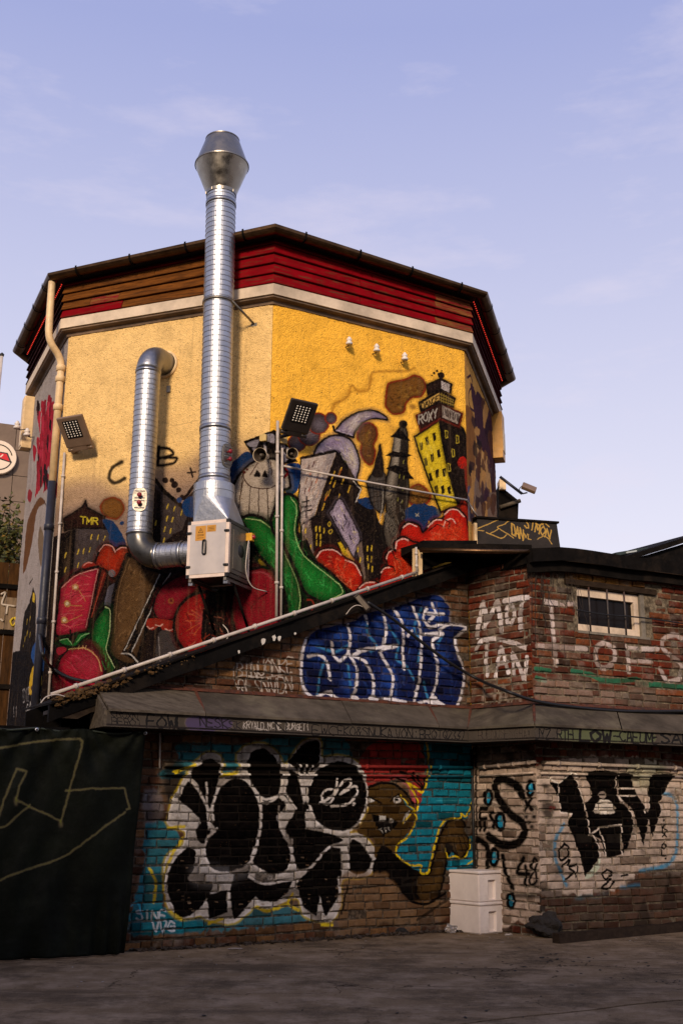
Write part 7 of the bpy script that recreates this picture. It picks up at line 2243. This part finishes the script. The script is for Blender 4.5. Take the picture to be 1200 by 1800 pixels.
# timber posts that carry the sheet
for x in (-2.2, -.9, .35):
    MB().box(TW.w(x, -.12, 1.2), .07, .07, 2.4, TW.ang).build('post', SLAB_WOOD, tr)
MB().box(TW.w(-.92, -.07, 2.42), 3.1, .05, .06, TW.ang).build('top_rail', BLACK_BOARD, tr)

# ------------------------------------------------------------------ white foam boxes
t = NT('expanded_foam')
v = t.coord()
vo = t.new('ShaderNodeTexVoronoi'); vo.inputs['Scale'].default_value = 160; t.link(v, vo.inputs['Vector'])
c = t.ramp(t.noise(4, 6, .6, v), [(.3, '#cfc1b8'), (.7, '#e3d6cd')])
c = t.mix(t.rng(t.noise(9, 7, .7, v), .58, .75, 0, .3), c, '#8d7f74')
t.set(c, .7, 0, .3)
t.b.inputs['Subsurface Weight'].default_value = .0
t.bump(vo.outputs['Distance'], .25, .004)
FOAM = t.mat
fc = at_z(843, 1643)
def box_yaw():
    best = None
    for yaw in np.arange(10, 60, .5):
        # left face direction and right face direction
        L_ = np.array([-math.cos(R(yaw)), math.sin(R(yaw))]); R_ = np.array([math.sin(R(yaw)), math.cos(R(yaw))])
        def solve(d, px):
            for t_ in np.arange(.2, 1.2, .005):
                p = np.array([fc.x, fc.y]) + d * t_
                v_ = np.array([p[0], p[1], -EYE]); zc_ = v_ @ _fw
                if abs(600 + F_PX * (v_ @ _RT) / zc_ - px) < 1.0:
                    return t_
            return None
        a, b = solve(L_, 785), solve(R_, 893.5)
        if a and b:
            s_ = abs(a - .60) + abs(b - .50)
            if best is None or s_ < best[0]:
                best = (s_, yaw, a, b)
    return best
_, yaw, bw, bd = box_yaw() or (0, 34, .58, .5)
Lv = Vector((-math.cos(R(yaw)), math.sin(R(yaw)), 0)); Rv = Vector((math.sin(R(yaw)), math.cos(R(yaw)), 0))
def foam_box(z0, h, label):
    root = thing('foam_box', label, 'foam box', fc + (Lv * bw + Rv * bd) / 2 + UP * z0, 'white foam boxes')
    c_ = fc + (Lv * bw + Rv * bd) / 2
    M = frame(c_ + UP * (z0 + h * .45), -Lv, y=Rv)
    hb = h * .90
    bm = bmesh.new()
    bmesh.ops.create_cube(bm, size=1)
    for v_ in bm.verts:
        k = .975 if v_.co.z < 0 else 1.0
        v_.co = Vector((v_.co.x * bw * k, v_.co.y * bd * k, v_.co.z * hb))
    # recessed grip in the two short ends
    bm.faces.ensure_lookup_table()
    ends = [f for f in bm.faces if abs(f.normal.x) > .8]
    for f in ends:
        r_ = bmesh.ops.inset_individual(bm, faces=[f], thickness=.001, depth=0)
        sx = 1 if f.normal.x > 0 else -1
        cen_ = f.calc_center_median()
        for v_ in f.verts:
            d_ = v_.co - cen_
            v_.co = Vector((v_.co.x, cen_.y - .02 + math.copysign(.075, d_.y), cen_.z + (.10 if d_.z > 0 else -hb * .43)))
        bmesh.ops.inset_individual(bm, faces=[f], thickness=.010, depth=-.04)
    bmesh.ops.bevel(bm, geom=[e_ for e_ in bm.edges if abs(e_.verts[0].co.x) > bw * .48 and abs(e_.verts[1].co.x) > bw * .48 and abs(abs(e_.verts[0].co.y) - bd / 2) < .02 and abs(abs(e_.verts[1].co.y) - bd / 2) < .02], offset=.012, segments=2, affect='EDGES')
    bm.verts.index_update()
    MB().add([M @ v_.co for v_ in bm.verts], [[v_.index for v_ in f.verts] for f in bm.faces]).build('tub', FOAM, root)
    bm.free()
    M = frame(c_ + UP * (z0 + h * .952), -Lv, y=Rv)
    MB().bbox(M, bw + .022, bd + .022, h * .092, .012, seg=2).build('lid', FOAM, root)
hbx = .395
foam_box(0.0, hbx, 'white foam box with lid, lower of the two stacked by the wall')
foam_box(hbx + .002, hbx, 'white foam box with lid, upper of the two stacked by the wall')

# ------------------------------------------------------------------ things lying about
STONE = simple('dirty_concrete', '#221c17', .95, var=.4, scale=7, bump=1.0, grime=.5)
def rock(name, label, c_, sx, sy, sz, seed, cat, mat=STONE):
    bm = bmesh.new()
    bmesh.ops.create_icosphere(bm, subdivisions=4, radius=1)
    r = random.Random(seed)
    ph = [r.uniform(0, 6) for _ in range(9)]
    for v_ in bm.verts:
        p = v_.co
        k = 1 + .16 * math.sin(3 * p.x + ph[0]) * math.cos(4 * p.y + ph[1]) + .10 * math.sin(7 * p.z + ph[2] + 3 * p.x) + r.uniform(-.05, .04) + .12 * math.sin(9 * p.x + ph[3]) * math.sin(8 * p.y + ph[4]) * math.sin(7 * p.z)
        q = Vector((p.x * k, p.y * k * (1 - .25 * p.z), max(-.7, p.z * k * (.8 + .3 * p.x))))
        v_.co = Vector((q.x * sx / 1.6, q.y * sy / 1.6, (q.z + .7) * sz / 1.5))
    bm.verts.index_update()
    o = MB().add([c_ + v_.co for v_ in bm.verts], [[v_.index for v_ in f.verts] for f in bm.faces]).build(name, mat)
    bm.free()
    return tag(o, label, cat)
oc3 = Vector((2.62, 15.20, 0))
rock('concrete_lump', 'dark broken concrete lump at the foot of the bay corner', at_z(964, 1650) + Vector((-.02, .18, 0)), .34, .28, .30, 5, 'concrete lump')
kb = thing('kerb_beam', 'dark timber beam lying along the foot of the bay wall', 'beam', at_z(985, 1658))
k0, k1 = at_z(984, 1659), P3.w(P3.len, .25, 0)
kd = (at_z(1200, 1638) - k0).normalized()
k1 = k0 + kd * 6.5
kn = Vector((-kd.y, kd.x, 0))
mb = MB()
NK = 28
for i in range(NK):
    a, b = k0.lerp(k1, i / NK), k0.lerp(k1, (i + 1) / NK)
    ha, hb_ = .115 + .008 * math.sin(i * 1.9), .115 + .008 * math.sin((i + 1) * 1.9)
    mb.hexa([a, b, b + kn * .13, a + kn * .13, a + UP * ha + kn * .015, b + UP * hb_ + kn * .015, b + kn * .12 + UP * hb_, a + kn * .12 + UP * ha])
mb.build('beam', mat_wood('rotten_timber', '#1f1813', '#3a2e24', (.6, 4, 4)), kb)
# rubble strip of dirt between beam and wall
def litter(name, n, region, size, mat, label, cat, flat=.25, seed=2):
    r = random.Random(seed)
    mb = MB()
    for i in range(n):
        p = region(r)
        s = r.uniform(*size)
        th = r.uniform(0, 6.28)
        lx, ly = s * r.uniform(.6, 1.3), s * r.uniform(.35, .7)
        pts = [(lx, 0, 0), (lx * .3, ly, s * flat * r.random()), (-lx * .7, ly * .7, s * flat * r.random()), (-lx, -ly * .2, s * flat * .5), (-lx * .2, -ly, s * flat * r.random()), (lx * .6, -ly * .6, 0)]
        M = Matrix.Translation(p + UP * .004) @ Matrix.Rotation(th, 4, 'Z')
        top = [M @ Vector(q) for q in pts]
        mb.prism(top, UP * .002)
    o = mb.build(name, mat, base=Vector((0, 0, 0)))
    structure(o, 'stuff')
    o['label'] = label; o['category'] = cat
    return o
LEAF = simple('dry_leaf', '#120f0b', .8, var=.6, scale=3)
def reg_px(boxes):
    def f(r):
        x0, y0, x1, y1 = r.choice(boxes)
        return at_z(r.uniform(x0, x1), r.uniform(y0, y1))
    return f
litter('leaf_litter', 90, reg_px([(880, 1665, 1090, 1700), (880, 1665, 1090, 1700), (930, 1675, 1050, 1692), (780, 1680, 1000, 1720), (0, 1690, 1200, 1790), (300, 1660, 700, 1700), (1000, 1690, 1200, 1740)]), (.008, .03), LEAF, 'small dark leaves scattered over the asphalt yard', 'leaves')
litter('paper_scraps', 70, reg_px([(380, 1658, 480, 1676), (240, 1680, 480, 1700), (780, 1640, 900, 1660), (890, 1636, 980, 1650), (0, 1680, 500, 1740), (500, 1655, 760, 1680), (1100, 1648, 1160, 1660)]), (.006, .02), simple('pale_scrap', '#93877c', .8), 'pale specks of paper and plaster scattered near the walls', 'scraps', .5, 5)
def gravel(r):
    if r.random() < .6:
        u = r.uniform(0, P1.len)
        return P1.w(u, .02 + abs(r.gauss(0, .07)), 0)
    u = r.uniform(0, 2.6)
    return P3.w(u, .02 + abs(r.gauss(0, .12)), 0)
litter('wall_foot_rubble', 1100, gravel, (.008, .045), simple('rubble', '#3a2f26', .95, var=.5, scale=4), 'brick crumbs and dirt along the foot of the brick walls', 'rubble', 1.0, 9)
def crumple(name, label, c_, sx, sy, sz, mat, seed, cat):
    r = random.Random(seed)
    bm = bmesh.new()
    bmesh.ops.create_icosphere(bm, subdivisions=2, radius=1)
    for v_ in bm.verts:
        k = r.uniform(.6, 1.15)
        v_.co = Vector((v_.co.x * sx * k, v_.co.y * sy * k, max(0, (v_.co.z + .6) * sz * k)))
    bm.verts.index_update()
    o = MB().add([c_ + v_.co for v_ in bm.verts], [[v_.index for v_ in f.verts] for f in bm.faces]).build(name, mat)
    bm.free()
    return tag(o, label, cat)
t = NT('clear_plastic'); t.set((.62, .56, .52), .18, 0, .5); t.b.inputs['Transmission Weight'].default_value = .75
crumple('plastic_cup', 'crumpled clear plastic cup beside the foam boxes', at_z(792, 1640), .085, .075, .075, t.mat, 3, 'plastic cup')
crumple('plastic_bag_scrap', 'small pale plastic scrap right of the foam boxes', at_z(893, 1645), .06, .04, .02, simple('pale_plastic', '#a59a90', .5), 4, 'scrap')
crumple('dark_rag', 'dark crumpled rag at the foot of the tan bricks', at_z(700, 1642), .13, .07, .05, simple('rag_cloth', '#14110f', .9), 6, 'rag')
crumple('torn_paper', 'torn pale paper on the asphalt below the black graffiti', at_z(412, 1669), .09, .05, .012, simple('pale_scrap', '#93877c'), 8, 'paper')
crumple('white_pebble', 'small white pebble at the end of the timber beam', at_z(975, 1652), .03, .03, .03, simple('pale_plastic', '#a59a90'), 10, 'pebble')
crumple('tarpaulin_scrap', 'shiny crumpled foil scrap at the tarpaulin foot', at_z(226, 1672), .07, .05, .04, simple('foil', '#4a4c46', .3, .4), 12, 'scrap')

# dry creeper on the bay corner
CREEP = simple('dry_creeper', '#2b2018', .9, var=.3)
root = thing('dry_creeper', 'leafless dry creeper hanging over the bay corner', 'creeper', P3.at(960, 1150, .03))
r = random.Random(4)
for i in range(30):
    x, y = r.uniform(928, 1008), r.uniform(968, 1000)
    pts = []
    ln = r.uniform(30, 110) if i > 5 else r.uniform(120, 200)
    dx = r.uniform(-.35, .35)
    wl_ = P3 if x > 937 else P2
    for k in range(7):
        f = k / 6
        xx = x + dx * ln * f + r.uniform(-4, 4)
        yy = y + ln * f
        xx = max(xx, 940) if wl_ is P3 else min(xx, 934)
        pts.append(wl_.at(xx, yy, r.uniform(.02, .06)))
    MB().tube(bend(pts, 3), r.uniform(.0022, .0045), 5).build('stem', CREEP, root)

# ------------------------------------------------------------------ background, left
BGW = Wall((-17.5, 40), (-8, 44))
SLATE = None
t = NT('stone_cladding')
co = t.coord()
oi = t.new('ShaderNodeObjectInfo')
c = t.ramp(oi.outputs['Random'], [(0, '#635245'), (.5, '#6f5e50'), (1, '#57483c')])
c = t.mix(t.rng(t.noise(1.6, 7, .7, co), .4, .7, 0, .4), c, '#85725f')
t.set(c, .7, 0, .3)
CLAD = t.mat
bgx1, bgz = BGW.loc(60, 752)
bgz0 = BGW.loc(0, 742)[1]
bg = thing('stone_clad_block', 'grey brown stone clad block behind the tree at the far left', 'building', BGW.w(0, 0, 0))
xL, xR = BGW.loc(-120, 900)[0], BGW.loc(140, 900)[0]
zmax = (bgz + bgz0) / 2
MB().hexa([BGW.w(xL, -.05, 0), BGW.w(xR, -.05, 0), BGW.w(xR, -9, 0), BGW.w(xL, -9, 0), BGW.w(xL, -.05, zmax), BGW.w(xR, -.05, zmax), BGW.w(xR, -9, zmax), BGW.w(xL, -9, zmax)]).build('core', simple('cladding_joint', '#4a3c30', .9), bg)
tw, th_ = .95, 1.05
nz_ = int(zmax / th_); nx_ = int((xR - xL) / tw)
pm = None
for j in range(nz_):
    for i in range(nx_):
        zc_ = zmax - (j + .5) * th_
        xc_ = xL + (i + .5) * tw
        if zc_ < 1.5:
            continue
        if pm is None:
            q = MB().box((0, 0, 0), tw - .025, .05, th_ - .025)
            ob = q.build('stone_panel', CLAD, bg, base=Vector((0, 0, 0)))
            pm = ob.data
        else:
            ob = bpy.data.objects.new('stone_panel', pm)
            COL.objects.link(ob); ob.parent = bg
        ob.location = BGW.w(xc_, -.02, zc_) - bg.location
        ob.rotation_euler = (0, 0, BGW.ang)
# round sign: white disc, red banner shape with dark outlines
su, sz_ = BGW.loc(-3, 806)
rs = abs(BGW.loc(-3, 806 - 30)[1] - sz_) * .98
sg = thing('round_sign', 'round white sign with a red emblem on the stone clad block', 'sign', BGW.w(su, .1, sz_))
NBG = Vector((*BGW.n, 0)); UBG = Vector((*BGW.d, 0))
Ms = frame(BGW.w(su, .03, sz_), UBG, z=NBG)
Ms = frame(BGW.w(su, .03, sz_), UBG, y=UP)
s_ = 1 if (Ms.to_3x3() @ Vector((0, 0, 1))).dot(NBG) > 0 else -1
MB().lathe(Ms, [(0, 0), (rs, 0), (rs, s_ * .18), (rs * .97, s_ * .2), (0, s_ * .2)], 40, smooth=False).build('disc', simple('sign_white', '#d9c6ae', .5, var=.05, scale=2), sg)
def flat(pts, mat, d0, d1, nm):
    MB().prism([Ms @ Vector((x * rs, y * rs, s_ * d0)) for x, y in pts], (Ms.to_3x3() @ Vector((0, 0, s_ * (d1 - d0))))).build(nm, mat, sg)
INKD = simple('sign_dark', '#2a211c', .5); SRED = simple('sign_red', '#c01418', .5, var=.05)
flat([(-.6, .36), (.48, .30), (.76, -.28), (.1, -.14), (-.6, -.2)], INKD, .201, .206, 'emblem_border')
flat([(-.6, .28), (.42, .23), (.62, -.19), (.1, -.06), (-.6, -.12)], SRED, .2065, .212, 'emblem_field')
flat([(.06, .02), (.12, -.02), (.26, .16), (.20, .18)], simple('sign_white', '#d9c6ae'), .2125, .216, 'emblem_mark')
for sgn in (1, -1):
    arc = [(math.cos(a) * .74, math.sin(a) * .74 * sgn) for a in np.linspace(.25, 1.6, 12)]
    mb = MB().tube([Ms @ Vector((x * rs, y * rs, s_ * .205)) for x, y in arc], .022, 6)
    mb.build('emblem_ring', INKD, sg)
# flagpole
fpw = Wall((-16, 36), (-6, 36))
fp = thing('flagpole', 'thin white flagpole against the sky at the left edge', 'flagpole', Vector((fpw.at(2, 700).x, 36, 0)))
pt, pb2 = fpw.at(4, 624), fpw.at(1, 700)
MB().tube([Vector((pb2.x - .2, 36, 0)), pt], .055, 8).build('pole', PALE_PIPE, fp)
MB().lathe(Matrix.Translation(pt), [(0, -.08), (.07, -.04), (.08, .03), (0, .1)], 12).build('finial', BLKP, fp)
# wooden fence
FW = Wall((-9.6, 20.5), (-6.2, 22.0))
fe_ = thing('board_fence', 'weathered brown board fence with white scribbles at the left edge', 'fence', FW.w(1, 0, 0))
zt3 = FW.loc(20, 1042)[1]
WOODF = mat_wood('fence_board', '#20140a', '#4d331a', (3, 3, .5))
WOODG = mat_wood('grey_fence_board', '#5a4c3c', '#8a7660', (3, 3, .5))
x_ = FW.loc(-70, 1100)[0]; xe = FW.loc(60, 1100)[0]
bw_ = (FW.loc(30, 1100)[0] - FW.loc(11, 1100)[0])
k = 0
while x_ < xe:
    MB().box(FW.w(x_ + bw_ / 2, 0, (zt3 + 1.2) / 2 + .6), bw_ - .012, .03, zt3 - 1.2, FW.ang).build('board', WOODF, fe_)
    zc0 = FW.loc(20, 1108)[1]
    MB().box(FW.w(x_ + bw_ / 2, .02, (zt3 - .1 + zc0) / 2), bw_ - .015, .012, zt3 - .1 - zc0, FW.ang).build('board', WOODG, fe_)
    MB().box(FW.w(x_ + bw_ / 2, .0, .6), bw_ - .012, .03, 1.19, FW.ang).build('board', WOODF, fe_)
    x_ += bw_; k += 1
for py in (1032, 1112, 1208):
    z_ = FW.loc(20, py)[1]
    MB().box(FW.w(1.6, .04, z_), 4.4, .06, .09, FW.ang).build('rail', BLACK_BOARD, fe_)
WH = simple('white_scribble', '#a79c8e', .7); YL = simple('yellow_scribble', '#b39a1c', .7)
def scrib(pts, mat):
    MB().tube(bend([FW.at(px, py, .035) for px, py in pts], 5), .022, 6).build('sprayed_mark', mat, fe_)
scrib([(2, 1045), (10, 1042), (4, 1060), (8, 1064)], WH); scrib([(14, 1064), (12, 1080)], WH); scrib([(1, 1088), (6, 1092)], WH); scrib([(6, 1063), (28, 1066)], WH)
scrib([(24, 1086), (19, 1092), (23, 1100), (29, 1092), (26, 1086), (30, 1088), (31, 1098), (27, 1104)], YL)

# tree behind the fence
def tree(name, label, base_p, height, crown_c, rad, n_leaf, seed):
    r = random.Random(seed)
    root = thing(name, label, 'tree', base_p)
    bark = simple('bark', '#2c2118', .95, var=.4, scale=12, bump=.8)
    top = crown_c + Vector((0, 0, rad[2] * .3))
    mb = MB().tube(bend([base_p, base_p.lerp(top, .4) + Vector((.15, 0, 0)), base_p.lerp(top, .75) + Vector((-.1, 0, 0)), top], 5), [.16 - .007 * k for k in range(16)], 10)
    mb.build('trunk', bark, root)
    tips = []
    for k in range(26):
        a0 = base_p.lerp(top, r.uniform(.45, 1))
        d_ = Vector((r.gauss(0, 1), r.gauss(0, 1), r.gauss(.2, .8))).normalized()
        tip = crown_c + Vector((d_.x * rad[0], d_.y * rad[1], d_.z * rad[2])) * r.uniform(.55, .98)
        MB().tube(bend([a0, a0.lerp(tip, .5) + Vector((0, 0, .15)), tip], 4), [.04, .037, .033, .03, .026, .022, .018, .013, .008], 6).build('branch', bark, root)
        tips += [a0.lerp(tip, f) for f in (.55, .8, 1.0)]
    t = NT('leaf_' + name)
    at = t.new('ShaderNodeAttribute', attribute_name='tint')
    c = t.ramp(at.outputs['Fac'], [(0, '#2a2f12'), (.5, '#47481a'), (.85, '#6d6124'), (1, '#7d5a1e')])
    t.set(c, .6, 0, .3)
    t.b.inputs['Transmission Weight'].default_value = 0.0
    V, Fs, tint = [], [], []
    for i in range(n_leaf):
        q = r.choice(tips) + Vector((r.gauss(0, .26), r.gauss(0, .26), r.gauss(0, .22)))
        s = r.uniform(.05, .10)
        x = Vector((r.gauss(0, 1), r.gauss(0, 1), r.gauss(0, .6))).normalized(); y = x.cross(Vector((r.gauss(0, 1), r.gauss(0, 1), r.gauss(0, 1)))).normalized()
        nn = x.cross(y) * s * .18
        n = len(V)
        V += [tuple(p - base_p) for p in (q - x * s, q + y * s * .55 + nn, q + x * s, q - y * s * .55 + nn)]
        Fs.append((n, n + 1, n + 2, n + 3))
        tv = min(1, max(0, r.gauss(.45, .28))); tint += [tv] * 4
    me = bpy.data.meshes.new('crown')
    me.from_pydata(V, [], Fs)
    a_ = me.attributes.new('tint', 'FLOAT', 'POINT'); a_.data.foreach_set('value', tint)
    me.materials.append(t.mat)
    o = bpy.data.objects.new('crown', me); COL.objects.link(o); o.parent = root
TWt = Wall((-14, 27), (-6, 27))
cc = TWt.at(-18, 968)
tree('leafy_tree', 'olive green leafy tree behind the board fence at the left edge', Vector((cc.x - .3, 27, 0)), 8, cc, (.85, 1.1, 1.3), 5200, 3)

# ------------------------------------------------------------------ unseen block added behind the camera to keep low sun off the wall foot
tn = thing('shade_block', 'unseen long plastered block added behind the camera to shade the wall foot', 'building', (-14, -14, 0))
SHADE_PLASTER = simple('shade_block_plaster', '#6f6254', .9, var=.2, scale=1.5)
HT = 13.0
MB().box((-14, -17, HT / 2), 80, 10, HT).build('wall', SHADE_PLASTER, tn)
wmesh = None
for fl in range(4):
    for i in range(22):
        c_ = Vector((-50 + i * 3.4, -11.99, 2.2 + fl * 3.3))
        if wmesh is None:
            ob = MB().box((0, 0, 0), 1.2, .06, 1.7).build('window', GLASS, tn, base=Vector((0, 0, 0)))
            wmesh = ob.data
        else:
            ob = bpy.data.objects.new('window', wmesh); COL.objects.link(ob); ob.parent = tn
        ob.location = c_ - tn.location
